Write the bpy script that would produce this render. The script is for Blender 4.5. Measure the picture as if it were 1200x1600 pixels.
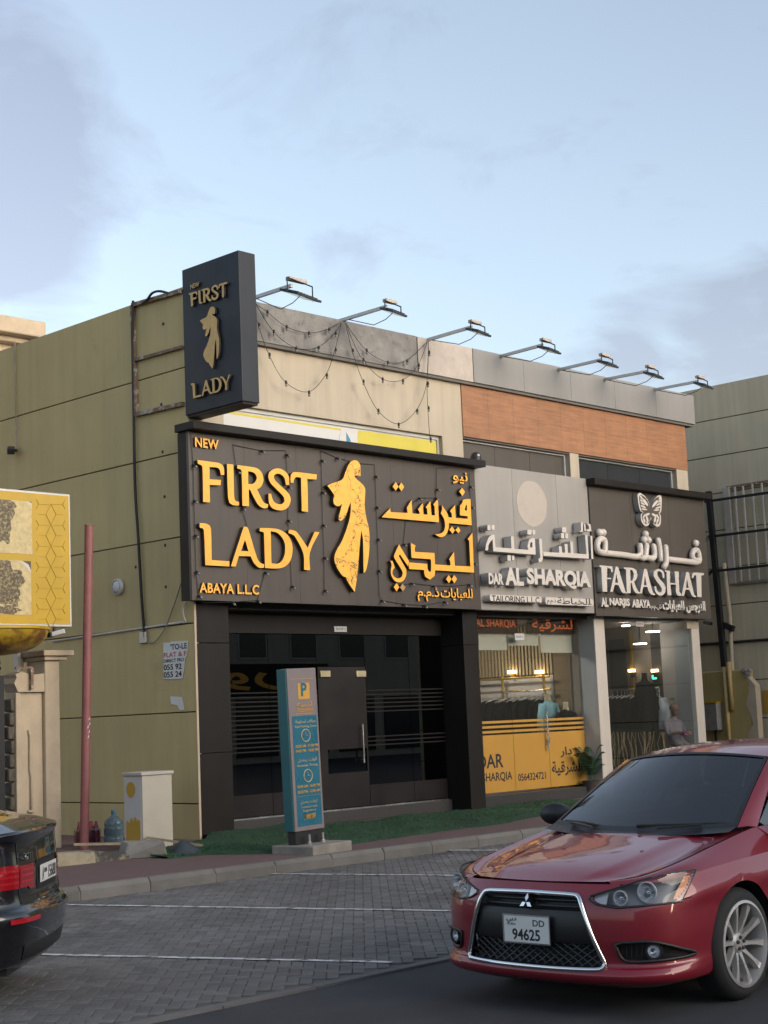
import bpy, bmesh, math, random
import numpy as np
from mathutils import Matrix, Vector
for _o in list(bpy.data.objects): bpy.data.objects.remove(_o)
random.seed(7); RNG = np.random.default_rng(7)
rad = math.radians
sc = bpy.context.scene
COL = sc.collection

# ------------------------------------------------------------------ camera
FPX, CAMZ = 2441.3137, 1.72                       # focal length in pixels of the 1200x1600 photograph, eye height
def _rot(yaw, pitch, roll):
    cy, sy, cp, sp, cr, sr = math.cos(yaw), math.sin(yaw), math.cos(pitch), math.sin(pitch), math.cos(roll), math.sin(roll)
    F = np.array([sy*cp, cy*cp, sp]); r = np.array([cy, -sy, 0.0]); u = np.cross(r, F)
    return cr*r + sr*u, -sr*r + cr*u, F
RGT, UP, FWD = _rot(rad(46.23518), rad(7.57664), rad(-2.41532))
CAM = np.array([0, 0, CAMZ])
cam = bpy.data.cameras.new('camera'); camo = bpy.data.objects.new('camera', cam); COL.objects.link(camo)
cam.sensor_fit = 'VERTICAL'; cam.sensor_height = 36; cam.lens = 36*FPX/1600; cam.clip_start = .1; cam.clip_end = 2000
M4 = Matrix.Identity(4)
for i in range(3):
    M4[i][0] = RGT[i]; M4[i][1] = UP[i]; M4[i][2] = -FWD[i]; M4[i][3] = CAM[i]
camo.matrix_world = M4
sc.camera = camo

# ------------------------------------------------------------------ sky, sun, exposure
SUN_EL, SUN_AZ = rad(9), rad(172)                 # low veiled sun across the street from the shop fronts
w = bpy.data.worlds.new('World'); sc.world = w; w.use_nodes = True
nt = w.node_tree; nt.nodes.clear()
def N(tree, kind, **kw):
    n = tree.nodes.new(kind)
    for k, v in kw.items():
        if k in n.inputs.keys(): n.inputs[k].default_value = v
        else: setattr(n, k, v)
    return n
L_ = nt.links.new
out = N(nt, 'ShaderNodeOutputWorld'); bg = N(nt, 'ShaderNodeBackground', Strength=.15)
sky = N(nt, 'ShaderNodeTexSky', sky_type='NISHITA', sun_disc=False)
sky.sun_elevation = SUN_EL; sky.sun_rotation = SUN_AZ; sky.air_density = 1.0; sky.dust_density = 1.6; sky.ozone_density = 2.2
tc = N(nt, 'ShaderNodeTexCoord'); sep = N(nt, 'ShaderNodeSeparateXYZ'); L_(tc.outputs['Generated'], sep.inputs[0])
zc = N(nt, 'ShaderNodeMath', operation='MAXIMUM'); L_(sep.outputs[2], zc.inputs[0]); zc.inputs[1].default_value = 0.0
za = N(nt, 'ShaderNodeMath', operation='ADD'); L_(zc.outputs[0], za.inputs[0]); za.inputs[1].default_value = .22
comb = N(nt, 'ShaderNodeCombineXYZ')
for i in (0, 1):
    d = N(nt, 'ShaderNodeMath', operation='DIVIDE'); L_(sep.outputs[i], d.inputs[0]); L_(za.outputs[0], d.inputs[1]); L_(d.outputs[0], comb.inputs[i])
CLOUD_OFF = (3.1, 1.7, 0.0)
mp = N(nt, 'ShaderNodeMapping'); mp.inputs['Location'].default_value = CLOUD_OFF; L_(comb.outputs[0], mp.inputs[0])
n1 = N(nt, 'ShaderNodeTexNoise', Scale=4.2, Detail=11.0, Roughness=.62, Distortion=.5); L_(mp.outputs[0], n1.inputs['Vector'])
n2 = N(nt, 'ShaderNodeTexNoise', Scale=.42, Detail=2.0, Roughness=.5); L_(mp.outputs[0], n2.inputs['Vector'])
def _dir(x, y):
    d = RGT*((x-600)/FPX) - UP*((y-800)/FPX) + FWD; return d/np.linalg.norm(d)
acc = N(nt, 'ShaderNodeMath', operation='MULTIPLY_ADD'); L_(n2.outputs[0], acc.inputs[0]); acc.inputs[1].default_value = .30; L_(n1.outputs[0], acc.inputs[2]); acc = acc.outputs[0]
nrm = N(nt, 'ShaderNodeVectorMath', operation='NORMALIZE'); L_(tc.outputs['Generated'], nrm.inputs[0])
for x_, y_, r_, a_ in ((-70,200,300,.34), (20,330,210,.20), (70,120,110,.10), (1190,520,150,.24), (1050,520,140,.22), (950,545,90,.12), (1360,500,260,.22), (540,415,80,.17), (30,450,160,.12)):
    dp = N(nt, 'ShaderNodeVectorMath', operation='DOT_PRODUCT'); L_(nrm.outputs[0], dp.inputs[0]); dp.inputs[1].default_value = tuple(_dir(x_, y_))
    mr = N(nt, 'ShaderNodeMapRange', interpolation_type='SMOOTHSTEP'); L_(dp.outputs['Value'], mr.inputs[0]); mr.inputs[1].default_value = math.cos(math.atan(r_/FPX)); mr.inputs[2].default_value = 1.0; mr.inputs[3].default_value = 0; mr.inputs[4].default_value = a_
    ad = N(nt, 'ShaderNodeMath', operation='ADD'); L_(acc, ad.inputs[0]); L_(mr.outputs[0], ad.inputs[1]); acc = ad.outputs[0]
cr = N(nt, 'ShaderNodeValToRGB'); L_(acc, cr.inputs[0])
cr.color_ramp.elements[0].position = .70; cr.color_ramp.elements[0].color = (0, 0, 0, 1)
cr.color_ramp.elements[1].position = 1.0; cr.color_ramp.elements[1].color = (1, 1, 1, 1)
hs = N(nt, 'ShaderNodeHueSaturation', Saturation=.60, Value=1.0); L_(sky.outputs[0], hs.inputs['Color'])
mix = N(nt, 'ShaderNodeMixRGB', blend_type='MIX'); L_(cr.outputs[0], mix.inputs[0]); L_(hs.outputs[0], mix.inputs[1])
cm = N(nt, 'ShaderNodeMixRGB', blend_type='MULTIPLY', Fac=1.0); L_(hs.outputs[0], cm.inputs[1]); cm.inputs[2].default_value = (.79, .735, .755, 1); L_(cm.outputs[0], mix.inputs[2])
L_(mix.outputs[0], bg.inputs[0]); L_(bg.outputs[0], out.inputs[0])

sun = bpy.data.lights.new('sun', 'SUN'); suno = bpy.data.objects.new('sun', sun); COL.objects.link(suno)
sun.energy = .7; sun.angle = rad(40); sun.color = (1, .85, .70)
_sd = Vector((math.sin(SUN_AZ)*math.cos(rad(22)), math.cos(SUN_AZ)*math.cos(rad(22)), math.sin(rad(22))))
suno.rotation_euler = _sd.to_track_quat('Z', 'Y').to_euler()
sc.view_settings.view_transform = 'Standard'; sc.view_settings.look = 'None'
sc.view_settings.exposure = 1.3; sc.view_settings.gamma = 1
sc.cycles.use_denoising = True
sc.cycles.max_bounces = 10; sc.cycles.transparent_max_bounces = 12; sc.cycles.caustics_reflective = False; sc.cycles.caustics_refractive = False

# ------------------------------------------------------------------ photo pixel -> point on a plane of the place
def ray(x, y): return RGT*((x-600)/FPX) - UP*((y-800)/FPX) + FWD
def _on(x, y, ax, v):
    d = ray(x, y); return CAM + d*((v-CAM[ax])/d[ax])
def PX(x, y, v): return _on(x, y, 0, v)
def PY(x, y, v): return _on(x, y, 1, v)
def PZ(x, y, v=0.0): return _on(x, y, 2, v)
def project(P):
    q = np.asarray(P, float) - CAM; z = q@FWD
    return 600 + FPX*(q@RGT)/z, 800 - FPX*(q@UP)/z, z

# ------------------------------------------------------------------ helpers
class B:
    def __init__(s): s.v = []; s.f = []; s.m = []
    def add(s, vs, fs, mi=0):
        o = len(s.v); s.v += [tuple(map(float, p)) for p in vs]; s.f += [tuple(i+o for i in f) for f in fs]; s.m += [mi]*len(fs); return s
    def box(s, x0, y0, z0, x1, y1, z1, mi=0):
        if x0 > x1: x0, x1 = x1, x0
        if y0 > y1: y0, y1 = y1, y0
        if z0 > z1: z0, z1 = z1, z0
        return s.add([(x0,y0,z0),(x1,y0,z0),(x1,y1,z0),(x0,y1,z0),(x0,y0,z1),(x1,y0,z1),(x1,y1,z1),(x0,y1,z1)],
                     [(3,2,1,0),(4,5,6,7),(0,1,5,4),(1,2,6,5),(2,3,7,6),(3,0,4,7)], mi)
    def bar(s, a, b, wx, wy, up=(0,0,1), mi=0):           # box along a->b with cross-section wx (side) by wy (up)
        a = Vector(a); b = Vector(b); d = (b-a).normalized(); u = Vector(up)
        if abs(d.dot(u)) > .99: u = Vector((1,0,0))
        r = d.cross(u).normalized(); u = r.cross(d)
        vs = [p + r*(sx*wx/2) + u*(sy*wy/2) for p in (a, b) for sx, sy in ((-1,-1),(1,-1),(1,1),(-1,1))]
        return s.add(vs, [(3,2,1,0),(4,5,6,7),(0,1,5,4),(1,2,6,5),(2,3,7,6),(3,0,4,7)], mi)
    def tube(s, pts, r, n=8, closed=False, mi=0, flat=None):
        pts = [Vector(p) for p in pts]; K = len(pts); vs = []; prev = None
        rr = r if hasattr(r, '__len__') else [r]*K
        for i, p in enumerate(pts):
            if closed: d = pts[(i+1) % K] - pts[i-1]
            else: d = pts[min(i+1, K-1)] - pts[max(i-1, 0)]
            d.normalize()
            if prev is None:
                u = Vector((0,0,1)) if abs(d.z) < .9 else Vector((1,0,0))
            else: u = prev
            u = (u - d*u.dot(d)).normalized(); prev = u; wv = d.cross(u)
            for k in range(n):
                a = 2*math.pi*k/n; vs.append(p + (u*math.cos(a) + wv*math.sin(a))*rr[i])
        fs = []
        for i in range(K if closed else K-1):
            j = (i+1) % K
            for k in range(n):
                k2 = (k+1) % n; fs.append((i*n+k, i*n+k2, j*n+k2, j*n+k))
        if not closed: fs += [tuple(range(n-1, -1, -1)), tuple((K-1)*n+k for k in range(n))]
        return s.add(vs, fs, mi)
    def lathe(s, prof, o=(0,0,0), ax=(0,0,1), n=24, mi=0, closed=False, cap=True):   # prof: list of (radius, height along axis)
        o = Vector(o); a = Vector(ax).normalized(); u = a.orthogonal().normalized(); wv = a.cross(u); vs = []; K = len(prof)
        for r, h in prof:
            for k in range(n):
                t = 2*math.pi*k/n; vs.append(o + a*h + (u*math.cos(t) + wv*math.sin(t))*r)
        fs = [(i*n+k, i*n+(k+1) % n, ((i+1) % K)*n+(k+1) % n, ((i+1) % K)*n+k) for i in range(K if closed else K-1) for k in range(n)]
        if not closed and cap:
            if prof[0][0] > 1e-4: fs.append(tuple(range(n-1, -1, -1)))
            if prof[-1][0] > 1e-4: fs.append(tuple((K-1)*n+k for k in range(n)))
        return s.add(vs, fs, mi)
    def prism(s, poly, off, mi=0):                        # planar polygon (3D points) extruded by vector off
        n = len(poly); p = [Vector(q) for q in poly]; o = Vector(off)
        vs = p + [q+o for q in p]
        return s.add(vs, [tuple(range(n)), tuple(range(2*n-1, n-1, -1))] + [(i, i+n, (i+1) % n+n, (i+1) % n) for i in range(n)], mi)
    def grid(s, P, mi=0, keep=None):
        P = np.asarray(P, float); a, b = P.shape[:2]; fs = []
        for i in range(a-1):
            for j in range(b-1):
                if keep is None or keep[i][j]: fs.append((i*b+j, i*b+j+1, (i+1)*b+j+1, (i+1)*b+j))
        return s.add([tuple(p) for p in P.reshape(-1, 3)], fs, mi)
    def mesh(s, name, fix=True):
        me = bpy.data.meshes.new(name); me.from_pydata(s.v, [], s.f)
        if any(s.m): me.polygons.foreach_set('material_index', s.m)
        me.update()
        if fix:
            bm = bmesh.new(); bm.from_mesh(me); bmesh.ops.recalc_face_normals(bm, faces=bm.faces); bm.to_mesh(me); bm.free()
        return me

def tag(o, label=None, cat=None, group=None, kind=None):
    if label: o['label'] = label
    if cat: o['category'] = cat
    if group: o['group'] = group
    if kind: o['kind'] = kind
    return o
def attach(o, parent):
    if parent is not None:
        o.parent = parent; o.matrix_parent_inverse = Matrix.Identity(4)
        if parent.get('_w'): o.matrix_parent_inverse = Matrix.Translation(-Vector(parent.location))
def obj(name, geo, mat, parent=None, smooth=False, bevel=0, fix=True, **kw):
    me = geo.mesh(name, fix) if isinstance(geo, B) else geo
    if mat is not None and len(me.materials) == 0:
        for m in (mat if isinstance(mat, (list, tuple)) else [mat]): me.materials.append(m)
    if smooth:
        me.polygons.foreach_set('use_smooth', [True]*len(me.polygons))
        if smooth is not True: me.set_sharp_from_angle(angle=rad(smooth))
    o = bpy.data.objects.new(name, me); COL.objects.link(o); attach(o, parent)
    if bevel:
        b = o.modifiers.new('bevel', 'BEVEL'); b.width = bevel; b.segments = 2; b.limit_method = 'ANGLE'; b.angle_limit = rad(40)
    return tag(o, **kw)
def thing(name, label, cat, loc=(0,0,0), group=None, rotz=None):
    o = bpy.data.objects.new(name, None); COL.objects.link(o); o.location = [float(c) for c in loc]; o.empty_display_size = .2
    if rotz is None: o['_w'] = 1                           # children are written in world coordinates
    else: o.rotation_euler[2] = rotz                       # children are written in the thing's own coordinates
    return tag(o, label, cat, group)
def quick(name, mat, fn, parent=None, **kw):
    b = B(); fn(b); return obj(name, b, mat, parent, **kw)
def sph(b, c, r, n=10, m=7, sz=1.0):
    b.lathe([(max(r*math.sin(math.pi*i/m), 1e-5), -r*sz*math.cos(math.pi*i/m)) for i in range(m+1)], c, (0,0,1), n)

# ------------------------------------------------------------------ materials
MATS = {}
def mat(name, col, rough=.6, metal=0.0, var=.12, vs=2.5, bump=0.0, bs=60.0, coat=0.0, streak=0.0, spec=.5, emit=0.0, dirt=None, trans=0.0, alpha=1.0, detail=6.0):
    m = bpy.data.materials.new(name); m.use_nodes = True; t = m.node_tree; bs_ = t.nodes['Principled BSDF']; lk = t.links.new
    bs_.inputs['Roughness'].default_value = rough; bs_.inputs['Metallic'].default_value = metal
    bs_.inputs['Coat Weight'].default_value = coat; bs_.inputs['Coat Roughness'].default_value = .03
    bs_.inputs['Specular IOR Level'].default_value = spec; bs_.inputs['Transmission Weight'].default_value = trans; bs_.inputs['Alpha'].default_value = alpha
    co = N(t, 'ShaderNodeTexCoord'); c = (*col, 1)
    src = None
    if var:
        n = N(t, 'ShaderNodeTexNoise', Scale=vs, Detail=detail, Roughness=.62); lk(co.outputs['Object'], n.inputs['Vector'])
        r = N(t, 'ShaderNodeMapRange'); r.inputs[1].default_value = .3; r.inputs[2].default_value = .7; r.inputs[3].default_value = 1-var; r.inputs[4].default_value = 1+var
        lk(n.outputs[0], r.inputs[0])
        x = N(t, 'ShaderNodeMixRGB', blend_type='MULTIPLY', Fac=1.0, Color1=c); lk(r.outputs[0], x.inputs[2]); src = x.outputs[0]
        rr = N(t, 'ShaderNodeMapRange'); rr.inputs[1].default_value = .3; rr.inputs[2].default_value = .7; rr.inputs[3].default_value = max(.02, rough-.08); rr.inputs[4].default_value = min(1, rough+.08)
        if rough > .2: lk(n.outputs[0], rr.inputs[0]); lk(rr.outputs[0], bs_.inputs['Roughness'])
    if streak:
        mpn = N(t, 'ShaderNodeMapping'); mpn.inputs['Scale'].default_value = (4, 4, .22); lk(co.outputs['Object'], mpn.inputs[0])
        n = N(t, 'ShaderNodeTexNoise', Scale=1.6, Detail=5.0, Roughness=.6); lk(mpn.outputs[0], n.inputs['Vector'])
        r = N(t, 'ShaderNodeMapRange'); r.inputs[1].default_value = .35; r.inputs[2].default_value = .72; r.inputs[3].default_value = 1+streak*.35; r.inputs[4].default_value = 1-streak
        lk(n.outputs[0], r.inputs[0])
        x = N(t, 'ShaderNodeMixRGB', blend_type='MULTIPLY', Fac=1.0, Color1=c)
        if src: lk(src, x.inputs[1])
        lk(r.outputs[0], x.inputs[2]); src = x.outputs[0]
    if dirt:                                               # (colour, threshold 0..1, scale) blotches of another colour
        n = N(t, 'ShaderNodeTexNoise', Scale=dirt[2], Detail=8.0, Roughness=.68); lk(co.outputs['Object'], n.inputs['Vector'])
        r = N(t, 'ShaderNodeMapRange'); r.inputs[1].default_value = dirt[1]; r.inputs[2].default_value = dirt[1]+.1; lk(n.outputs[0], r.inputs[0])
        x = N(t, 'ShaderNodeMixRGB', Color1=c, Color2=(*dirt[0], 1)); lk(r.outputs[0], x.inputs[0])
        if src: lk(src, x.inputs[1])
        src = x.outputs[0]
    if src: lk(src, bs_.inputs['Base Color'])
    else: bs_.inputs['Base Color'].default_value = c
    if emit:
        bs_.inputs['Emission Color'].default_value = c; bs_.inputs['Emission Strength'].default_value = emit
    if bump:
        n = N(t, 'ShaderNodeTexNoise', Scale=bs, Detail=4.0, Roughness=.6); lk(co.outputs['Object'], n.inputs['Vector'])
        bp = N(t, 'ShaderNodeBump', Strength=min(1, bump), Distance=.01); lk(n.outputs[0], bp.inputs['Height']); lk(bp.outputs[0], bs_.inputs['Normal'])
    MATS[name] = m; return m
def island(m, lo=.8, hi=1.2):                               # each loose piece of a joined mesh gets its own shade
    t = m.node_tree; b = t.nodes['Principled BSDF']; g = N(t, 'ShaderNodeNewGeometry'); oi = N(t, 'ShaderNodeObjectInfo')
    ad = N(t, 'ShaderNodeMath', operation='ADD'); t.links.new(g.outputs['Random Per Island'], ad.inputs[0]); t.links.new(oi.outputs['Random'], ad.inputs[1])
    fr = N(t, 'ShaderNodeMath', operation='FRACT'); t.links.new(ad.outputs[0], fr.inputs[0])
    r = N(t, 'ShaderNodeMapRange'); r.inputs[3].default_value = lo; r.inputs[4].default_value = hi; t.links.new(fr.outputs[0], r.inputs[0])
    x = N(t, 'ShaderNodeMixRGB', blend_type='MULTIPLY', Fac=1.0); lks = b.inputs['Base Color'].links
    if lks: t.links.new(lks[0].from_socket, x.inputs[1])
    else: x.inputs[1].default_value = b.inputs['Base Color'].default_value
    t.links.new(r.outputs[0], x.inputs[2]); t.links.new(x.outputs[0], b.inputs['Base Color']); return m
def glass(name, tint, rough=0.0, refl=.5, dark=0.0):        # thin pane: tinted see-through plus mirror reflection by Fresnel
    m = bpy.data.materials.new(name); m.use_nodes = True; t = m.node_tree; t.nodes.clear(); lk = t.links.new
    o = N(t, 'ShaderNodeOutputMaterial'); tr = N(t, 'ShaderNodeBsdfTransparent', Color=(*tint, 1)); gl = N(t, 'ShaderNodeBsdfGlossy', Roughness=rough, Color=(1, 1, 1, 1))
    g = N(t, 'ShaderNodeNewGeometry'); dt = N(t, 'ShaderNodeVectorMath', operation='DOT_PRODUCT'); lk(g.outputs['Normal'], dt.inputs[0]); lk(g.outputs['Incoming'], dt.inputs[1])
    ab = N(t, 'ShaderNodeMath', operation='ABSOLUTE'); lk(dt.outputs['Value'], ab.inputs[0]); iv = N(t, 'ShaderNodeMath', operation='SUBTRACT'); iv.inputs[0].default_value = 1; lk(ab.outputs[0], iv.inputs[1])
    pw = N(t, 'ShaderNodeMath', operation='POWER'); lk(iv.outputs[0], pw.inputs[0]); pw.inputs[1].default_value = 5; ma = N(t, 'ShaderNodeMath', operation='MULTIPLY_ADD'); lk(pw.outputs[0], ma.inputs[0]); ma.inputs[1].default_value = .9; ma.inputs[2].default_value = .04+refl*.2
    mx = N(t, 'ShaderNodeMixShader'); lk(ma.outputs[0], mx.inputs[0]); lk(tr.outputs[0], mx.inputs[1]); lk(gl.outputs[0], mx.inputs[2])
    lk(mx.outputs[0], o.inputs[0]); MATS[name] = m; return m

mat('asphalt', (.045,.046,.052), .85, var=.32, vs=2.2, bump=.9, bs=260, detail=9, dirt=((.10,.10,.10), .60, 160))
island(mat('paver', (.122,.117,.114), .85, var=.32, vs=.55, bump=.5, bs=140, dirt=((.165,.16,.155), .545, .8)), .82, 1.2)
mat('paver_bed', (.098,.094,.091), .95, var=.2, bump=.4, bs=150)
mat('line_paint', (.58,.58,.57), .7, var=.15, vs=9, dirt=((.13,.127,.125), .50, 11))
island(mat('kerb', (.155,.147,.135), .85, var=.2, vs=3, bump=.5, bs=80, dirt=((.13,.12,.11), .60, 4)), .85, 1.12)
mat('pavement_red', (.14,.085,.08), .9, var=.25, vs=2, bump=.5, bs=60)
mat('concrete', (.24,.22,.19), .9, var=.25, vs=4, bump=.6, bs=50, dirt=((.14,.13,.12), .6, 5))
mat('bare_concrete', (.20,.195,.19), .9, var=.35, vs=3, bump=.8, bs=26, dirt=((.12,.12,.12), .58, 7))
island(mat('olive', (.49,.395,.195), .8, var=.08, vs=.9, streak=.08, bump=.2, bs=60, dirt=((.42,.335,.17), .60, .8)), .95, 1.04)
mat('olive_joint', (.15,.12,.065), .9, var=.1)
mat('olive_right', (.56,.48,.34), .8, var=.07, vs=.9, streak=.12, bump=.12, bs=90)
mat('beige', (.43,.375,.295), .8, var=.06, vs=1.2, streak=.10, bump=.15, bs=120)
mat('cream_white', (.52,.47,.415), .75, var=.06, vs=2, streak=.08)
mat('travertine', (.42,.375,.335), .7, var=.12, vs=7, bump=.2, bs=40)
mat('grey_acp', (.235,.23,.225), .45, var=.05, vs=1, streak=.06)
mat('grey_panel', (.34,.32,.30), .38, metal=.15, var=.05, vs=.8, streak=.06)
mat('soffit', (.12,.115,.11), .8)
island(mat('orange_tile', (.29,.135,.066), .6, var=.18, vs=3, bump=.12, bs=60), .96, 1.04)
mat('black_acp', (.015,.0125,.012), .5, var=.12, vs=1.5, streak=.15, spec=.22)
mat('sign_brown', (.064,.051,.043), .42, var=.08, vs=1.2, streak=.12)
mat('sign_charcoal', (.072,.062,.053), .45, var=.08, vs=1.2, streak=.08)
mat('blade_navy', (.013,.018,.028), .5, var=.1, vs=1.5, streak=.2, spec=.35)
mat('gold', (.86,.50,.085), .42, metal=.0, var=.10, vs=7, coat=.2, emit=.0)
mat('gold_orange', (.92,.43,.055), .4, var=.10, vs=7)  # plain orange gold, one even base colour without emission
mat('gold_faded', (.42,.27,.10), .6, var=.2, vs=9)
mat('gold_dull', (.62,.40,.14), .5, var=.15, vs=8)
mat('letter_side', (.05,.04,.03), .5)
mat('letter_white', (.60,.55,.50), .4, var=.04)
mat('letter_white_side', (.42,.42,.42), .35, metal=.3)
mat('peach', (.44,.385,.34), .5, var=.06, vs=6)
mat('white_paint', (.6,.58,.54), .6, var=.06, vs=3)
mat('pillar_grey', (.40,.41,.41), .5, var=.06, streak=.08)
mat('dark_metal', (.03,.03,.032), .45, metal=.4)
mat('lamp_body', (.045,.05,.06), .5, metal=.3)
mat('lamp_lens', (.25,.27,.3), .15)
mat('galv', (.42,.41,.39), .4, metal=.6, var=.15, vs=8)
mat('rust', (.20,.13,.09), .85, var=.3, vs=10, bump=.4, bs=90, dirt=((.45,.42,.38), .52, 9))
mat('black_iron', (.018,.018,.02), .55, metal=.2)
mat('cable', (.014,.014,.015), .6)
mat('white_cable', (.5,.49,.47), .6)
mat('bulb', (.20,.19,.16), .15, coat=.5)
mat('wood', (.33,.25,.17), .8, var=.25, vs=9)
mat('banner_white', (.56,.56,.56), .6, var=.03)
mat('banner_yellow', (.56,.48,.07), .6, var=.04)
mat('banner_blue', (.05,.22,.36), .6)
mat('yellow_sign', (.46,.285,.006), .4, var=.06, vs=2, streak=.06)
mat('yellow_line', (.42,.27,.008), .45, var=.05)
mat('alu_white', (.5,.5,.49), .4, metal=.2)
mat('plaster_beige', (.46,.375,.27), .85, var=.12, vs=2.5, bump=.4, bs=40, dirt=((.40,.33,.25), .62, 6))
mat('pole_red', (.24,.085,.08), .6, var=.2, vs=4, dirt=((.22,.10,.08), .6, 10))
mat('cabinet', (.52,.465,.38), .55, var=.06, vs=3)
mat('cabinet_side', (.55,.53,.51), .5, var=.06)
mat('ochre_print', (.50,.30,.05), .55, var=.08)
mat('turf', (.020,.058,.026), .9, var=.4, vs=1.2, bump=.6, bs=300)
mat('turf_blade', (.026,.078,.032), .7, var=.45, vs=1.1, dirt=((.07,.085,.03), .62, 2.2))
mat('water_blue', (.25,.38,.45), .15, trans=.6)
mat('pack_red', (.22,.03,.05), .35, var=.5, vs=16)
mat('paper', (.66,.67,.66), .8, var=.05)
mat('ink', (.02,.02,.025), .7)
mat('ink_red', (.45,.10,.09), .7)
mat('totem_grey', (.21,.175,.18), .35, var=.05)
mat('totem_teal', (.010,.11,.125), .35, var=.05)
mat('totem_blue', (.022,.13,.19), .3, var=.10, vs=3)
mat('totem_yellow', (.55,.30,.05), .4)
mat('totem_text', (.42,.36,.24), .5)
mat('steel', (.62,.61,.58), .25, metal=.9)
mat('brass', (.55,.47,.30), .35, metal=.7)
mat('vinyl_black', (.018,.015,.015), .4, spec=.25)
mat('vinyl_grey', (.016,.015,.0145), .6, spec=.15)
mat('vinyl_yellow', (.50,.265,.05), .4, var=.05, vs=2)
mat('granite', (.05,.048,.048), .35, var=.4, vs=60)
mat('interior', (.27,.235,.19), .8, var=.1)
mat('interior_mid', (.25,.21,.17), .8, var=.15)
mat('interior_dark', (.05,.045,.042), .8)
mat('shop_floor', (.34,.31,.28), .35, var=.08)
mat('slat', (.42,.34,.20), .6, var=.12)
mat('slat_wood', (.20,.145,.08), .7, var=.15)
mat('slat_back', (.14,.10,.06), .8)
mat('brass_rail', (.48,.32,.06), .35, metal=.6)
mat('abaya', (.005,.005,.006), .9, var=.3, vs=6, spec=.1)
mat('abaya_gold', (.40,.28,.13), .6)
mat('cloth_blue', (.22,.45,.55), .7, var=.1, vs=9)
mat('cloth_grey', (.42,.45,.48), .8, var=.12, vs=8)
mat('skin', (.22,.12,.085), .55)
mat('mannequin', (.55,.48,.34), .5)
mat('blind', (.76,.78,.70), .7, var=.03)
mat('fill_glow', (1.0,.93,.82), .5, var=0, emit=22.0)
mat('lamp_dim', (1.0,.95,.88), .5, var=0, emit=9.0)
mat('lamp_warm', (1.0,.72,.42), .5, var=0, emit=5.0)
mat('exit_green', (.03,.9,.2), .5, var=0, emit=3.0)
mat('red_sign_face', (.06,.022,.012), .4)
mat('red_letters', (.55,.13,.03), .5, emit=.25)
mat('leaf', (.035,.085,.045), .5, var=.35, vs=6)
mat('far_wall', (.40,.35,.28), .8, var=.08, streak=.1)
mat('far_window', (.03,.035,.04), .1)
glass('glass_dark', (.34,.33,.33), refl=.22)
glass('glass_shop', (.86,.86,.84), refl=.14)
glass('glass_clear', (.90,.91,.90), refl=.18)
glass('glass_car', (.15,.17,.19), refl=.34)
glass('glass_lamp', (.86,.88,.9), refl=.0)
mat('car_red', (.20,.004,.016), .45, metal=.15, var=0, coat=.9)
mat('car_black', (.006,.006,.008), .25, metal=.2, var=0, coat=1.0)
mat('chrome', (.72,.73,.75), .12, metal=1.0, var=0)
mat('car_trim', (.012,.012,.013), .45, var=0)
mat('car_mesh', (.02,.02,.022), .4, var=0)
mat('tyre', (.018,.018,.019), .8, var=.2, vs=12)
mat('rim', (.58,.57,.56), .32, metal=.55, var=.06)
mat('lamp_house', (.20,.20,.21), .35, metal=.3, var=0)
mat('lamp_reflector', (.80,.80,.82), .22, metal=.55, var=0)
mat('rim_dark', (.05,.05,.05), .6)
mat('amber', (.75,.22,.03), .25, var=0)
mat('tail_red', (.30,.006,.012), .15, var=0, coat=1.0)
mat('tail_bright', (.40,.012,.02), .2, var=0, coat=1.0)
mat('plate', (.70,.70,.68), .4, var=.03)
mat('shirt_mauve', (.24,.21,.25), .8, var=.12, vs=9)
mat('seat_dark', (.035,.034,.036), .8)
mat('driver_shirt', (.30,.30,.32), .8)
M = MATS
def grain(m):
    t = m.node_tree; b = t.nodes['Principled BSDF']; co = N(t, 'ShaderNodeTexCoord'); mp_ = N(t, 'ShaderNodeMapping'); mp_.inputs['Scale'].default_value = (.8, .8, 9); t.links.new(co.outputs['Object'], mp_.inputs[0])
    n = N(t, 'ShaderNodeTexNoise', Scale=2.2, Detail=7.0, Roughness=.6); t.links.new(mp_.outputs[0], n.inputs['Vector']); r = N(t, 'ShaderNodeMapRange'); r.inputs[1].default_value = .3; r.inputs[2].default_value = .7; r.inputs[3].default_value = .78; r.inputs[4].default_value = 1.25; t.links.new(n.outputs[0], r.inputs[0])
    x = N(t, 'ShaderNodeMixRGB', blend_type='MULTIPLY', Fac=1.0); t.links.new(b.inputs['Base Color'].links[0].from_socket, x.inputs[1]); t.links.new(r.outputs[0], x.inputs[2]); t.links.new(x.outputs[0], b.inputs['Base Color'])
grain(M['orange_tile'])

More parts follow.
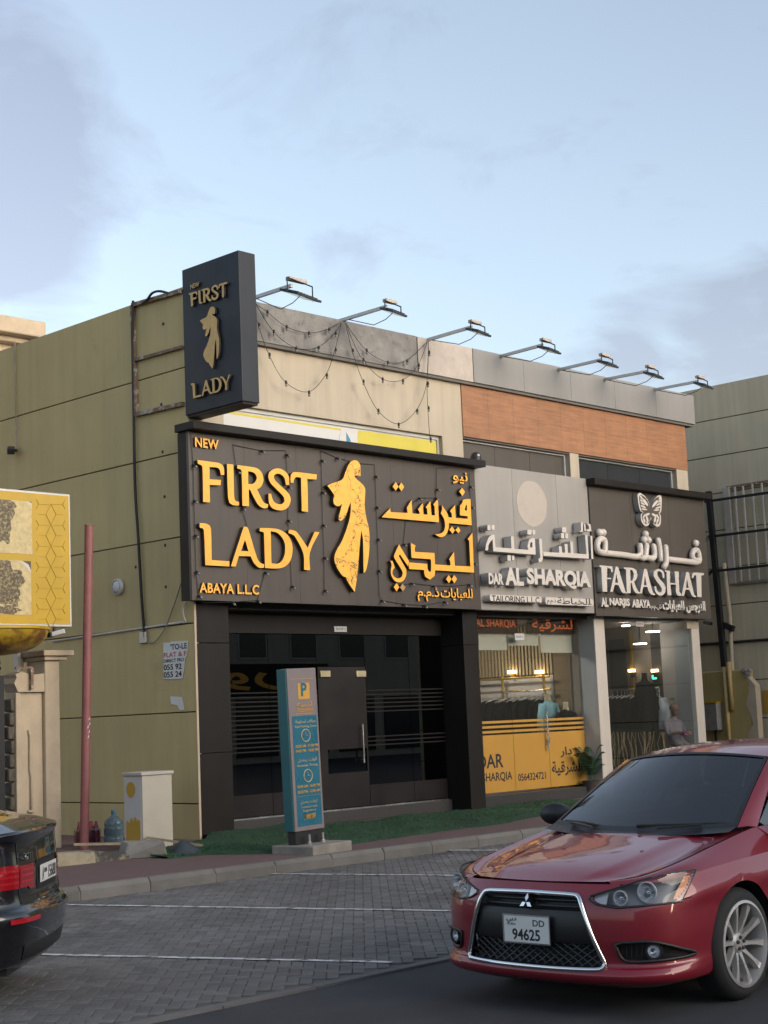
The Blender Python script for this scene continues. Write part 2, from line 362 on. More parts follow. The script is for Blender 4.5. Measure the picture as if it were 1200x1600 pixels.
# ================================================================== GROUND
KY, RY, GZ = 13.78, 7.78, .15                      # kerb face, road edge, pavement level
obj('road', B().add([(-400,-400,0),(400,-400,0),(400,400,0),(-400,400,0)], [(0,1,2,3)]), M['asphalt'], kind='structure')
bays = quick('parking_bays', M['paver_bed'], lambda b: b.box(-4, RY, -.05, 44, KY, .004), kind='structure')
edge = quick('road_edging', M['paver'], lambda b: [b.box(-4+i*.8+.004, RY-.10, -.05, -4+i*.8+.796, RY-.004, .017) for i in range(60)], kind='structure')
def pavers():
    a = .088; c45 = math.sqrt(.5); px0 = np.array([14., 10.8]); near = []; rest = []
    for y in range(-150, 151):
        for x in range(-150, 151):
            c = (x-y) % 4
            if c == 0: u0, v0, lu, lv = x, y, 2, 1
            elif c == 3: u0, v0, lu, lv = x, y, 1, 2
            else: continue
            cu, cv = (u0+lu/2)*a, (v0+lv/2)*a
            X, Y = px0[0] + (cu-cv)*c45, px0[1] + (cu+cv)*c45
            if not (RY+.11 < Y < KY-.11 and 2.5 < X < 26): continue
            sx, sy, d = project((X, Y, 0)); z = .016 + RNG.uniform(-.0025, .0025)
            vis = -5 < sx < 1205 and 0 < sy < 1605 and not (705 < sx < 1200 and 1400 < sy < 1600) and not (sx < 95 and sy < 1510)
            (near if vis else rest).append((d, X, Y, z, lu*a, lv*a))
    near.sort(); rest += near[300:]; near = near[:300]
    def blk(b, X, Y, z, lu, lv, g=.004, ch=.004):
        h = []
        for dz, ins in ((-.012, 0), (-.004, 0), (0, ch)):
            for su, sv in ((-1,-1),(1,-1),(1,1),(-1,1)):
                u, v = su*(lu/2-g/2-ins), sv*(lv/2-g/2-ins); h.append((X+(u-v)*c45, Y+(u+v)*c45, z+dz))
        fs = [(8,9,10,11)] + [(k*4+i, k*4+(i+1) % 4, k*4+4+(i+1) % 4, k*4+4+i) for k in (0,1) for i in range(4)]
        b.add(h, fs)
    b = B()
    for d, X, Y, z, lu, lv in rest: blk(b, X, Y, z, lu, lv)
    obj('paver', b,  M['paver'], bays, fix=False, kind='stuff')
    shared = {}
    for k in ((2*a, a), (a, 2*a)):
        bb = B(); blk(bb, 0, 0, 0, *k); me = bb.mesh('paver', False); me.materials.append( M['paver']); shared[(round(k[0], 3), round(k[1], 3))] = me
    for d, X, Y, z, lu, lv in near:
        o = bpy.data.objects.new('paver', shared[(round(lu, 3), round(lv, 3))]); COL.objects.link(o); o.parent = bays; o.location = (X, Y, z)
pavers()
def paint(p0, p1, k):
    a = PZ(*p0); b_ = PZ(*p1); d = (b_-a)/np.linalg.norm(b_-a)
    s0 = a + d*((KY-.02-a[1])/d[1]); s1 = a + d*((RY+.15-a[1])/d[1]); n = np.array([-d[1], d[0], 0])*.038; b = B()
    K = 40; rows = []
    for i in range(K+1):
        p = s0 + (s1-s0)*i/K; e0, e1 = RNG.uniform(.8, 1.1, 2); z = np.array([0, 0, .0215])
        rows.append([p-n*e0+z, p+n*e1+z])
    b.grid(rows); obj('bay_line', b, M['line_paint'], fix=False, kind='structure')
for k, (a, c) in enumerate([((109,1416.8),(710,1426.7)), ((80,1495.5),(616.7,1508)), ((430,1368),(721.8,1370.7))]): paint(a, c, k)
a0 = PZ(430,1368); a1 = PZ(109,1416.8); dl = a0-a1; dl[1] = 0
def paint_shift(dx):
    p = PZ(430,1368); q = PZ(721.8,1370.7); d = (q-p)/np.linalg.norm(q-p); s0 = p+d*((KY-.02-p[1])/d[1]); s1 = p+d*((RY+.15-p[1])/d[1]); n = np.array([-d[1], d[0], 0])*.05; o = np.array([dx, 0, .0215])
    obj('bay_line', B().grid([[s0-n+o, s0+n+o],[s1-n+o, s1+n+o]]), M['line_paint'], fix=False, kind='structure')
for k in (1, 2, 3, -3): paint_shift(3.05*k)
# kerb stones along the pavement
kerb = quick('kerb', M['concrete'], lambda b: b.box(-2, KY+.01, -.1, 44, KY+.11, .10), kind='structure')
x = -2.0
while x < 42:
    L = .9 + random.uniform(-.02, .02); dz = random.uniform(-.004, .004); dy = random.uniform(-.004, .004)
    quick('kerb_stone', M['kerb'], lambda b: b.prism([(x+.005, KY+dy, -.05),(x+.005, KY+dy, .105+dz),(x+.005, KY+.035+dy, GZ+.004+dz),(x+.005, KY+.13, GZ+.004+dz),(x+.005, KY+.13, -.05)], (L-.01, 0, 0)), kerb, bevel=.008); x += L
def brickmat():
    m = M['pavement_red']; t = m.node_tree; b = t.nodes['Principled BSDF']; co = N(t, 'ShaderNodeTexCoord')
    br = N(t, 'ShaderNodeTexBrick', Scale=1.0); br.inputs['Color1'].default_value = (.15,.085,.085,1); br.inputs['Color2'].default_value = (.11,.07,.07,1); br.inputs['Mortar'].default_value = (.07,.058,.055,1)
    br.inputs['Brick Width'].default_value = .2; br.inputs['Row Height'].default_value = .1; br.inputs['Mortar Size'].default_value = .006
    t.links.new(co.outputs['Object'], br.inputs['Vector']); x = N(t, 'ShaderNodeMixRGB', blend_type='MIX', Fac=.35); s = b.inputs['Base Color'].links[0].from_socket
    t.links.new(br.outputs[0], x.inputs[1]); t.links.new(s, x.inputs[2]); t.links.new(x.outputs[0], b.inputs['Base Color'])
brickmat()
quick('pavement', M['pavement_red'], lambda b: b.box(-2, KY+.13, -.1, 44, 40, GZ), kind='structure')
quick('pale_paving', M['concrete'], lambda b: b.box(20.3, 15.6, GZ, 27.5, 17.62, GZ+.006), kind='structure')
# artificial grass in front of the black shopfront
def turf():
    fr = [PZ(262,1342,GZ), PZ(330,1336,GZ), PZ(440,1334,GZ), PZ(520,1325,GZ), PZ(640,1306,GZ), PZ(780,1288,GZ), PZ(860,1273,GZ)]
    fr = [(p[0], p[1]) for p in fr]; n = 120; m = 24
    xs = np.linspace(fr[0][0], 22.6, n); fx = [p[0] for p in fr]; fy = [p[1] for p in fr]
    g = []
    for i, X in enumerate(xs):
        y0 = np.interp(X, fx, fy) + .03*math.sin(X*3.1) + .02*math.sin(X*9.7)
        y1 = 17.58 if X > 14.4 else 16.4 + (X-fr[0][0])*.42
        row = []
        for j in range(m+1):
            Y = y0 + (y1-y0)*j/m
            lift = .012*math.sin(X*2.3+Y*3) + .010*math.sin(X*5.1-Y*4.2) + .02
            if X < 16.2: lift += .07*math.exp(-((Y-17.45)/.22)**2) * (1 if X > 14.2 else 0)
            if j == 0: lift = -.01
            row.append((X, Y, GZ + .012 + max(lift, 0 if j else -.012)))
        g.append(row)
    b = B(); b.grid(g); o = obj('artificial_grass', b, M['turf'], smooth=True, fix=True, kind='stuff')
    G = np.array(g); bl = B(); vs = []; fs = []
    for k in range(26000):
        i = RNG.integers(0, n-1); j = RNG.integers(0, m); s, t = RNG.random(2)
        p = G[i, j]*(1-s)*(1-t) + G[i+1, j]*s*(1-t) + G[i, j+1]*(1-s)*t + G[i+1, j+1]*s*t
        an = RNG.uniform(0, 6.28); h = RNG.uniform(.010, .024); wd = .006; dx, dy = math.cos(an)*wd, math.sin(an)*wd; q = len(vs)
        vs += [(p[0]-dx, p[1]-dy, p[2]-.004), (p[0]+dx, p[1]+dy, p[2]-.004), (p[0]+RNG.normal(0,.012), p[1]+RNG.normal(0,.012), p[2]+h)]; fs.append((q, q+1, q+2))
    bl.v = vs; bl.f = fs; bl.m = [0]*len(fs)
    obj('grass_pile', bl, M['turf_blade'], o, fix=False, kind='stuff')
turf()

# ================================================================== BUILDING
FY = 17.60; SX = 14.32; TOPZ = 8.20; EX = PY(1071, 700, FY)[0]          # facade plane, side wall plane, roof, right end
SY = 17.35                                                              # front of the fascia signs
BB = thing('shop_building', 'two-storey olive shop building with grey parapet over three shopfronts', 'building', (SX, FY, 0))
quick('core_wall', M['olive_joint'], lambda b: [b.box(SX+.03, FY+.62, 0, SX+.25, 34, TOPZ-.02), b.box(SX+.25, 33.7, 0, EX, 34, TOPZ-.02), b.box(EX-.05, FY+.62, 0, EX, 33.7, TOPZ-.02)], BB)
quick('roof', M['bare_concrete'], lambda b: b.box(SX+.25, FY+.3, TOPZ-.75, EX-.25, 33.7, TOPZ-.5), BB)
cz = [0, .65, 1.95, 3.22, 4.50, 5.75, 7.0, TOPZ+.03]
for i in range(7):
    quick('panel', M['olive'], lambda b: b.box(SX-.002*(i % 2), FY+.002, cz[i]+(.009 if i else 0), SX+.08, 34, cz[i+1]-.009), BB, bevel=.006)
quick('corner_trim', M['plaster_beige'], lambda b: b.box(SX-.006, FY-.02, .15, SX+.03, FY-.002, 3.6), BB)
# first-storey front: floor slab band, beige wall, pier, parapet, tiles, window band
XB = PY(721, 640, FY)[0]                                                # where beige ends and tile begins
ZP = 7.56
quick('beige_wall', M['beige'], lambda b: [b.box(SX+.08, FY+.002, 6.53, XB, FY+.3, ZP+.05), b.box(PY(691,680,FY)[0], FY+.002, 5.6, XB, FY+.3, 6.53), b.box(SX+.08, FY+.002, 5.6, PY(349,640,FY)[0], FY+.3, 6.53)], BB)
xw0, xw1 = PY(349,640,FY)[0], PY(691,680,FY)[0]
wn = quick('window', M['alu_white'], lambda b: [b.box(xw0, FY+.08, 6.47, xw1, FY+.14, 6.53), b.box(xw0, FY+.08, 5.6, xw0+.05, FY+.14, 6.47), b.box(xw1-.05, FY+.08, 5.6, xw1, FY+.14, 6.47)], BB)
quick('banner', M['banner_white'], lambda b: b.box(xw0+.05, FY+.11, 5.6, xw1-.05, FY+.13, 6.47), wn)
def ban(b): 
    p = [PY(x, y, FY+.107) for x, y in ((560,672),(685,690),(684,720),(555,720))]; b.prism([(q[0], FY+.107, q[2]) for q in p], (0, .003, 0))
quick('banner_print', M['banner_yellow'], ban, wn)
quick('banner_print', M['banner_yellow'], lambda b: b.prism([(q[0], FY+.107, q[2]) for q in (PY(362,640,FY), PY(540,668,FY), PY(540,671,FY), PY(362,644,FY))], (0, .003, 0)), wn)
c0 = PY(545, 690, FY+.1)
quick('banner_roundel', M['banner_white'], lambda b: b.lathe([(.21, 0), (.21, .004)], (c0[0], FY+.106, c0[2]), (0,-1,0), 28), wn)
quick('banner_logo', M['banner_blue'], lambda b: b.prism([(c0[0]-.06, FY+.100, c0[2]-.12),(c0[0]+.10, FY+.100, c0[2]-.12),(c0[0]+.03, FY+.100, c0[2]+.05),(c0[0]-.05, FY+.100, c0[2]+.15)], (0, .002, 0)), wn)
# parapet
xm = PY(645, 540, FY)[0]; xg = PY(731, 560, FY)[0]; XE = PY(1085, 640, FY-.12)[0]
quick('parapet', M['bare_concrete'], lambda b: b.box(SX+.3, FY-.10, ZP, xm-.006, FY+.2, TOPZ-.02), BB, bevel=.01)
quick('parapet', M['travertine'], lambda b: b.box(xm+.006, FY-.11, ZP, xg-.004, FY+.2, TOPZ-.03), BB)
nseg = 5
for i in range(nseg):
    x0 = xg+.004 + (XE-xg)*i/nseg; x1 = xg + (XE-xg)*(i+1)/nseg
    quick('parapet', M['grey_acp'], lambda b: b.box(x0, FY-.12, ZP, x1-.002, FY+.2, TOPZ-.03), BB)
quick('soffit', M['soffit'], lambda b: b.box(SX+.3, FY-.085, ZP-.05, XE-.03, FY+.1, ZP-.004), BB)
quick('olive_coping', M['olive'], lambda b: b.box(SX+.08, FY+.0, ZP+.01, SX+.29, FY+.2, TOPZ), BB)
# orange wall tiles
zt0, zt1 = 6.58, ZP-.055; nt_ = 10; wt = (EX-XB)/nt_
for i in range(nt_):
    for j in range(2):
        quick('tile', M['orange_tile'], lambda b: b.box(XB+i*wt+.0015, FY-.02, zt0+(zt1-zt0)*j/2+.001, XB+(i+1)*wt-.0015, FY+.02, zt0+(zt1-zt0)*(j+1)/2-.001), BB)
quick('tile_backing', M['soffit'], lambda b: b.box(XB, FY+.021, zt0-.03, EX, FY+.3, ZP), BB)
def wband(xa, xb, panes, glassy):
    fr = quick('window', M['alu_white'], lambda b: [b.box(xa, FY+.10, 6.52, xb, FY+.2, 6.58), b.box(xa, FY+.10, 5.5, xa+.04, FY+.2, 6.52), b.box(xb-.04, FY+.10, 5.5, xb, FY+.2, 6.52)], BB)
    for k in range(panes):
        p0 = xa+.04+(xb-xa-.08)*k/panes; p1 = xa+.04+(xb-xa-.08)*(k+1)/panes
        quick('pane', M['far_window'] if glassy else M['sign_charcoal'], lambda b: b.box(p0+.004, FY+.14, 5.5, p1-.004, FY+.16, 6.515), fr)
xa, xb_, xc, xd = PY(722,690,FY)[0], PY(890,720,FY)[0], PY(904,725,FY)[0], PY(1057,745,FY)[0]
wband(xa, xb_, 3, False); wband(xc, xd, 3, True)
quick('pier', M['beige'], lambda b: b.box(xb_, FY-.01, 5.4, xc, FY+.3, 6.575), BB)
quick('pier', M['beige'], lambda b: b.box(xd, FY-.01, 3.3, EX, FY+.3, 6.575), BB)
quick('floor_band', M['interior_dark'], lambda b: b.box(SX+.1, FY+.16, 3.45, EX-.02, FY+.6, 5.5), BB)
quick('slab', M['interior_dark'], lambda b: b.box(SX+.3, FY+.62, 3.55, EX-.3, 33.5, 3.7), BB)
# ground-floor columns
YG = 18.12                                                              # plane of the shop glass
xp = {}
def column(name, x0, x1, z0, z1, m, y1=YG+.2, bev=.006): return quick(name, M[m], lambda b: b.box(x0, FY, z0, x1, y1, z1), BB, bevel=bev)
xl1 = PY(361, 1100, FY)[0]
for z0, z1 in ((.15, 1.35), (1.356, 2.93), (2.936, 3.56)): column('column_cladding', SX+.032, xl1, z0, z1, 'black_acp')
xr0, xr1 = PY(729, 1100, FY)[0], PY(752, 1100, FY)[0]
for z0, z1 in ((.15, 2.93), (2.936, 3.56)): column('column_cladding', xr0, xr1, z0, z1, 'black_acp')
xq0, xq1 = PY(932, 1040, FY)[0], PY(948, 1040, FY)[0]
column('column', xq0, xq1, .15, 3.5, 'cream_white', FY+.02)
column('column', xq0+.004, xq1-.004, .15, 3.5, 'pillar_grey', YG+.2).location = (0, .021, 0)  # grey body paints the shade onto the column's side faces
xs0, xs1 = PY(1084, 1040, FY)[0], PY(1096, 1040, FY)[0]
column('column', xs0, xs1, .15, 3.5, 'cream_white', YG+.25)

# ================================================================== LETTERING HELPERS
FAC = (np.array([1.,0,0]), np.array([0,0,1.]), np.array([0,-1.,0]))      # right, up, out of a street-facing plane
SID = (np.array([0,-1.,0]), np.array([0,0,1.]), np.array([-1.,0,0]))     # the same for a plane facing the left
def place_mesh(me, O, ax):
    U, V, W = ax; n = len(me.vertices); co = np.empty(n*3); me.vertices.foreach_get('co', co); co = co.reshape(-1, 3)
    P = np.asarray(O, float) + co[:, :1]*U + co[:, 1:2]*V + co[:, 2:3]*W
    me.vertices.foreach_set('co', P.ravel()); me.update()
def curve_mesh(cu):
    o = bpy.data.objects.new('tmp', cu); COL.objects.link(o); bpy.context.view_layer.update()
    me = bpy.data.meshes.new_from_object(o.evaluated_get(bpy.context.evaluated_depsgraph_get()))
    bpy.data.objects.remove(o); bpy.data.curves.remove(cu); me.materials.clear(); return me
def side_mats(me, front, side):                            # front faces take slot 0, returns take slot 1
    me.materials.append(front); me.materials.append(side)
    for p in me.polygons: p.material_index = 0 if p.normal.z > .7 else 1
def outline_mesh(loops, depth):
    cu = bpy.data.curves.new('tmp', 'CURVE'); cu.dimensions = '2D'; cu.fill_mode = 'BOTH'; cu.extrude = depth/2
    for lp in loops:
        s = cu.splines.new('POLY'); s.points.add(len(lp)-1); s.use_cyclic_u = True
        for p, q in zip(s.points, lp): p.co = (q[0], q[1], 0, 1)
    return curve_mesh(cu)
def round_loop(lp, n=3):                                   # softens only the shallow corners of a traced outline
    P = [np.array(p, float) for p in lp]; K = len(P); o = []
    for i in range(K):
        a, b, c, d = P[i-1], P[i], P[(i+1) % K], P[(i+2) % K]
        def sm(p, q, r):
            u, v = q-p, r-q; return (u@v)/(np.linalg.norm(u)*np.linalg.norm(v)+1e-9) > .72
        tb = (c-a)/2 if sm(a, b, c) else (c-b); tcn = (d-b)/2 if sm(b, c, d) else (c-b)
        L = np.linalg.norm(c-b); tb = tb/(np.linalg.norm(tb)+1e-9)*L; tcn = tcn/(np.linalg.norm(tcn)+1e-9)*L
        for k in range(n):
            t = k/n; o.append((2*t**3-3*t*t+1)*b + (t**3-2*t*t+t)*tb + (-2*t**3+3*t*t)*c + (t**3-t*t)*tcn)
    return o
def traced(name, loops, zoom, plane, depth, front, side, parent, ax=FAC, stand=0.0, smooth=True, pl=None, **kw):
    """loops traced on an enlarged view (zoom = (x0, y0, scale)) laid on a sign plane and cut from sheet of real depth"""
    x0, y0, s = zoom; pts = [[(pl or PY)(x0+x/s, y0+y/s, plane) for x, y in lp] for lp in loops]
    O = np.mean(np.array(pts[0]), axis=0)
    L2 = [[((p-O)@ax[0], (p-O)@ax[1]) for p in lp] for lp in pts]
    if smooth: L2 = [round_loop(l) for l in L2]
    me = outline_mesh(L2, depth); side_mats(me, front, side); place_mesh(me, O - ax[2]*(depth/2), ax)
    return obj(name, me, None, parent, **kw)
def text_mesh(s, bold=0.0, depth=.02, spacing=1.0):
    cu = bpy.data.curves.new('tmp', 'FONT'); cu.body = s; cu.size = 1; cu.offset = bold; cu.space_character = spacing; cu.extrude = .1; cu.resolution_u = 3; cu.fill_mode = 'BOTH'
    me = curve_mesh(cu); n = len(me.vertices); co = np.empty(n*3); me.vertices.foreach_get('co', co); co = co.reshape(-1, 3)
    lo, hi = co.min(0), co.max(0); co = (co-lo)/(hi-lo); co[:, 2] = (co[:, 2]-1)*depth; me.vertices.foreach_set('co', co.ravel()); me.update(); return me
def text_box(name, s, O, w, h, front, side=None, parent=None, depth=.02, bold=0.0, ax=FAC, spacing=1.0, shear=0.0, **kw):
    """text stretched to w x h with its lower-left-front corner at O"""
    me = text_mesh(s, bold, depth, spacing); n = len(me.vertices); co = np.empty(n*3); me.vertices.foreach_get('co', co); co = co.reshape(-1, 3)
    side_mats(me, front, side or front)
    co[:, 0] *= w; co[:, 1] *= h; me.vertices.foreach_set('co', co.ravel()); place_mesh(me, O, ax); return obj(name, me, None, parent, **kw)
def text_px(name, s, bl, br, tl, plane, front, side=None, parent=None, pl=PY, ax=FAC, **kw):
    a, b, c = pl(*bl, plane), pl(*br, plane), pl(*tl, plane); return text_box(name, s, a, (b-a)@ax[0], (c-a)@ax[1], front, side, parent, ax=ax, **kw)
def ar(s): return ''.join(chr(int(c, 16)) for c in s.split())      # Arabic presentation forms, listed left to right
AR_LLABAYAT = ar('FE95 FE8E FEF3 FE8E FE92 FECC FEE0 FEDF'); AR_NIYO = ar('FEEE FEF4 FEE7'); AR_DHMM = ar('FEE1 2E FEE1 2E FEAB')
AR_SHARQIA = ar('FE94 FEF4 FED7 FEAE FEB8 FEDF FE8D'); AR_DAR = ar('FEAD FE8D FEA9'); AR_NARJIS = ar('FEB2 FE9F FEAE FEE8 FEDF FE8D')
AR_TANBIH = ar('FEEA FEF4 FE92 FEE8 FE97'); AR_KHAYAT = ar('FE94 FEC3 FE8E FEF4 FEA8 FEDF FEE0'); AR_WARD = ar('FEA9 FEAD FEED')
AR_PARK = ar('FE94 FECB FEEE FED3 FEAA FEE4 FEDF 20 FED2 FED7 FE8D FEEE FEE3'); AR_PARK2 = ar('FEE5 FE8E FEC0 FEE3 FEAD 20 FE96 FED7 FEEE FEDF FE8D')

# ================================================================== SHOPFRONTS
DF = YG-.012
def fz(x, y, Y=YG): return PY(x, y, Y)[2]
# ---- black shopfront under the gold lettering
S1 = thing('shopfront', 'black glazed shopfront with closed double-pane door under the gold lettered sign', 'shopfront', ((xl1+xr0)/2, YG, .15))
zt, zb = fz(500, 992), .36
quick('fascia_panel', M['black_acp'], lambda b: b.box(xl1+.005, YG-.02, zt+.012, xr0-.005, YG+.1, 3.54), S1)
quick('threshold', M['granite'], lambda b: b.box(xl1+.01, YG-.10, .15, xr0-.005, YG+.12, zb-.03), S1, bevel=.01)
quick('sill', M['steel'], lambda b: b.box(xl1+.012, YG-.03, zb-.03, xr0-.007, YG+.03, zb-.012), S1)
gx = [xl1+.006] + [PY(x, 1100, YG)[0] for x in (421, 497, 572, 641)] + [xr0-.006]
dz = fz(530, 1042)
for i in range(5):
    z1 = zt; z0 = dz+.01 if i == 2 else zb
    quick('glass_pane', M['glass_dark'], lambda b: b.box(gx[i]+.005, YG, z0, gx[i+1]-.005, YG+.012, z1), S1)
zv = fz(380, 1243)
for i in (0, 1, 3, 4): quick('vinyl_panel', M['vinyl_black'], lambda b: b.box(gx[i]+.005, DF-.002, zb, gx[i+1]-.005, DF+.006, zv), S1)
for i in (0, 1, 3, 4):
    b = B(); z_hi, z_lo = fz(380, 1082), fz(380, 1182); n = 14
    for k in range(n):
        if i >= 3 and 6 <= k < 11: continue
        z = z_hi - (z_hi-z_lo)*k/n; b.box(gx[i]+.006, DF, z-.022, gx[i+1]-.006, DF+.006, z)
    obj('frosted_stripes', b, M['vinyl_grey'], S1)
dr = quick('door', M['glass_dark'], lambda b: b.box(gx[2]+.004, YG, zb, gx[3]-.004, YG+.012, dz), S1)
dx0, dx1 = gx[2]+.004, gx[3]-.004; dzm = fz(540, 1170)
quick('door_panel', M['vinyl_black'], lambda b: [b.box(dx0, DF, zb, dx0+.16, DF+.006, dz), b.box(dx1-.03, DF, zb, dx1, DF+.006, dz), b.box(dx0+.16, DF, dzm, dx1-.03, DF+.006, dz), b.box(dx0+.16, DF, zb, dx1-.03, DF+.006, zb+.55)], dr)
for px_ in (507, 563):
    c = PY(px_, 1053, DF); quick('patch_fitting', M['brass'], lambda b: b.box(c[0]-.11, DF-.03, c[2]-.05, c[0]+.11, DF+.02, c[2]+.05), dr, bevel=.006)
c = PY(569, 1269, DF); quick('patch_fitting', M['steel'], lambda b: b.box(c[0]-.09, DF-.03, c[2]-.03, c[0]+.09, DF+.02, c[2]+.04), dr, bevel=.006)
h0, h1 = PY(562, 1132, DF), PY(566, 1192, DF)
quick('handle', M['steel'], lambda b: [b.tube([(h0[0], DF-.07, h0[2]), (h0[0], DF-.07, h1[2])], .014, 10), b.bar((h0[0], DF-.07, h0[2]-.06), (h0[0], DF, h0[2]-.06), .016, .016), b.bar((h0[0], DF-.07, h1[2]+.06), (h0[0], DF, h1[2]+.06), .016, .016)], dr, smooth=40)
c = PY(532, 983, YG-.03); qp = quick('number_plate', M['banner_white'], lambda b: b.box(c[0]-.14, YG-.035, c[2]-.045, c[0]+.14, YG-.021, c[2]+.045), S1)
text_box('plate_text', 'SHOP 1', (c[0]-.10, YG-.036, c[2]-.018), .20, .036, M['ink'], parent=qp, depth=.001)
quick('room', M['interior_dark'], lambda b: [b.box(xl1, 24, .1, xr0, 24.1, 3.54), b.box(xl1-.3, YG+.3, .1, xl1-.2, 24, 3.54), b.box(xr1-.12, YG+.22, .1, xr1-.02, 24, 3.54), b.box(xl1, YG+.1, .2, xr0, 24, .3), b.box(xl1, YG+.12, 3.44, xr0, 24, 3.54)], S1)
quick('counter', M['interior'], lambda b: b.box(xl1+1.2, 21.5, .3, xl1+3.4, 22.1, 1.3), S1)

# ---- grey-signed tailoring shop (its glass stands nearer the street)
YG = FY+.37; DF = YG-.012
def fz(x, y, Y=YG): return PY(x, y, Y)[2]
S2 = thing('shopfront', 'glazed tailoring shopfront with ochre vinyl lower band under the grey sign', 'shopfront', ((xr1+xq0)/2, YG, .15))
x0, x1 = xr1, xq0; zb2 = .36
quick('threshold', M['granite'], lambda b: b.box(x0+.005, YG-.25, .15, x1-.005, YG+.12, zb2-.01), S2, bevel=.01)
px2 = [x0+.005, PY(801, 1150, YG)[0], PY(856, 1150, YG)[0], x1-.005]
for i in range(3): quick('glass_pane', M['glass_shop'], lambda b: b.box(px2[i]+.004, YG, zb2, px2[i+1]-.004, YG+.012, 3.52), S2)
zy = fz(800, 1147)
for i in range(3):
    quick('vinyl_band', M['vinyl_yellow'], lambda b: b.box(px2[i]+.005, DF, zb2+.02, px2[i+1]-.005, DF+.006, zy), S2)
    for k in range(3):
        z = zy + .055 + k*.085; quick('vinyl_stripe', M['vinyl_yellow'], lambda b: b.box(px2[i]+.005, DF, z-.022, px2[i+1]-.005, DF+.006, z+.022), S2)
text_px('vinyl_lettering', 'DAR', (747, 1202), (787, 1199), (747, 1180), DF-.001, M['ink'], parent=S2, depth=.002, bold=.02)
text_px('vinyl_lettering', 'AL SHARQIA', (737, 1226), (801, 1221), (737, 1210), DF-.001, M['ink'], parent=S2, depth=.002, bold=.02)
text_px('vinyl_lettering', '0564324721', (810, 1221), (853, 1216), (810, 1209), DF-.001, M['ink'], parent=S2, depth=.002, bold=.02)
text_px('vinyl_lettering', AR_DAR, (876, 1184), (894, 1182), (876, 1167), DF-.001, M['ink'], parent=S2, depth=.002, bold=.025)
text_px('vinyl_lettering', AR_SHARQIA, (863, 1214), (911, 1210), (863, 1190), DF-.001, M['ink'], parent=S2, depth=.002, bold=.025)
h0, h1 = PY(850, 1112, DF), PY(852, 1172, DF)
hd = quick('handle', M['steel'], lambda b: [b.tube([(h0[0], DF-.06, h0[2]), (h0[0], DF-.06, h1[2])], .018, 10), b.bar((h0[0], DF-.06, h1[2]+.1), (h0[0], DF, h1[2]+.1), .02, .02), b.bar((h0[0], DF-.06, h0[2]-.1), (h0[0], DF, h0[2]-.1), .02, .02)], S2, smooth=40)
c = PY(856, 1157, DF); quick('lock', M['steel'], lambda b: b.lathe([(.05, 0), (.05, .02), (.03, .03)], (c[0], DF, c[2]), (0,-1,0), 18), S2)
for px_, py_ in ((811, 1244), (855, 1239)):
    c = PY(px_, py_, DF); quick('patch_fitting', M['steel'], lambda b: b.box(c[0]-.09, DF-.02, c[2]-.035, c[0]+.09, DF, c[2]+.03), S2)
c = PY(811, 995, DF); qp = quick('number_plate', M['banner_white'], lambda b: b.box(c[0]-.13, DF-.012, c[2]-.06, c[0]+.13, DF-.001, c[2]+.06), S2)
text_box('plate_text', 'SHOP 2', (c[0]-.10, DF-.014, c[2]-.018), .20, .036, M['ink'], parent=qp, depth=.001)
quick('room', M['interior'], lambda b: [b.box(x0-.02, 24, .1, x1, 24.1, 3.54), b.box(x1+.02, YG+.22, .1, x1+.12, 24, 3.54), b.box(x0, YG+.12, 3.44, x1, 24, 3.54)], S2)
quick('shop_floor', M['shop_floor'], lambda b: b.box(x0, YG+.13, .2, x1, 24, .33), S2)
# roller blinds
for k, (a, b_) in enumerate((((747,994),(792,1016)), ((793,994),(841,1009)), ((844,994),(902,1020)))):
    p, q = PY(*a, YG+.16), PY(*b_, YG+.16)
    quick('roller_blind', M['blind'], lambda b: [b.box(p[0], YG+.155, q[2], q[0], YG+.165, p[2]), b.tube([(p[0], YG+.17, p[2]+.02), (q[0], YG+.17, p[2]+.02)], .025, 8)],
          label=['white roller blind half down behind the tailor shop glass, leftmost of three', 'short white roller blind behind the tailor shop glass, middle of three', 'longest white roller blind behind the tailor shop glass, next to the grey column'][k], cat='blind', group='roller blinds in the tailor shop')
# lit name boards behind the glass
for nm, txt, bl, br, tl, box, lab in (('AL', 'AL SHARQIA', (744,981),(806,978),(744,967), ((738,960),(808,990)), 'dark board with orange latin letters hanging inside the tailor shop window'),
                                 ('AR', AR_SHARQIA, (832,987),(900,985),(832,966), ((824,962),(905,991)), 'dark board with orange Arabic letters hanging inside the tailor shop window')):
    p, q = PY(*box[0], YG+.10), PY(*box[1], YG+.10)
    t = thing('name_board', lab, 'sign', (p[0], YG+.1, q[2]))
    quick('board', M['red_sign_face'], lambda b: b.box(max(p[0], x0+.02), YG+.08, q[2], q[0], YG+.13, p[2]), t)
    text_px('lettering', txt, bl, br, tl, YG+.079, M['red_letters'], parent=t, depth=.006, bold=.012)
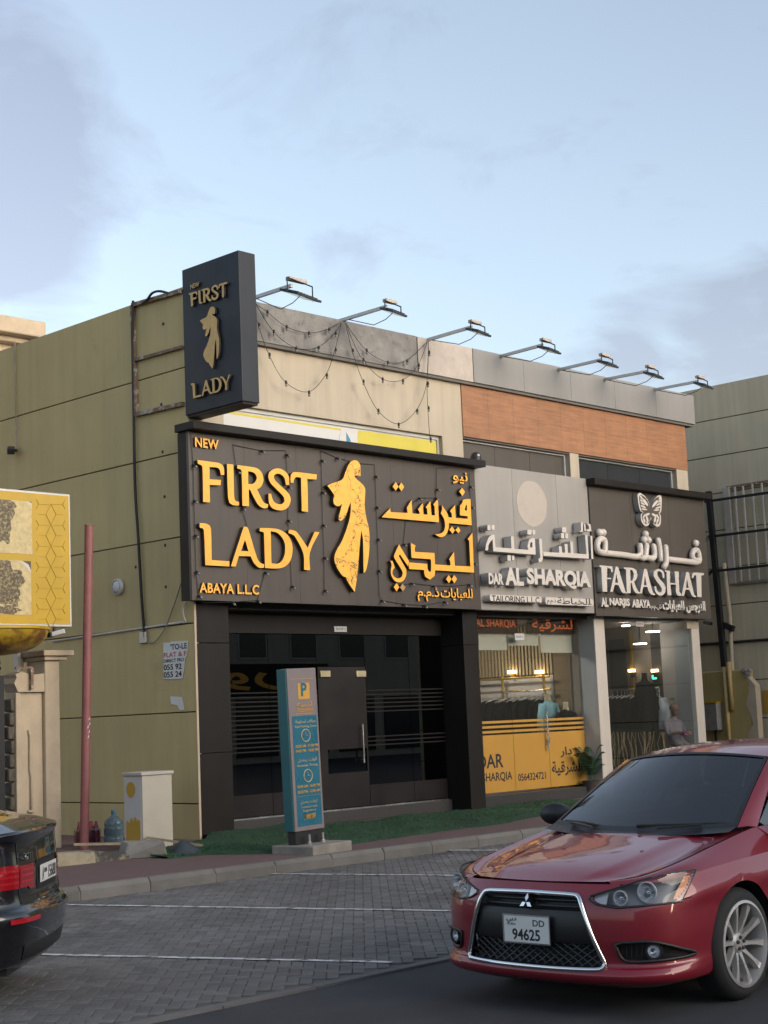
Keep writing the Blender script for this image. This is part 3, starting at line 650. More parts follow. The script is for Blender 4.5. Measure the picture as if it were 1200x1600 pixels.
# slatted side wall, pale wainscot and brass rail inside (on the wall that faces the viewer)
XW = xq0-.03
quick('side_wall', M['interior'], lambda b: b.box(XW, YG+.02, .15, XW+.06, 24, 3.54), S2)
sw = thing('slatted_wall', 'slatted timber side wall inside the tailor shop behind the blinds', 'wall panel', (XW, 19.5, .33))
ya_, yb_ = PX(735, 1030, XW-.06)[1], PX(861, 1030, XW-.06)[1]; zsl = PX(800, 1056, XW)[2]
quick('backing', M['slat_back'], lambda b: b.box(XW-.012, yb_-.02, .33, XW-.002, 23, 3.42), sw)
quick('plain_panel', M['slat_wood'], lambda b: b.box(XW-.03, YG+.2, .33, XW-.002, yb_-.022, 3.42), sw)
k = 0; y_ = yb_
while y_ < 21.4: quick('slat', M['slat'], lambda b: b.box(XW-.05, y_, zsl, XW-.013, y_+.045, 3.42), sw); y_ += .085
quick('wainscot', M['cabinet_side'], lambda b: b.box(XW-.035, yb_, PX(800,1098,XW)[2], XW-.013, 21.4, zsl-.03), sw)
rl = thing('brass_clothes_rail', 'brass tube rail frame along the slatted side wall of the tailor shop', 'rail', (XW-.2, 19.5, .33))
for py_ in (1060, 1080): z = PX(800, py_, XW-.2)[2]; quick('rail', M['brass_rail'], lambda b: b.tube([(XW-.2, yb_-.05, z), (XW-.2, 21.4, z)], .022, 8), rl, smooth=40)
for px_ in (785, 850): yy_ = PX(px_, 1070, XW-.2)[1]; quick('post', M['brass_rail'], lambda b: b.tube([(XW-.2, yy_, .33), (XW-.2, yy_, PX(800,1056,XW-.2)[2])], .028, 8), rl, smooth=40)
# garments
def garment(b, x, y, ztop, zbot, wsh, dp=.05, seed=0):
    r = random.Random(seed); K = 7; vs = []
    for j in range(K+1):
        t = j/K; z = ztop + (zbot-ztop)*t; ww = wsh*(.35+.65*min(1, t*6))*(1+.25*t) if j else wsh*.25
        ring = []
        for k in range(10):
            a = 2*math.pi*k/10; rr = 1 + .18*math.sin(3*a+seed)*t + r.uniform(-.05, .05)
            ring.append((x + dp*math.cos(a)*(1+t)*rr, y + ww*math.sin(a)*rr, z))
        vs.append(ring)
    b.grid([rg+[rg[0]] for rg in vs])
garm_mesh = []
for s in range(4):
    b = B(); garment(b, 0, 0, 0, -1.28, .24, .045, s); me = b.mesh('abaya'); me.materials.append(M['abaya']); me.polygons.foreach_set('use_smooth', [True]*len(me.polygons)); garm_mesh.append(me)
hang = B(); hang.tube([(0,-.2,0),(0,0,.06),(0,.2,0)], .008, 6); hang.tube([(0,0,.06),(0,0,.14),(0,.03,.16)], .005, 6); hang_me = hang.mesh('hanger'); hang_me.materials.append(M['alu_white'])
RKS = ['at the left end of', 'second on', 'third on', 'fourth on', 'fifth on', 'sixth on', 'seventh on', 'eighth on', 'ninth on', 'tenth on', 'eleventh on', 'twelfth on', 'thirteenth on', 'fourteenth on', 'fifteenth on', 'sixteenth on', 'seventeenth on', 'eighteenth on', 'nineteenth on', 'twentieth on']
def rack(x, ya, yb, z, n, shop, group):                     # a rail running away from the glass; ya is its far (left) end
    r = thing('clothes_rack', 'steel rack hung with black abayas inside the %s shop' % shop, 'rack', (x, (ya+yb)/2, .33)); quick('rail', M['steel'], lambda b: [b.tube([(x, ya, z+.15), (x, yb, z+.15)], .015, 8), b.tube([(x, ya, .33), (x, ya, z+.15)], .015, 8), b.tube([(x, yb, .33), (x, yb, z+.15)], .015, 8)], r)
    for k in range(n):
        yy = ya - .06 + (yb-ya+.12)*k/(n-1) + random.uniform(-.012, .012)
        o = bpy.data.objects.new('abaya', garm_mesh[k % 4]); COL.objects.link(o); o.location = (x+random.uniform(-.03, .03), yy, z-random.uniform(0, .03)); o.rotation_euler[2] = math.pi/2+random.uniform(-.25, .25)
        tag(o, 'black abaya %s the %s shop rack, counted from the left' % (RKS[k], shop), 'abaya', group)
        hg = bpy.data.objects.new('hanger', hang_me); COL.objects.link(hg); hg.parent = o; hg.location = (0, 0, -.02)
rack(XW-.45, PX(735,1095,XW-.45)[1], PX(850,1095,XW-.45)[1], PX(800,1093,XW-.45)[2], 20, 'tailor', 'abayas hanging in the tailor shop')
def mannequin(x, y, zn, cm, lab, wsh=.2, neck='mannequin'):
    t = thing('mannequin', lab, 'mannequin', (x, y, .33))
    b = B(); K = 9; prof = [(.06, 0), (.19, -.07), (.23, -.16), (.22, -.35), (.20, -.55), (.22, -.8), (.25, -1.1)]; g = []
    for r, h in prof: g.append([(x + r*math.cos(a)*(1+.05*math.sin(4*a)), y + r*.62*math.sin(a), zn+h) for a in np.linspace(0, 2*math.pi, 17)])
    b.grid(g); obj('garment', b, M[cm], t, smooth=True)
    quick('neck', M[neck], lambda b: b.lathe([(.075, -.03), (.055, .02), (.05, .09), (.06, .13), (.0, .14)], (x, y, zn), (0,0,1), 14), t, smooth=True)
    for s in (-1, 1): quick('sleeve', M[cm], lambda b: b.tube([(x+s*.19, y, zn-.08), (x+s*.27, y, zn-.3), (x+s*.29, y-.03, zn-.62)], [.07, .075, .09], 10), t, smooth=True)
    quick('stand', M['steel'], lambda b: [b.tube([(x, y, .33), (x, y, zn-1.0)], .018, 8), b.lathe([(.16, 0), (.16, .02), (.02, .035)], (x, y, .33), (0,0,1), 20)], t, smooth=40)
p = PX(856, 1094, XW-.34); mannequin(p[0], p[1], p[2], 'cloth_blue', 'tailor shop mannequin in a light blue garment behind the glass')
p = PY(880, 1108, YG+.2); mannequin(XW-.24, YG+.2, p[2], 'abaya', 'tailor shop mannequin in a black garment with bare cream neck')
for k, px_ in enumerate((800, 843)):
    p = PX(px_, 1050, XW-.12); o = thing('wall_lamp', ['lit wall lamp on the slats, left of the pair in the tailor shop', 'lit wall lamp on the slats, right of the pair in the tailor shop'][k], 'lamp', p)
    quick('lamp_shade', M['lamp_warm'], lambda b: b.box(XW-.16, p[1]-.08, p[2]-.03, XW-.09, p[1]+.08, p[2]+.03), o); quick('bracket', M['brass_rail'], lambda b: b.box(XW-.12, p[1]-.03, p[2]-.12, XW-.052, p[1]+.03, p[2]-.031), o)
p = ((xr1+xq0)/2, 19.4, 3.40); t = thing('ceiling_lamp', 'square ceiling lamp inside the tailor shop', 'lamp', p); quick('lamp_panel', M['fill_glow'], lambda b: b.box(p[0]-.3, p[1]-.3, 3.40, p[0]+.3, p[1]+.3, 3.42), t)  # glowing panel added to brighten the tailor shop interior

# ---- abaya shop with the butterfly sign
YG3 = FY+.06; DF3 = YG3-.012; XW3 = EX-.08
S3 = thing('shopfront', 'tall clear shop window under the charcoal butterfly sign', 'shopfront', ((xq1+xs0)/2, YG3, .15))
x0, x1 = xq1, xs0
quick('threshold', M['granite'], lambda b: b.box(x0+.005, YG3-.1, .15, x1-.005, YG3+.12, .35), S3)
xm_ = (x0*.5+x1*.5)
for a, b_ in ((x0+.006, xm_-.003), (xm_+.003, x1-.004)): quick('glass_pane', M['glass_clear'], lambda b: b.box(a, YG3, .35, b_, YG3+.012, 3.5), S3)
quick('frame', M['pillar_grey'], lambda b: b.box(x1-.03, YG3+.014, .35, x1-.004, YG3+.36, 3.5), S3)
quick('room', M['interior_mid'], lambda b: [b.box(x0-.02, 24, .1, XW3, 24.1, 3.54), b.box(XW3, YG3+.37, .1, XW3+.02, 24, 3.54), b.box(x0, YG3+.02, 3.46, XW3, 24, 3.54), b.box(x0-.06, YG3+.6, .1, x0-.02, 24, 3.54)], S3)
quick('shop_floor', M['shop_floor'], lambda b: b.box(x0, YG3+.13, .2, XW3, 24, .33), S3)
c = PY(999, 975, DF3); qp = quick('number_plate', M['banner_white'], lambda b: b.box(c[0]-.13, DF3-.012, c[2]-.05, c[0]+.13, DF3-.001, c[2]+.05), S3)
text_box('plate_text', 'SHOP 3', (c[0]-.10, DF3-.014, c[2]-.018), .20, .036, M['ink_red'], parent=qp, depth=.001)
rack(XW3-.35, PX(950,1090,XW3-.35)[1], PX(1030,1090,XW3-.35)[1], PX(990,1088,XW3-.35)[2], 14, 'butterfly', 'abayas hanging in the butterfly shop')
p = PX(1007, 1062, XW3-.75); mannequin(p[0], p[1], p[2], 'abaya', 'tall mannequin in a plain black abaya in the butterfly shop window', neck='abaya')
p = PX(1036, 1090, XW3-.25); o = thing('white_robe', 'pale robe hanging beside the black abaya in the butterfly shop', 'robe', (p[0], p[1], .33)); b = B(); garment(b, p[0], p[1], p[2], p[2]-1.3, .12, .14, 5); obj('robe', b, M['cloth_grey'], o, smooth=True)
gd = 0
for px_ in (953, 966, 980, 995, 1011, 1026):
    p = PY(px_, 1140, 17.95); t = thing('embroidered_abaya', ['leftmost', 'second from the left', 'third from the left', 'fourth from the left', 'fifth from the left', 'rightmost'][gd]+' of the gold-embroidered black abayas low in the butterfly shop window', 'abaya', (p[0], 17.95, .33), group='gold-embroidered abayas in the window')
    b = B(); K = 8; g_ = []
    for j in range(K+1):
        zz = p[2] + (.36-p[2])*j/K; g_.append([(p[0] + (.19+.02*math.sin(5*a+gd))*math.cos(a), 17.95 + .12*math.sin(a), zz) for a in np.linspace(0, 2*math.pi, 17)])
    b.grid(g_); obj('cloth', b, M['abaya'], t, smooth=True); b = B()
    for q in range(5):
        r = random.Random(gd*7+q); xs_ = p[0] + r.uniform(-.13, .13); pts = []; ph = r.uniform(0, 6); sl_ = r.uniform(-.12, .12)
        for j in range(9):
            dx_ = xs_ + sl_*j/8*1.2 + .035*math.sin(j*1.1+ph) + r.uniform(-.015, .015); dd = max(-.95, min(.95, (dx_-p[0])/.19)); pts.append((p[0]+dd*.19, 17.95-.125*math.sqrt(1-dd*dd)-.006, p[2]-.04-r.uniform(0,.02)-j*.11))
        b.tube(pts, .005, 5)
    obj('embroidery', b, M['abaya_gold'], t); gd += 1
for k, (px_, lab) in enumerate(((984, 'gold shelf upright left of the black abaya in the butterfly shop'), (1050, 'gold shelf upright right of the green exit sign in the butterfly shop'))):
    a = PX(px_, 985, XW3-.06); quick('shelf_upright', M['brass_rail'], lambda b: [b.bar((XW3-.06, a[1], .33), (XW3-.06, a[1], a[2]), .06, .07), b.bar((XW3-.06, a[1], 1.9), (XW3-.3, a[1], 1.9), .04, .04)], label=lab, cat='upright')
for (xa_, xb2_, py_, lab) in ((1016, 1044, 986, 'dark tall panel on the side wall right of the black abaya'), (951, 976, 998, 'dark tall panel on the side wall at the left of the butterfly shop')):
    ya2, yb2 = PX(xa_, 1000, XW3-.03)[1], PX(xb2_, 1000, XW3-.03)[1]; quick('wall_panel', M['interior_dark'], lambda b: b.box(XW3-.03, yb2, .4, XW3-.006, ya2, PX(xb2_, py_, XW3-.03)[2]), label=lab, cat='panel')
for k, (px_, lab) in enumerate(((987, 'small lit lamp on the left gold upright in the butterfly shop'), (1023, 'small lit lamp above the green exit sign in the butterfly shop'))):
    p = PX(px_, 1048, XW3-.12); t = thing('shelf_lamp', lab, 'lamp', p); quick('lamp_shade', M['lamp_warm'], lambda b: b.box(XW3-.15, p[1]-.07, p[2]-.025, XW3-.09, p[1]+.07, p[2]+.03), t); quick('bracket', M['dark_metal'], lambda b: b.box(XW3-.12, p[1]-.04, p[2]-.14, XW3-.035, p[1]+.04, p[2]-.026), t)
p = PX(1023, 1058, XW3-.08); t = thing('exit_sign', 'small green lit exit sign in the butterfly shop', 'sign', p)
quick('housing', M['dark_metal'], lambda b: b.box(XW3-.10, p[1]-.08, p[2]-.06, XW3-.06, p[1]+.08, p[2]+.06), t); quick('lit_face', M['exit_green'], lambda b: b.box(XW3-.105, p[1]-.06, p[2]-.04, XW3-.101, p[1]+.05, p[2]+.04), t)
for k, (px_, py_, Y_, lab) in enumerate(((978, 977, 18.3, 'round ceiling lamp nearest the left glass of the butterfly shop'), (1020, 987, 18.2, 'square ceiling lamp to the right in the butterfly shop'), (1000, 1006, 18.7, 'square ceiling lamp deepest in the butterfly shop'))):
    p = PY(px_, py_, Y_); t = thing('ceiling_lamp', lab, 'lamp', (p[0], Y_, 3.46))
    quick('lamp_panel', M['lamp_dim'], lambda b: b.lathe([(.08, 0), (.08, .02)], (p[0], Y_, p[2]), (0,0,-1), 16) if k == 0 else b.box(p[0]-.10, Y_-.10, p[2]-.01, p[0]+.10, Y_+.10, p[2]+.01), t)
    quick('drop_rod', M['dark_metal'], lambda b: b.bar((p[0], Y_, p[2]+.02), (p[0], Y_, 3.46), .02, .02), t)

# ================================================================== SIGNS
# ---- large brown board with gold letters
Z1 = (300,710,6.); Z2 = (300,810,6.); Z3 = (590,740,7.5); Z4 = (600,830,8.); ZF = (500,700,6.667)
LAT = {'F': [[(50,52),(240,78),(275,92),(298,125),(302,192),(270,192),(262,150),(240,125),(165,118),(165,232),(270,240),(268,290),(165,285),(168,450),(105,445),(98,120),(85,100),(55,88)]],
 'I': [[(328,88),(388,95),(395,390),(402,425),(415,438),(442,445),(440,478),(385,475),(352,455),(338,400)]],
 'R': [[(425,100),(560,118),(620,135),(655,175),(670,230),(660,280),(635,315),(610,325),(660,430),(680,455),(715,468),(710,498),(680,505),(640,490),(605,450),(545,330),(532,328),(535,487),(473,482),(465,160),(455,140),(425,132)],[(527,158),(575,168),(600,195),(608,225),(595,255),(570,275),(527,278)]],
 'S': [[(910,285),(880,285),(870,230),(850,200),(820,182),(790,182),(770,195),(768,220),(785,250),(860,320),(905,365),(925,410),(922,450),(900,495),(855,522),(805,522),(755,505),(728,470),(718,420),(718,368),(742,370),(752,410),(775,450),(810,465),(845,465),(868,440),(862,405),(840,375),(770,305),(735,265),(718,220),(720,180),(745,150),(790,132),(830,135),(875,160),(902,195),(912,235)]],
 'T': [[(925,265),(925,210),(935,180),(960,165),(1170,188),(1168,235),(1082,230),(1088,540),(1030,532),(1022,220),(985,212),(965,222),(955,240),(952,265)]]}
LAD = {'L': [[(72,45),(130,48),(165,65),(178,100),(185,390),(352,402),(350,450),(125,438),(112,115),(100,92),(72,85)]],
 'A': [[(485,78),(515,80),(530,105),(610,370),(640,415),(678,430),(675,462),(630,462),(595,435),(570,400),(552,355),(440,352),(410,452),(365,448)],[(497,200),(530,308),(460,305)]],
 'D': [[(635,90),(740,92),(820,105),(880,140),(920,190),(942,260),(940,330),(920,400),(880,445),(820,468),(685,465),(675,135),(660,125),(635,120)],[(738,120),(800,135),(845,180),(868,230),(875,290),(865,350),(840,400),(800,425),(745,420)]],
 'Y': [[(908,108),(945,110),(985,130),(1085,275),(1150,125),(1195,130),(1105,320),(1108,485),(1050,482),(1045,330),(965,170),(940,150),(905,138)]]}
ARA = [([[(48,512),(148,405),(152,450),(352,462),(345,395),(398,308),(408,467),(492,473),(490,445),(473,420),(530,343),(538,477),(585,482),(582,415),(565,395),(618,320),(632,488),(672,492),(668,385),(652,362),(707,293),(718,570)]], Z3),
 ([[(752,370),(820,470),(830,512),(872,515),(868,465),(848,440),(908,365),(915,520),(1055,530),(1055,500),(985,492),(965,488),(965,400),(968,370),(990,350),(1000,312),(1030,300),(1088,298),(1103,605),(835,580),(830,650),(800,715),(760,742),(715,738),(675,710),(730,705),(770,680),(790,630),(785,550),(770,510),(740,465),(755,420)],[(1020,430),(1035,365),(1045,370),(1048,435)]], Z3),
 ([[(1105,18),(1125,518),(640,488),(632,560),(575,605),(520,570),(505,530),(500,485),(314,472),(316,390),(540,408),(548,480),(570,510),(588,500),(590,380),(582,350),(345,333),(335,145),(395,180),(385,215),(390,258),(632,272),(638,415),(832,428),(828,378),(815,350),(875,258),(885,432),(1080,440),(1065,120),(1045,100)]], Z4),
 ([[(188,165),(312,375),(305,445),(200,290),(185,310),(280,480),(275,560),(240,620),(190,638),(135,620),(95,560),(85,500),(95,420),(80,370),(105,370),(125,420),(135,455),(110,490),(105,530),(130,570),(180,590),(220,570),(235,530),(225,490),(130,335),(128,300)]], Z4)]
DOTS = [([(212,98),(245,152),(212,202),(178,150)], Z3), ([(278,105),(312,155),(280,208),(246,155)], Z3), ([(990,165),(1025,215),(992,262),(958,210)], Z3), ([(872,618),(905,665),(878,705),(840,658)], Z3), ([(945,622),(972,668),(945,700),(912,660)], Z3),
 ([(810,548),(844,598),(812,650),(775,598)], Z4), ([(878,545),(912,598),(880,652),(846,600)], Z4), ([(158,648),(192,700),(158,752),(122,698)], Z4)]
LADY = [(355,128),(385,132),(408,155),(422,200),(422,292),(405,295),(360,288),(372,315),(430,365),(462,405),(472,440),(468,520),(466,620),(485,740),(508,830),(517,950),(512,1080),(497,1200),(478,1275),(455,1305),(452,1150),(448,950),(432,860),(415,1000),(400,1200),(385,1350),(362,1500),(290,1395),(270,1345),(240,1335),(190,1270),(155,1190),(150,1140),(170,1070),(220,985),(260,890),(300,770),(318,680),(322,565),(300,610),(280,680),(245,740),(210,760),(193,740),(200,700),(232,580),(200,605),(165,600),(142,575),(140,540),(148,490),(115,440),(75,392),(130,365),(200,345),(240,318),(265,250),(300,170),(325,140)]
def crackle(m):                                            # flaking dark cracks on the gold leaf figure
    t = m.node_tree; b = t.nodes['Principled BSDF']; co = N(t, 'ShaderNodeTexCoord'); n = N(t, 'ShaderNodeTexNoise', Scale=2.2, Detail=5.0, Roughness=.6); t.links.new(co.outputs['Object'], n.inputs['Vector'])
    s = N(t, 'ShaderNodeMath', operation='SUBTRACT'); t.links.new(n.outputs[0], s.inputs[0]); s.inputs[1].default_value = .5; a = N(t, 'ShaderNodeMath', operation='ABSOLUTE'); t.links.new(s.outputs[0], a.inputs[0])
    r = N(t, 'ShaderNodeMapRange'); r.inputs[1].default_value = .003; r.inputs[2].default_value = .010; t.links.new(a.outputs[0], r.inputs[0])
    x = N(t, 'ShaderNodeMixRGB', Color1=(.16,.09,.03,1)); t.links.new(r.outputs[0], x.inputs[0]); t.links.new(b.inputs['Base Color'].links[0].from_socket, x.inputs[2]); t.links.new(x.outputs[0], b.inputs['Base Color'])
crackle(mat('gold_cracked', (.92,.45,.065), .45, var=.12, vs=9))
GOLD, GS = M['gold_orange'], M['letter_side']
SG = thing('shop_sign', 'large brown signboard with raised gold latin and Arabic letters and a gold lady', 'sign', (17.4, SY, 3.53))
xa, xb_ = PY(297, 800, SY)[0], PY(746, 830, SY)[0]; za, zb_ = PY(500, 944, SY)[2], 5.97
np_ = 6
for i in range(np_):
    p0, p1 = xa+(xb_-xa)*i/np_, xa+(xb_-xa)*(i+1)/np_; quick('panel', M['sign_brown'], lambda b: b.box(p0+(.0015 if i else 0), SY, za, p1-.0015, SY+.05, zb_), SG)
quick('return', M['black_acp'], lambda b: [b.box(xa, SY+.051, za+.002, xa+.05, FY-.004, zb_), b.box(xb_-.05, SY+.051, za+.002, xb_-.002, FY-.004, zb_), b.box(xa+.051, SY+.051, za+.003, xb_-.051, FY-.004, za+.05)], SG)
quick('top_ledge', M['black_acp'], lambda b: [b.box(xa-.06, SY-.20, zb_+.004, xb_+.08, FY-.01, zb_+.12)], SG, bevel=.008)
def sdep(lst, zoom, d=.075, front=None):
    for lp in lst: traced('letter', lp, zoom, SY-d, d-.012, front or GOLD, GS, SG)
sdep(LAT.values(), Z1); sdep(LAD.values(), Z2)
for lp, z in ARA: traced('letter', lp, z, SY-.075, .063, GOLD, GS, SG)
for lp, z in DOTS: traced('letter_dot', [lp], z, SY-.075, .063, GOLD, GS, SG, smooth=False)
traced('letter_dot', [[(232,655),(270,702),(235,752),(200,700)]], Z4, SY-.075, .063, M['gold_faded'], GS, SG, smooth=False, label='faded diamond dot that has lost its gold')
traced('lady_figure', [LADY], ZF, SY-.09, .075, M['gold_cracked'], GS, SG, label='gold cut-out of a draped lady with cracked leaf')
tx = dict(parent=SG, depth=.03)
text_px('lettering', 'NEW', (305,698), (342,701), (305,683), SY-.04, GOLD, GS, bold=.026, spacing=1.06, **tx)
text_px('lettering', 'ABAYA L.L.C', (312,926), (405,928), (312,910), SY-.04, GOLD, GS, bold=.026, spacing=1.06, **tx)
text_px('lettering', AR_NIYO, (708,755), (731,758), (708,736), SY-.04, GOLD, GS, bold=.016, **tx)
text_px('lettering', AR_LLABAYAT, (689,937), (739,938), (689,918), SY-.04, GOLD, GS, bold=.016, **tx)
text_px('lettering', AR_DHMM, (653,939), (687,939), (653,918), SY-.04, GOLD, GS, bold=.016, **tx)

p = PY(740, 716, SY-.1); t = thing('dome_camera', 'small dark dome camera on the right end of the brown signboard ledge', 'camera', p)
quick('housing', M['dark_metal'], lambda b: b.lathe([(.10,0),(.10,.05),(.085,.10),(.05,.14),(.0001,.155)], (xb_-.04, SY-.08, zb_+.121), (0,0,1), 18), t, smooth=40)
quick('lens', M['banner_white'], lambda b: sph(b, (xb_-.06, SY-.15, zb_+.20), .03), t, smooth=True)

# ---- grey board
AS = thing('shop_sign', 'light grey signboard with raised white tailoring shop letters and a pale disc', 'sign', (22.3, SY, 3.55))
ax0, ax1 = xb_+.006, PY(926, 870, SY)[0]; ya0, ya1 = PY(840, 955, SY)[2], PY(830, 736, SY)[2]
sx = [ax0, PY(807, 850, SY)[0], PY(876, 850, SY)[0], ax1-.004]
for i in range(3): quick('panel', M['grey_panel'], lambda b: b.box(sx[i]+(.003 if i else 0), SY+.03, ya0, sx[i+1]-.003, SY+.07, ya1), AS)
quick('return', M['grey_acp'], lambda b: b.box(ax0+.002, SY+.071, ya0+.003, ax1-.006, FY-.004, ya1-.003), AS)
c = PY(831, 787, SY+.03); rw = (PY(855,787,SY)[0]-PY(808,787,SY)[0])/2; rh = (PY(831,752,SY)[2]-PY(831,823,SY)[2])/2
quick('pale_disc', M['peach'], lambda b: b.prism([(c[0]+rw*math.cos(t)*(1+.012*math.sin(9*t)), SY+.026, c[2]+rh*math.sin(t)*(1+.01*math.sin(7*t))) for t in np.linspace(0, 2*math.pi, 48, False)], (0, .003, 0)), AS)
Z5 = (740,800,6.); WH, WS = M['letter_white'], M['letter_white_side']
SHQ = [[[(1095,222),(1112,225),(1122,440),(1105,440)]],
 [[(1045,215),(1068,218),(1080,438),(655,410),(652,372),(803,382),(800,320),(825,322),(830,380),(858,382),(852,300),(880,300),(885,382),(912,384),(905,275),(930,278),(935,388),(1060,396)]],
 [[(615,250),(640,252),(650,440),(640,465),(612,472),(608,435),(625,432)]],
 [[(505,320),(520,260),(545,245),(575,245),(582,400),(185,368),(178,255),(160,275),(140,310),(135,360),(110,358),(118,300),(140,240),(170,212),(195,212),(205,330),(355,342),(350,225),(375,228),(382,345),(515,355)],[(530,330),(532,290),(550,280),(552,335)]],
 [[(1005,95),(1025,98),(1025,185),(995,190),(1000,175),(1008,175)]], [[(1035,110),(1048,112),(1052,180),(1040,180)]], [[(1060,105),(1095,115),(1105,180),(1060,178),(1058,162),(1085,162),(1080,130)]]]
for lp in SHQ: traced('letter', lp, Z5, SY-.17, .17, WH, WS, AS, smooth=False)
for q in ((130,120,160,168),(168,122,196,166),(505,165,545,210),(552,168,578,210),(830,142,868,190),(820,198,850,245),(860,200,885,245),(318,405,350,455),(360,408,382,450)):
    traced('letter_dot', [[(q[0],q[1]),(q[2],q[1]+2),(q[2],q[3]+2),(q[0],q[3])]], Z5, SY-.17, .17, WH, WS, AS, smooth=False)
tw = dict(parent=AS, depth=.17, bold=.05)
text_px('lettering', 'DAR', (764,912.5), (787,914), (764,895), SY-.17, WH, WS, **tw)
text_px('lettering', 'AL', (790,914), (819,917), (790,886), SY-.17, WH, WS, **tw)
text_px('lettering', 'SHARQIA', (824,917), (924,922), (824,887), SY-.17, WH, WS, **tw)
def pill(a, b_, nm):
    p, q = PY(*a, SY-.14), PY(*b_, SY-.14); r = (p[2]-q[2])/2; zc_ = (p[2]+q[2])/2; pts = [(p[0]+r*.6*math.cos(t), SY-.14, zc_+r*math.sin(t)) for t in np.linspace(math.pi/2, 3*math.pi/2, 10)] + [(q[0]+r*.6*math.cos(t), SY-.14, zc_+r*math.sin(t)) for t in np.linspace(-math.pi/2, math.pi/2, 10)]
    return quick(nm, [M['letter_white']], lambda b: b.prism(pts, (0, .165, 0)), AS)
pp = pill((767,929), (845,942), 'name_plate'); text_px('plate_text', 'TAILORING L.L.C', (769,940), (843,941), (769,930), SY-.142, M['ink'], parent=pp, depth=.002, bold=.015)
pp = pill((854,933), (926,947), 'name_plate'); text_px('plate_text', AR_KHAYAT, (871,946), (925,946), (871,933), SY-.142, M['ink'], parent=pp, depth=.002, bold=.012); text_px('plate_text', AR_DHMM, (855,944), (869,944), (855,935), SY-.142, M['ink'], parent=pp, depth=.002, bold=.012)

# ---- charcoal board with the butterfly
FA = thing('shop_sign', 'charcoal signboard with white rounded letters and a butterfly emblem', 'sign', (26, SY, 3.5))
fx0, fx1 = ax1, PY(1104, 860, SY)[0]; fz0, fz1 = PY(1010, 964, SY)[2], 5.93
for i in range(3):
    p0, p1 = fx0+(fx1-fx0)*i/3, fx0+(fx1-fx0)*(i+1)/3; quick('panel', M['sign_charcoal'], lambda b: b.box(p0+.002, SY, fz0, p1-.002, SY+.05, fz1), FA)
quick('return', M['black_acp'], lambda b: b.box(fx0+.004, SY+.051, fz0+.003, fx1-.004, FY-.004, fz1), FA)
quick('top_ledge', M['black_acp'], lambda b: b.box(fx0-.03, SY-.18, fz1+.004, fx1+.04, FY-.01, fz1+.13), FA, bevel=.008)
Z7 = (925,760,6.4865); Z8 = (925,870,6.316)
def stroke(b, pts, r, d):
    P = [PY(Z7[0]+x/Z7[2], Z7[1]+y/Z7[2], SY-d) for x, y in pts]; O = []; K = len(P)
    for i in range(K-1):
        for k in range(5):
            t = k/5; p0, p1, p2, p3 = P[max(i-1,0)], P[i], P[i+1], P[min(i+2,K-1)]
            O.append(.5*((2*p1)+(p2-p0)*t+(2*p0-5*p1+4*p2-p3)*t*t+(3*p1-p0-3*p2+p3)*t**3))
    O.append(P[-1]); b.tube([(p[0], p[1]+r, p[2]) for p in O], r, 10); sph(b, (O[0][0], O[0][1]+r, O[0][2]), r); sph(b, (O[-1][0], O[-1][1]+r, O[-1][2]), r)
for st in ([[(155,672),(158,600),(150,545),(120,530),(92,545),(78,590),(82,635),(105,662),(155,672),(330,690),(500,705),(512,600)],[(500,705),(560,720),(578,600)],[(575,715),(635,728),(658,690),(648,605)]], [[(695,545),(712,640),(718,735)]], [[(770,615),(776,760),(755,812)],[(785,735),(940,752),(1095,765),(1108,700),(1090,648),(1055,652),(1040,700),(1062,742),(1095,752)]]):
    b = B()
    for s in st: stroke(b, s, .062, .14)
    obj('letter', b, WH, FA, smooth=True)
for x, y in ((95,465),(130,466),(560,483),(545,540),(588,542),(1070,574)):
    p = PY(Z7[0]+x/Z7[2], Z7[1]+y/Z7[2], SY-.1); quick('letter_dot', WH, lambda b: sph(b, (p[0], SY-.05, p[2]), .075, 14, 9), FA, smooth=True)
FAR = [[[(75,82),(200,95),(205,150),(190,150),(185,120),(150,105),(148,205),(190,210),(188,222),(148,220),(150,345),(105,342),(92,105),(75,98)]],
 [[(235,95),(258,100),(330,340),(345,355),(340,362),(300,352),(285,330),(262,280),(225,275),(205,345),(180,345)],[(240,165),(258,258),(228,256)]],
 [[(315,105),(400,110),(440,135),(450,185),(435,225),(415,245),(450,330),(480,355),(470,362),(440,360),(415,335),(390,255),(380,255),(382,360),(345,358),(335,125),(315,118)],[(378,125),(400,135),(412,165),(408,210),(395,235),(380,238)]],
 [[(515,118),(540,122),(600,345),(625,370),(615,378),(580,368),(560,340),(545,298),(508,295),(492,362),(472,360)],[(522,185),(540,282),(512,280)]],
 [[(715,210),(700,210),(690,160),(665,140),(645,148),(645,180),(665,215),(710,265),(728,310),(722,350),(700,378),(670,382),(640,365),(620,330),(618,290),(632,290),(640,325),(660,350),(685,348),(690,320),(675,290),(630,230),(608,190),(610,150),(635,125),(670,122),(700,140),(714,170)]],
 [[(722,132),(770,140),(772,258),(825,262),(815,145),(855,145),(862,340),(885,375),(880,385),(845,382),(830,350),(828,275),(775,272),(785,380),(745,378),(735,150),(722,145)]],
 [[(930,150),(955,152),(1010,375),(1030,390),(1020,398),(990,388),(975,360),(960,325),(925,322),(908,385),(885,383)],[(938,215),(955,308),(928,306)]],
 [[(985,210),(990,165),(1010,155),(1105,162),(1103,182),(1078,182),(1082,398),(1040,395),(1028,182),(1010,185),(998,212)]]]
for lp in FAR: traced('letter', lp, Z8, SY-.13, .125, WH, WS, FA)
tf = dict(parent=FA, depth=.08, bold=.05)
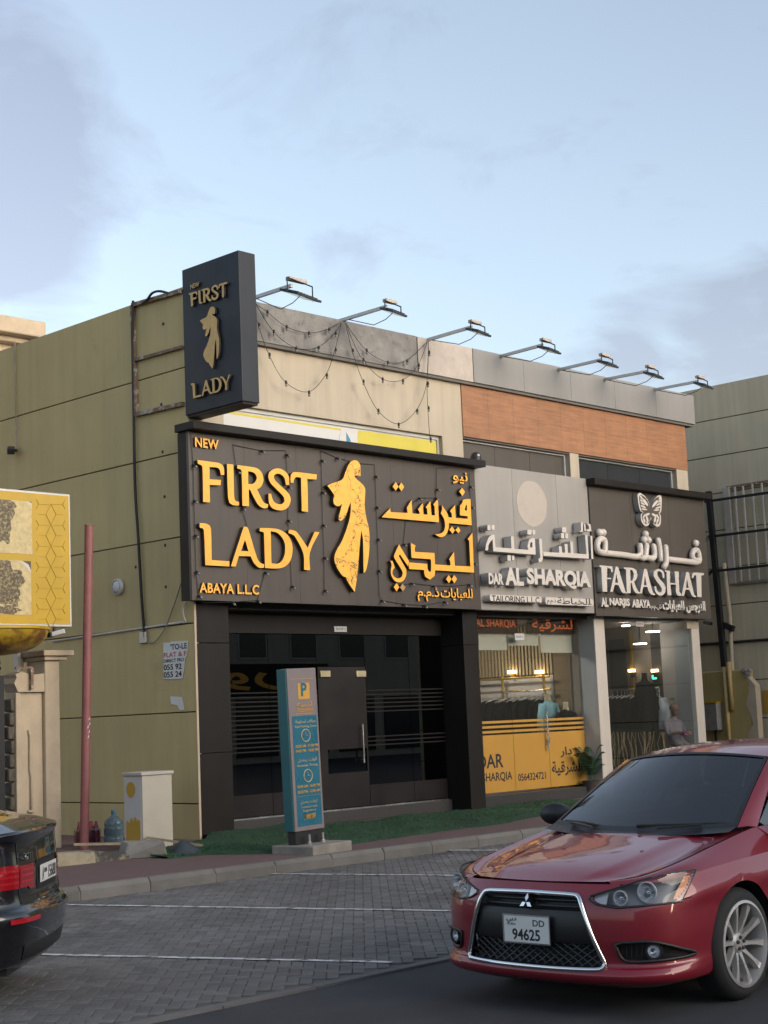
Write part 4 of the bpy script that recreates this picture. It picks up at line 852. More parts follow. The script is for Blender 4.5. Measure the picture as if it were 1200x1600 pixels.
text_px('lettering', 'AL', (940,948), (951,949), (940,933.5), SY-.08, WH, WS, **tf); text_px('lettering', 'NARJIS', (953,949), (985,951), (953,934), SY-.08, WH, WS, **tf); text_px('lettering', 'ABAYA', (988,949), (1017,952), (988,936), SY-.08, WH, WS, **tf)
text_px('lettering', ar('FEE1 2E FEE1 2E FEB5'), (1018,954), (1034,955), (1018,944), SY-.05, WH, WS, parent=FA, depth=.05, bold=.015)
text_px('lettering', AR_LLABAYAT, (1036,956), (1070,956), (1036,937), SY-.08, WH, WS, **tf); text_px('lettering', AR_NARJIS, (1073,958), (1103,958), (1073,938), SY-.08, WH, WS, **tf)
BUT = [(595,235),(580,170),(545,110),(505,75),(480,65),(462,85),(468,150),(480,215),(492,250),(515,262),(495,285),(498,340),(520,385),(550,402),(575,390),(588,345),(600,320),(612,345),(628,385),(660,408),(685,400),(697,365),(698,300),(685,272),(700,255),(705,200),(707,120),(700,95),(680,90),(650,110),(615,165)]
def shrink(lp, f, c): return [(c[0]+(x-c[0])*f, c[1]+(y-c[1])*f) for x, y in lp]
em = traced('butterfly_emblem', [BUT], Z7, SY-.13, .12, WH, WS, FA)
traced('wing_field', [shrink(BUT, .88, (592,240))], Z7, SY-.133, .002, M['sign_charcoal'], M['sign_charcoal'], em, smooth=True)
def cell(c, ang, l, wd): 
    ca, sa = math.cos(rad(ang)), math.sin(rad(ang)); return [(c[0]+ca*l*math.cos(t)-sa*wd*math.sin(t), c[1]+sa*l*math.cos(t)+ca*wd*math.sin(t)) for t in np.linspace(0, 2*math.pi, 12, False)]
for c, an, l, wd in (((540,160),55,48,13),((520,205),25,30,9),((515,175),30,26,8),((502,145),40,20,8),((500,112),60,22,9),((530,232),8,32,8),((640,175),-52,48,13),((670,215),-20,28,9),((675,182),-28,24,8),((685,150),-45,20,8),((687,118),-70,20,8),((655,240),-3,30,8),((560,285),-25,28,12),((530,300),-60,26,9),((530,345),70,24,10),((560,330),75,34,10),((560,370),60,18,8),((630,290),30,28,12),((665,305),65,26,9),((665,350),110,24,10),((640,335),100,34,10),((655,380),115,16,8)):
    traced('wing_cell', [cell(c, an, l, wd)], Z7, SY-.137, .0035, WH, WH, em, smooth=False)

# ---- projecting blade sign
BX = 14.285
BS = thing('blade_sign', 'tall navy blade sign projecting from the building corner with dull gold letters', 'sign', (BX+.1, 17.2, 6.25))
by0, by1 = PX(287, 540, BX)[1], PX(376, 520, BX)[1]; bz0, bz1 = 6.26, 8.46; bw = .32
quick('box', M['blade_navy'], lambda b: b.box(BX, by1, bz0, BX+bw, by0, bz1), BS, bevel=.012)
quick('bottom_tray', M['black_acp'], lambda b: b.box(BX+.02, by1+.02, bz0-.03, BX+bw-.02, by0-.02, bz0-.002), BS)
quick('bracket', M['dark_metal'], lambda b: [b.box(BX+.1, by0, z, BX+.16, by0+.28, z+.06) for z in (6.5, 7.2, 7.9)], BS)
ZB = (280,390,5.925); GD = M['gold_dull']
def map_letters(D, src, dst, name):
    """re-use the big letters: rectangle src (zoom px of the big sign) -> rectangle dst on the blade (zoom px, four corners)"""
    (sx0, sy0, sx1, sy1), (tl, tr, br, bl) = src, dst
    for k, lp in D.items():
        o = []
        for l in lp:
            q = []
            for x, y in l:
                u, v = (x-sx0)/(sx1-sx0), (y-sy0)/(sy1-sy0)
                q.append(((1-v)*((1-u)*tl[0]+u*tr[0])+v*((1-u)*bl[0]+u*br[0]), (1-v)*((1-u)*tl[1]+u*tr[1])+v*((1-u)*bl[1]+u*br[1])))
            o.append(q)
        traced(name, o, ZB, BX-.045, .035, GD, M['letter_side'], BS, ax=SID, pl=PX)
def unslant(D, sl): return {k: [[(x, y-sl*x) for x, y in l] for l in lp] for k, lp in D.items()}
map_letters(unslant(LAT, .085), (50, 45, 1170, 450), ((88,405),(440,282),(440,432),(92,535)), 'letter')
map_letters(unslant(LAD, .04), (70, 40, 1195, 440), ((108,1240),(472,1140),(472,1290),(112,1385)), 'letter')
fl = []
for x, y in LADY:
    u, v = (x-75)/(517-75), (y-128)/(1500-128); fl.append((190+u*178+v*4, 530+v*575-(u-.6)*30))
traced('lady_figure', [fl], ZB, BX-.045, .035, GD, M['letter_side'], BS, ax=SID, pl=PX)
pa, pb, pc_ = PX(297.5, 452, BX-.03), PX(311, 447, BX-.03), PX(297.5, 445.5, BX-.03)
text_box('lettering', 'NEW', pa, (pb-pa)@SID[0], .07, GD, M['letter_side'], BS, depth=.02, bold=.02, ax=SID)

# ================================================================== ROOF FLOODLIGHTS
ORD = ['nearest the blade sign', 'second from the blade sign', 'third from the blade sign', 'middle of the seven', 'third from the right end', 'second from the right end', 'rightmost of the seven']
FL = [((392,467),(456,446),1.5),((535,500),(604,479),1.05),((665,532),(737,511),1.05),((778,558),(848,539),1.05),((868,579),(940,562),1.0),((940,594),(1012,580),1.0),((1018,610),(1090,596),1.0)]
for k, (a, e, s) in enumerate(FL):
    p = PY(*a, FY-.05); q = PX(*e, p[0]); t = thing('floodlight', 'dark floodlight on a steel arm above the facade, '+ORD[k], 'floodlight', p, group='floodlights along the parapet')
    quick('arm', M['galv'], lambda b: [b.bar((p[0], FY+.15, p[2]-(q[2]-p[2])*.2), q, .05, .05)], t)
    quick('base_plate', M['galv'], lambda b: b.box(p[0]-.06, FY-.02, TOPZ-.021, p[0]+.06, FY+.16, TOPZ-.008), t)
    c = Vector((p[0], q[1]-.04, q[2]+.02)); n = Vector((0, .35, -.94)).normalized(); u = Vector((1,0,0)); v = n.cross(u).normalized(); tilt = Matrix.Rotation(rad(-6), 3, v)
    u2 = tilt @ u; b = B(); hw, hd, th = .17*s, .14*s, .03
    hc = c + Vector((.06*s, -.04, -.13*s))
    pts = [hc + u2*(sx*hw) + v*(sy*hd) for sx, sy in ((-1,-1),(1,-1),(1,1),(-1,1))]; b.prism(pts, n*-.035); hh = obj('housing', b, M['lamp_body'], t, bevel=.006)
    b = B(); b.prism([hc + u2*(sx*hw*.88) + v*(sy*hd*.86) + n*.004 for sx, sy in ((-1,-1),(1,-1),(1,1),(-1,1))], n*-.003); obj('lens', b, M['lamp_lens'], hh)
    b = B()
    for j in range(-3, 4): o_ = hc + u2*(j*hw*.25) - n*.036; b.bar(o_ - v*hd*.8, o_ + v*hd*.8, .008, .03, up=n)
    obj('cooling_fins', b, M['lamp_body'], hh)
    b = B(); r0 = hc - u2*(hw+.012); r1 = hc + u2*(hw+.012); up_ = Vector((0, 0, .15*s)); b.tube([r0, r0+up_, r1+up_, r1], .012, 6); obj('yoke', b, M['dark_metal'], t)
    quick('driver_box', M['travertine'], lambda b: b.bar(c + Vector((-.08*s,0,.06)), c + Vector((.16*s,0,.06)), .09, .055), t, bevel=.006)
    b = B(); b.tube([hc - n*.04 + v*.02, hc + Vector((-.05, .12, -.08)), hc + Vector((-.06, .38, -.12)), Vector((p[0]+.02, FY-.13, p[2]-.0))], .007, 5); obj('flex', b, M['cable'], t)

# ================================================================== STRING LIGHTS
bulb_b = B(); sph(bulb_b, (0,0,-.036), .020, 8, 6, 1.25); bulb_me = bulb_b.mesh('bulb'); bulb_me.materials.append(M['bulb']); bulb_me.polygons.foreach_set('use_smooth', [True]*len(bulb_me.polygons))
sock_b = B(); sock_b.lathe([(.016,-.02),(.020,-.005),(.018,.025),(.009,.04)], (0,0,0), (0,0,1), 8); sock_me = sock_b.mesh('socket'); sock_me.materials.append(M['cable'])
def smooth_line(P, n=6):
    o = []; P = [np.asarray(p, float) for p in P]
    for i in range(len(P)-1):
        p0, p1, p2, p3 = P[max(i-1,0)], P[i], P[i+1], P[min(i+2,len(P)-1)]
        for k in range(n):
            t = k/n; o.append(.5*((2*p1)+(p2-p0)*t+(2*p0-5*p1+4*p2-p3)*t*t+(3*p1-p0-3*p2+p3)*t**3))
    return o+[P[-1]]
def strand(pts, zoom, plane, lab, bulbs, cat='string lights', curved=True, r=.005, out_=0.0):
    P = [PY(zoom[0]+x/zoom[2], zoom[1]+y/zoom[2], plane) for x, y in pts]; t = thing('string_lights', lab, cat, P[0], group='festoon strings on the facade')
    b = B(); b.tube(smooth_line(P) if curved else P, r, 5); obj('cable', b, M['cable'], t)
    for i in bulbs:
        for nm, me in (('socket', sock_me), ('bulb', bulb_me)):
            o = bpy.data.objects.new(nm, me); COL.objects.link(o); o.location = (P[i][0], plane-.02-out_, P[i][2]-.02); attach(o, t)
            if out_: o.rotation_euler = (rad(-60), 0, 0)
ZS = (380,420,3.); PP = FY-.16
strand([(60,165),(110,200),(200,270),(305,300),(400,282),(455,250)], ZS, PP, 'shallowest swag of string lights on the bare concrete beside the blade sign', (1,2,3,4))
strand([(60,165),(140,292),(245,370),(350,368),(430,300),(460,252)], ZS, PP-.015, 'middle swag of string lights crossing the bare concrete beside the blade sign', (1,2,3,4))
strand([(45,165),(70,260),(120,400),(197,530),(305,577),(388,495),(430,378),(460,255)], ZS, PP-.03, 'deepest swag of string lights hanging over the beige wall beside the blade sign', (1,2,3,4,5,6))
strand([(480,255),(575,380),(675,437),(765,430),(860,345)], ZS, PP, 'shallowest swag of string lights between the second and third floodlight arms', (1,2,3))
strand([(485,260),(510,330),(560,425),(650,515),(745,522),(820,450),(862,345)], ZS, PP-.015, 'middle swag of string lights between the second and third floodlight arms', (2,3,4,5))
strand([(480,255),(510,380),(560,525),(630,662),(725,727),(812,662),(860,535),(868,345)], ZS, PP-.03, 'deepest swag of string lights hanging over the beige wall by the orange tiles', (1,2,3,4,5,6))
strand([(868,345),(868,390),(862,535),(865,650),(875,795)], ZS, PP-.045, 'straight string of lights hanging down from the third floodlight arm', (1,2,3,4))
ZG = (280,640,2.5); PS = SY-.014
sl = dict(curved=False, out_=.01, r=.0045)
strand([(45,90),(55,215),(58,355),(62,490),(66,632),(75,725),(95,755),(205,752),(305,745),(335,635)], ZG, PS, 'string of lights down the left edge and along the bottom of the brown signboard', (1,2,3,4,5,7,8,9), **sl)
strand([(210,135),(225,240),(245,385),(265,455)], ZG, PS, 'short string of lights between the latin letters of the brown signboard', (1,2), **sl)
strand([(210,138),(320,160),(415,160),(418,175),(425,300),(425,432),(440,690)], ZG, PS, 'string of lights running across then down behind the gold latin letters', (1,3,4,5,6), **sl)
strand([(553,162),(555,198),(558,322),(561,450),(566,577),(567,705)], ZG, PS, 'vertical string of lights just left of the gold lady', (1,2,3,4,5), **sl)
strand([(553,160),(615,188),(700,210),(762,215),(766,260),(770,380),(775,505),(778,628),(782,725),(790,745),(875,760),(955,765),(1035,750)], ZG, PS, 'string of lights over the gold lady, down her right and along the bottom edge', (1,4,5,6,7,9,10,11,12), **sl)
strand([(1060,225),(1005,230),(1005,310),(1000,345),(935,345),(890,390),(875,525)], ZG, PS, 'string of lights between the gold Arabic words', (2,3,4,6), **sl)
strand([(1133,250),(1135,300),(1140,380),(1150,600),(1160,700)], ZG, PS, 'string of lights down the right edge of the brown signboard', (1,2,3), **sl)
strand([(850,690),(905,678),(990,688),(1065,690),(1130,683)], ZG, PS, 'string of lights under the lower gold Arabic word', (1,2,4), **sl)

# ================================================================== LEFT SIDE WALL
WX = SX-.004
def wp(x, y, off=0.0): return PX(x, y, WX-off)
fr = thing('sign_frame', 'rusty empty angle-iron sign frame on the olive side wall', 'frame', wp(213,648))
c_ = [wp(207,477,.03), wp(213,648,.03), wp(286,631,.03), wp(283,455,.03)]
for a, b_ in ((0,1),(1,2),(0,3)): quick('frame_bar', M['rust'], lambda b: b.bar(c_[a], c_[b_], .06, .06), fr)
quick('frame_bar', M['rust'], lambda b: b.bar(wp(210,563,.03), wp(285,542,.03), .045, .045), fr)
b = B(); b.tube(smooth_line([wp(222,474,.05), wp(230,468,.08), wp(238,458,.1), wp(250,455,.06), wp(268,460,.04)]), .02, 6); obj('roof_cable', b, M['cable'], label='short black cable looping over the roof edge above the rusty frame', cat='cable')
b = B(); b.tube(smooth_line([wp(208,470,.05), wp(207,530,.06), wp(209,650,.05), wp(211,760,.04), wp(216,840,.05), wp(221,930,.04), wp(226,997,.03)]), .022, 8); obj('wall_cable', b, M['cable'], smooth=True, label='thick black cable hanging down the olive side wall', cat='cable')
p = wp(225,996); quick('cable_box', M['galv'], lambda b: b.box(p[0]-.05, p[1]-.1, p[2]-.09, p[0], p[1]+.06, p[2]+.08), label='small grey junction box at the foot of the black cable', cat='box', bevel=.01)
b = B(); b.tube([wp(82,1002,.02), wp(150,992,.02), wp(225,981,.02), wp(291,971,.02)], .016, 7); b.tube(smooth_line([wp(290,971,.03), wp(287,962,.05), wp(286,950,.05), wp(291,941,.03)]), .012, 6); obj('conduit', b, M['white_cable'], smooth=True, label='pale conduit running along the olive side wall', cat='conduit')
b = B(); b.tube(smooth_line([wp(228,1002,.03), wp(240,1004,.04), wp(256,985,.04), wp(272,945,.04), wp(288,895,.04)]), .009, 6); obj('thin_cable', b, M['concrete'], smooth=True, label='thin grey cable slanting up to the corner of the brown signboard', cat='cable')
p = wp(187,917); t = thing('bulkhead_lamp', 'round white bulkhead lamp on the olive side wall', 'lamp', p)
quick('rim', M['alu_white'], lambda b: b.lathe([(.11,0),(.13,.03),(.12,.06),(.10,.07),(.098,.05)], p, (-1,0,0), 28), t, smooth=40); quick('diffuser', M['banner_white'], lambda b: b.lathe([(.098,.045),(.08,.075),(.04,.09),(.0001,.095)], p, (-1,0,0), 28), t, smooth=True)
p = wp(28,706); t = thing('wall_spotlight', 'small black spotlight hanging on a cable on the olive wall', 'spotlight', p)
quick('housing', M['dark_metal'], lambda b: b.bar((p[0]-.08, p[1]+.08, p[2]+.05), (p[0]-.2, p[1]-.1, p[2]-.03), .12, .10), t, bevel=.01)
quick('bracket', M['dark_metal'], lambda b: b.bar((p[0]+.002, p[1]+.05, p[2]+.03), (p[0]-.1, p[1]+.05, p[2]+.03), .04, .04), t)
b = B(); b.tube([wp(23,532,.02), wp(24,620,.02), wp(26,702,.04)], .010, 6); obj('flex', b, M['concrete'], t)
HL = ['inside the upper bay of the rusty frame', 'inside the lower bay of the rusty frame', 'just below the rusty frame', 'right of the cable, second below the frame', 'right of the cable, third below the frame', 'right of the cable, above the pale conduit', 'between the round lamp and the cable', 'at the right end of the pale conduit']
for i, (x, y) in enumerate(((255,506),(252,632),(254,706),(257,776),(258,852),(259,917),(212,886),(283,974))):
    p = wp(x, y); quick('anchor_hole', M['ink'], lambda b: b.lathe([(.026,0),(.02,.006)], p, (-1,0,0), 8), label='small dark anchor hole '+HL[i], cat='hole', group='anchor holes left in the side wall')
ZN = (245,995,21.33)
nt2 = thing('paper_notice', 'torn white to-let notice with black phone numbers on the olive wall', 'notice', wp(254,1062))
PN = [(215,200),(450,190),(455,155),(1035,130),(1020,450),(990,640),(935,720),(915,1060),(870,1260),(850,1385),(640,1405),(230,1405)]
b = B(); b.prism([wp(ZN[0]+x/ZN[2], ZN[1]+y/ZN[2], .006) for x, y in PN], (.003,0,0)); obj('sheet', b, M['paper'], nt2)
def note(txt, bl, br, h, m, bold=.02):
    a = wp(ZN[0]+bl[0]/ZN[2], ZN[1]+bl[1]/ZN[2], .008); c = wp(ZN[0]+br[0]/ZN[2], ZN[1]+br[1]/ZN[2], .008); text_box('print', txt, a, (c-a)@SID[0], h, m, parent=nt2, depth=.001, bold=bold, ax=SID)
note("'TO-LE", (455,440), (1005,410), .085, M['ink']); note('FLAT & F', (232,700), (985,650), .07, M['ink_red']); note('DIRECT FRO', (230,870), (905,835), .05, M['ink']); note('055 92', (232,1125), (830,1095), .085, M['ink']); note('055 24', (232,1370), (830,1330), .085, M['ink'])
b = B(); b.prism([wp(x, y, .006) for x, y in ((266,1088),(284,1089),(286,1097),(288,1109),(281,1110),(277,1102),(267,1100))], (.003,0,0)); obj('torn_poster', b, M['paper'], label='scrap of torn white poster below the to-let notice', cat='poster')
# roof edge of the house beyond
t = thing('house_beyond', 'cream house cornice showing beyond the olive roof at the left edge', 'building', (10, 32, 0))
quick('wall', M['plaster_beige'], lambda b: b.box(4, 32, 0, 20.6, 44, PY(20,540,32)[2]), t); zz = PY(20,540,32)[2]
quick('cornice', M['plaster_beige'], lambda b: [b.box(3.7, 31.7, zz+.002, 20.9, 44.3, zz+.14), b.box(3.4, 31.4, zz+.142, 21.2, 44.6, zz+.55)], t, bevel=.04)

# ================================================================== LEFT FOREGROUND: GATE, YELLOW SIGN, POLE
YP = 18.6
def g(x, y, Y=YP): return PY(x, y, Y)
gp = thing('gate_pillar', 'beige plastered gate pillar with stepped cap and broken side panel', 'pillar', (g(83,1320)[0], YP, .15))
pz0 = .15; ztp = g(83,1032)[2]; xi0, xi1 = g(72,1200)[0], g(95,1200)[0]
quick('shaft', M['plaster_beige'], lambda b: b.box(xi0, YP, pz0, xi1, YP+.45, ztp), gp, bevel=.015)
quick('cap', M['plaster_beige'], lambda b: [b.box(xi0-.04, YP-.06, ztp+.002, xi1+.09, YP+.50, ztp+.06), b.box(xi0-.09, YP-.12, ztp+.062, xi1+.17, YP+.57, ztp+.14)], gp, bevel=.012)
sx0 = g(26,1200)[0]; zt_ = g(50,1050)[2]; zl_ = g(50,1081)[2]
b = B(); top = [(sx0+.04, zl_), (sx0-.02, zl_+.12), (sx0+.02, zl_+.2), (sx0+.0, zt_-.03), (sx0+.1, zt_+.01), (sx0+.25, zt_-.04), (xi0-.006, zt_-.02), (xi0-.006, zl_)]
b.prism([(x, YP+.004, z) for x, z in top], (0, .3, 0)); obj('lintel', b, M['plaster_beige'], gp)
quick('side_panel', M['plaster_beige'], lambda b: [b.box(sx0+.10, YP+.07, pz0, xi0-.004, YP+.29, zl_-.002), b.box(sx0+.02, YP+.03, pz0, sx0+.098, YP+.28, zl_-.003)], gp, bevel=.01)
mat('old_brick', (.10,.085,.065), .95, var=.4, vs=12, bump=.8, bs=50)
quick('broken_brick_edge', M['old_brick'], lambda b: [b.box(sx0-.06+.025*math.sin(i*2.1), YP+.06, pz0+i*.19, sx0+.018, YP+.26, pz0+i*.19+.17) for i in range(int((zl_-pz0)/.19))], gp, bevel=.02)
b = B(); b.tube([g(45,1141,YP+.05), g(47,1150,YP+.05), g(47,1205,YP+.05), g(49,1212,YP+.05), g(49,1268,YP+.05)], .018, 7); b.tube([g(44,1268,YP+.04), g(53,1268,YP+.04)], .02, 7); obj('water_pipe', b, M['plaster_beige'], gp, smooth=True)
b = B(); b.bar(g(49,1043,YP-.03), g(49,1077,YP-.03), .05, .04); b.bar(g(49,1043,YP-.03), g(24,1044,YP-.03), .04, .03); obj('hook_bar', b, M['rust'], gp)
ig = thing('iron_gate', 'black iron gate leaf with spear finials left of the beige pillar', 'gate', (g(5,1300)[0], YP+.15, .15))
zg = g(8,1055)[2]; gx1 = sx0-.12
for k in range(9):
    xx = gx1 - .06 - k*.17; quick('gate_bar', M['black_iron'], lambda b: [b.bar((xx, YP+.15, .2), (xx, YP+.15, zg+.05), .035, .035), b.lathe([(.015,0),(.045,.05),(.02,.09),(.035,.12),(.0001,.28)], (xx, YP+.15, zg+.05), (0,0,1), 8)], ig)
for z in (.3, 1.2, zg-.15): quick('gate_rail', M['black_iron'], lambda b: b.box(gx1-1.6, YP+.125, z, gx1, YP+.175, z+.06), ig)
quick('gate_sheet', M['black_iron'], lambda b: b.box(gx1-1.6, YP+.18, .25, gx1-.02, YP+.19, zg-.05), ig)
quick('hinge_post', M['black_iron'], lambda b: b.box(gx1-.12, YP+.10, .15, gx1, YP+.2, zg+.0), ig)
# yellow light-box sign
YY = 18.1
ys = thing('lightbox_sign', 'yellow lightbox sign with two food photographs, cut by the left edge', 'sign', (g(50,1010,YY)[0], YY, .15))
r_, tz, bz = g(111,870,YY)[0], g(60,768,YY)[2], g(60,979,YY)[2]; lx = r_-3.0
quick('cabinet', M['alu_white'], lambda b: b.box(lx, YY, bz, r_, YY+.22, tz), ys, bevel=.012)
face = quick('face', M['yellow_sign'], lambda b: b.box(lx+.05, YY-.006, bz+.035, r_-.03, YY-.001, tz-.03), ys)
ZY = (0,750,5.714)
def yq(x, y): return g(ZY[0]+x/ZY[2], ZY[1]+y/ZY[2], YY-.0085)
b = B()
for k in range(6):
    cy_ = 215+187*k
    for seg in ([(455,cy_),(500,cy_+92),(455,cy_+187),(410,cy_+92),(455,cy_)], [(410,cy_+92),(345,cy_+92)], [(500,cy_+92),(560,cy_+92)], [(455,cy_),(400,cy_+2),(345,cy_),(322,cy_-45)], [(345,cy_),(322,cy_+45)], [(455,cy_),(560,cy_+2),(580,cy_-40)], [(560,cy_+2),(580,cy_+45)]):
        for a, c in zip(seg, seg[1:]):
            A, C_ = yq(*a), yq(*c); b.bar((A[0], YY-.0085, A[2]), (C_[0], YY-.0085, C_[2]), .003, .012, up=(0,1,0) if abs(A[2]-C_[2]) < 1 else (0,1,0))
obj('printed_pattern', b, M['yellow_line'], face)
def foodmat(name, c1, c2, c3, sc_):
    m = mat(name, c1, .5, var=.2, vs=14, dirt=(c2, .60, sc_)); return m
foodmat('food_rice', (.50,.40,.20), (.20,.13,.06), None, 26); mat('food_meat', (.085,.06,.035), .5, var=.6, vs=20, dirt=((.33,.28,.12), .50, 24)); mat('food_board', (.07,.045,.03), .5); mat('food_plate', (.50,.48,.45), .4)
def photo(x0_, y0_, x1_, y1_, cen, rx, rz_, meats):
    P = [yq(x, y) for x, y in ((x0_,y0_),(x1_,y0_),(x1_,y1_),(x0_,y1_))]; xl, xr, zt2, zb2_ = P[0][0]-.5, P[1][0], P[0][2], P[2][2]
    ph = quick('food_photo', M['food_board'], lambda b: b.box(xl, YY-.0095, zb2_, xr, YY-.0065, zt2), face); c = yq(*cen)
    def disc(nm, ra, rb, m, dy, cc=c, wob=0.0, sd=0):
        pts = []
        for t in np.linspace(0, 2*math.pi, 40, False):
            q = 1+wob*math.sin(5*t+sd)+wob*.6*math.sin(11*t+sd*2); pts.append((min(max(cc[0]+ra*q*math.cos(t), xl), xr), YY-dy, min(max(cc[2]+rb*q*math.sin(t), zb2_), zt2)))
        quick(nm, M[m], lambda b: b.add(pts, [tuple(range(40))]), ph)
    disc('plate_print', rx, rz_, 'food_plate', .0105); disc('rice_print', rx*.93, rz_*.93, 'food_rice', .0115)
    for i, (mx_, my_, r1, r2) in enumerate(meats): disc('meat_print', r1, r2, 'food_meat', .0125+i*.0006, yq(mx_, my_), .14, i)
photo(0, 172, 282, 665, (-60, 420), .78, .62, [(0,330,.20,.36),(60,230,.13,.12)])
photo(0, 712, 275, 1205, (-70, 1050), .80, .66, [(40,930,.28,.30),(60,1160,.20,.06),(100,1060,.12,.08),(150,880,.10,.12)])
# printed bowl under the sign
bw_ = thing('bowl_sign', 'round-bottomed yellow and brown printed bowl hanging below the yellow sign', 'sign', (g(30,1000,YY)[0], YY+.2, 2.9))
mat('bowl_print', (.40,.26,.02), .5, var=.3, vs=3, dirt=((.14,.06,.02), .5, 2.2)); cx_, czz = g(10,985,YY)[0], bz-.01
b = B(); b.lathe([(.78*math.cos(a)**.7 if a < 1.55 else .0001, -.36*math.sin(a)) for a in np.linspace(0, math.pi/2, 10)], (cx_, YY+.4, czz), (0,0,1), 36); obj('shell', b, M['bowl_print'], bw_, smooth=True)
quick('rim', M['yellow_sign'], lambda b: b.lathe([(.78,0),(.80,-.01),(.80,-.04),(.78,-.05)], (cx_, YY+.4, czz), (0,0,1), 36, closed=True), bw_)
p = g(90,990,YY-.05); t = thing('security_camera', 'small security camera under the right corner of the yellow sign', 'camera', p)
quick('camera_body', M['banner_white'], lambda b: b.bar((p[0]-.06, YY-.0, p[2]-.01), (p[0]+.07, YY-.12, p[2]+.03), .07, .06), t, bevel=.008); quick('lens', M['ink'], lambda b: b.box(p[0]-.10, YY-.03, p[2]-.05, p[0]-.05, YY+.05, p[2]+.02), t); quick('bracket', M['dark_metal'], lambda b: b.bar((p[0], YY+.03, p[2]), (p[0], YY+.03, bz-.002), .03, .03), t)
p = g(29,1030,YP+.5); quick('sign_post', M['alu_white'], lambda b: [b.box(p[0]-.05, YP+.45, .15, p[0]+.05, YP+.55, bz+.3), b.box(p[0]-.05, YY+.222, bz+.2, p[0]+.05, YP+.45, bz+.3)], ys)
# red pole
b0 = PZ(131.5,1327,GZ); t0 = PY(139,822,b0[1]); t = thing('red_pole', 'faded red steel pole standing before the olive side wall', 'pole', b0)
def lerp(a, c, f): return a+(c-a)*f
quick('shaft', M['pole_red'], lambda b: b.tube([lerp(b0, t0, f) for f in (0,.25,.5,.75,1)], .062, 16), t, smooth=40)
quick('cap', M['rust'], lambda b: b.tube([t0+np.array([0,0,.001]), t0+np.array([0,0,.02])], .066, 16), t)
quick('scuff', M['paper'], lambda b: [b.prism([lerp(b0, t0, f_)+np.array([-.012+dx_, -.0640, 0]), lerp(b0, t0, f_)+np.array([.008+dx_, -.0635, .02]), lerp(b0, t0, f_+.012)+np.array([.004+dx_, -.064, 0])], (0,.004,0)) for f_, dx_ in ((.335,0),(.35,.01),(.365,-.01),(.375,.02),(.39,.01))], t)
# white cabinet with ochre print
c0 = PZ(224,1328,GZ); cxr = PY(271,1324,c0[1])[0]; cyl = PX(195,1322,c0[0])[1]; ch = PY(224,1212,c0[1])[2]
t = thing('street_cabinet', 'cream metal cabinet with ochre hand prints standing against the olive wall', 'cabinet', c0)
quick('body', M['cabinet'], lambda b: b.box(c0[0]+.003, c0[1], GZ, cxr, cyl, ch), t, bevel=.008)
quick('lid', M['cream_white'], lambda b: b.box(c0[0]-.02, c0[1]-.02, ch+.002, cxr+.02, cyl+.02, ch+.045), t, bevel=.006)
quick('side_sheet', M['cabinet_side'], lambda b: b.box(c0[0]-.004, c0[1]+.03, GZ+.04, c0[0]+.001, cyl-.01, ch-.02), t)
def cs(u, v): return (c0[0]-.007, c0[1]+.03+(cyl-c0[1]-.04)*(1-u), GZ+.04+(ch-GZ-.06)*v)
quick('ochre_disc', M['ochre_print'], lambda b: b.prism([cs(.42+.27*math.cos(a), .82+.115*math.sin(a)) for a in np.linspace(0, 6.283, 24, False)], (.003,0,0)), t)
quick('ochre_hand', M['ochre_print'], lambda b: b.prism([cs(*q) for q in ((.08,.02),(.95,.02),(.95,.36),(.86,.40),(.78,.36),(.70,.42),(.60,.42),(.54,.35),(.46,.41),(.36,.40),(.31,.33),(.22,.37),(.12,.36))], (.003,0,0)), t)
# bottles, crate of soft drinks, blocks and rubble by the wall
p = PZ(186,1322,GZ); t = thing('water_bottle', 'large blue water bottle beside the cream cabinet', 'bottle', p)
quick('shell', M['water_blue'], lambda b: b.lathe([(.12,0),(.135,.02),(.135,.10),(.128,.12),(.135,.14),(.135,.24),(.128,.26),(.135,.28),(.13,.33),(.06,.39),(.032,.41),(.032,.45),(.0001,.451)], (p[0]+.1, p[1]+.25, GZ), (0,0,1), 24), t, smooth=True)
quick('cap', M['banner_blue'], lambda b: b.lathe([(.036,.44),(.036,.475),(.0001,.476)], (p[0]+.1, p[1]+.25, GZ), (0,0,1), 14), t, smooth=40); quick('label_band', M['water_blue'], lambda b: b.lathe([(.1375,.15),(.1375,.23)], (p[0]+.1, p[1]+.25, GZ), (0,0,1), 24), t)
p = PZ(157,1322,GZ); t = thing('drinks_pack', 'shrink-wrapped pack of dark red drink bottles on the pavement', 'pack', p)
for i in range(3):
    for j in range(2): quick('bottle', M['pack_red'], lambda b: b.lathe([(.045,0),(.05,.02),(.05,.2),(.025,.28),(.02,.33),(.0001,.331)], (p[0]-.10+.105*i, p[1]+.25+.105*j, GZ+.001), (0,0,1), 12), t, smooth=True)
glass('shrink_film', (.75,.72,.78), rough=.2, refl=.3)
quick('film', M['shrink_film'], lambda b: b.box(p[0]-.165, p[1]+.19, GZ+.004, p[0]+.165, p[1]+.42, GZ+.24), t, bevel=.03)
for (a, c, h, yb, lab) in (((168,1345),(254,1340),.20,.30,'pale broken concrete block lying in front of the cream cabinet'),):
    p, q = PZ(*a, GZ), PZ(*c, GZ); b = B(); b.prism([(p[0]+.25, p[1], GZ),(q[0]+.05, q[1]-.05, GZ),(q[0], q[1]-.04, GZ+h),(p[0]+.34, p[1]+.04, GZ+h*.92)], (.12, yb, .01)); obj('concrete_block', b, M['concrete'], label=lab, cat='block', bevel=.015)
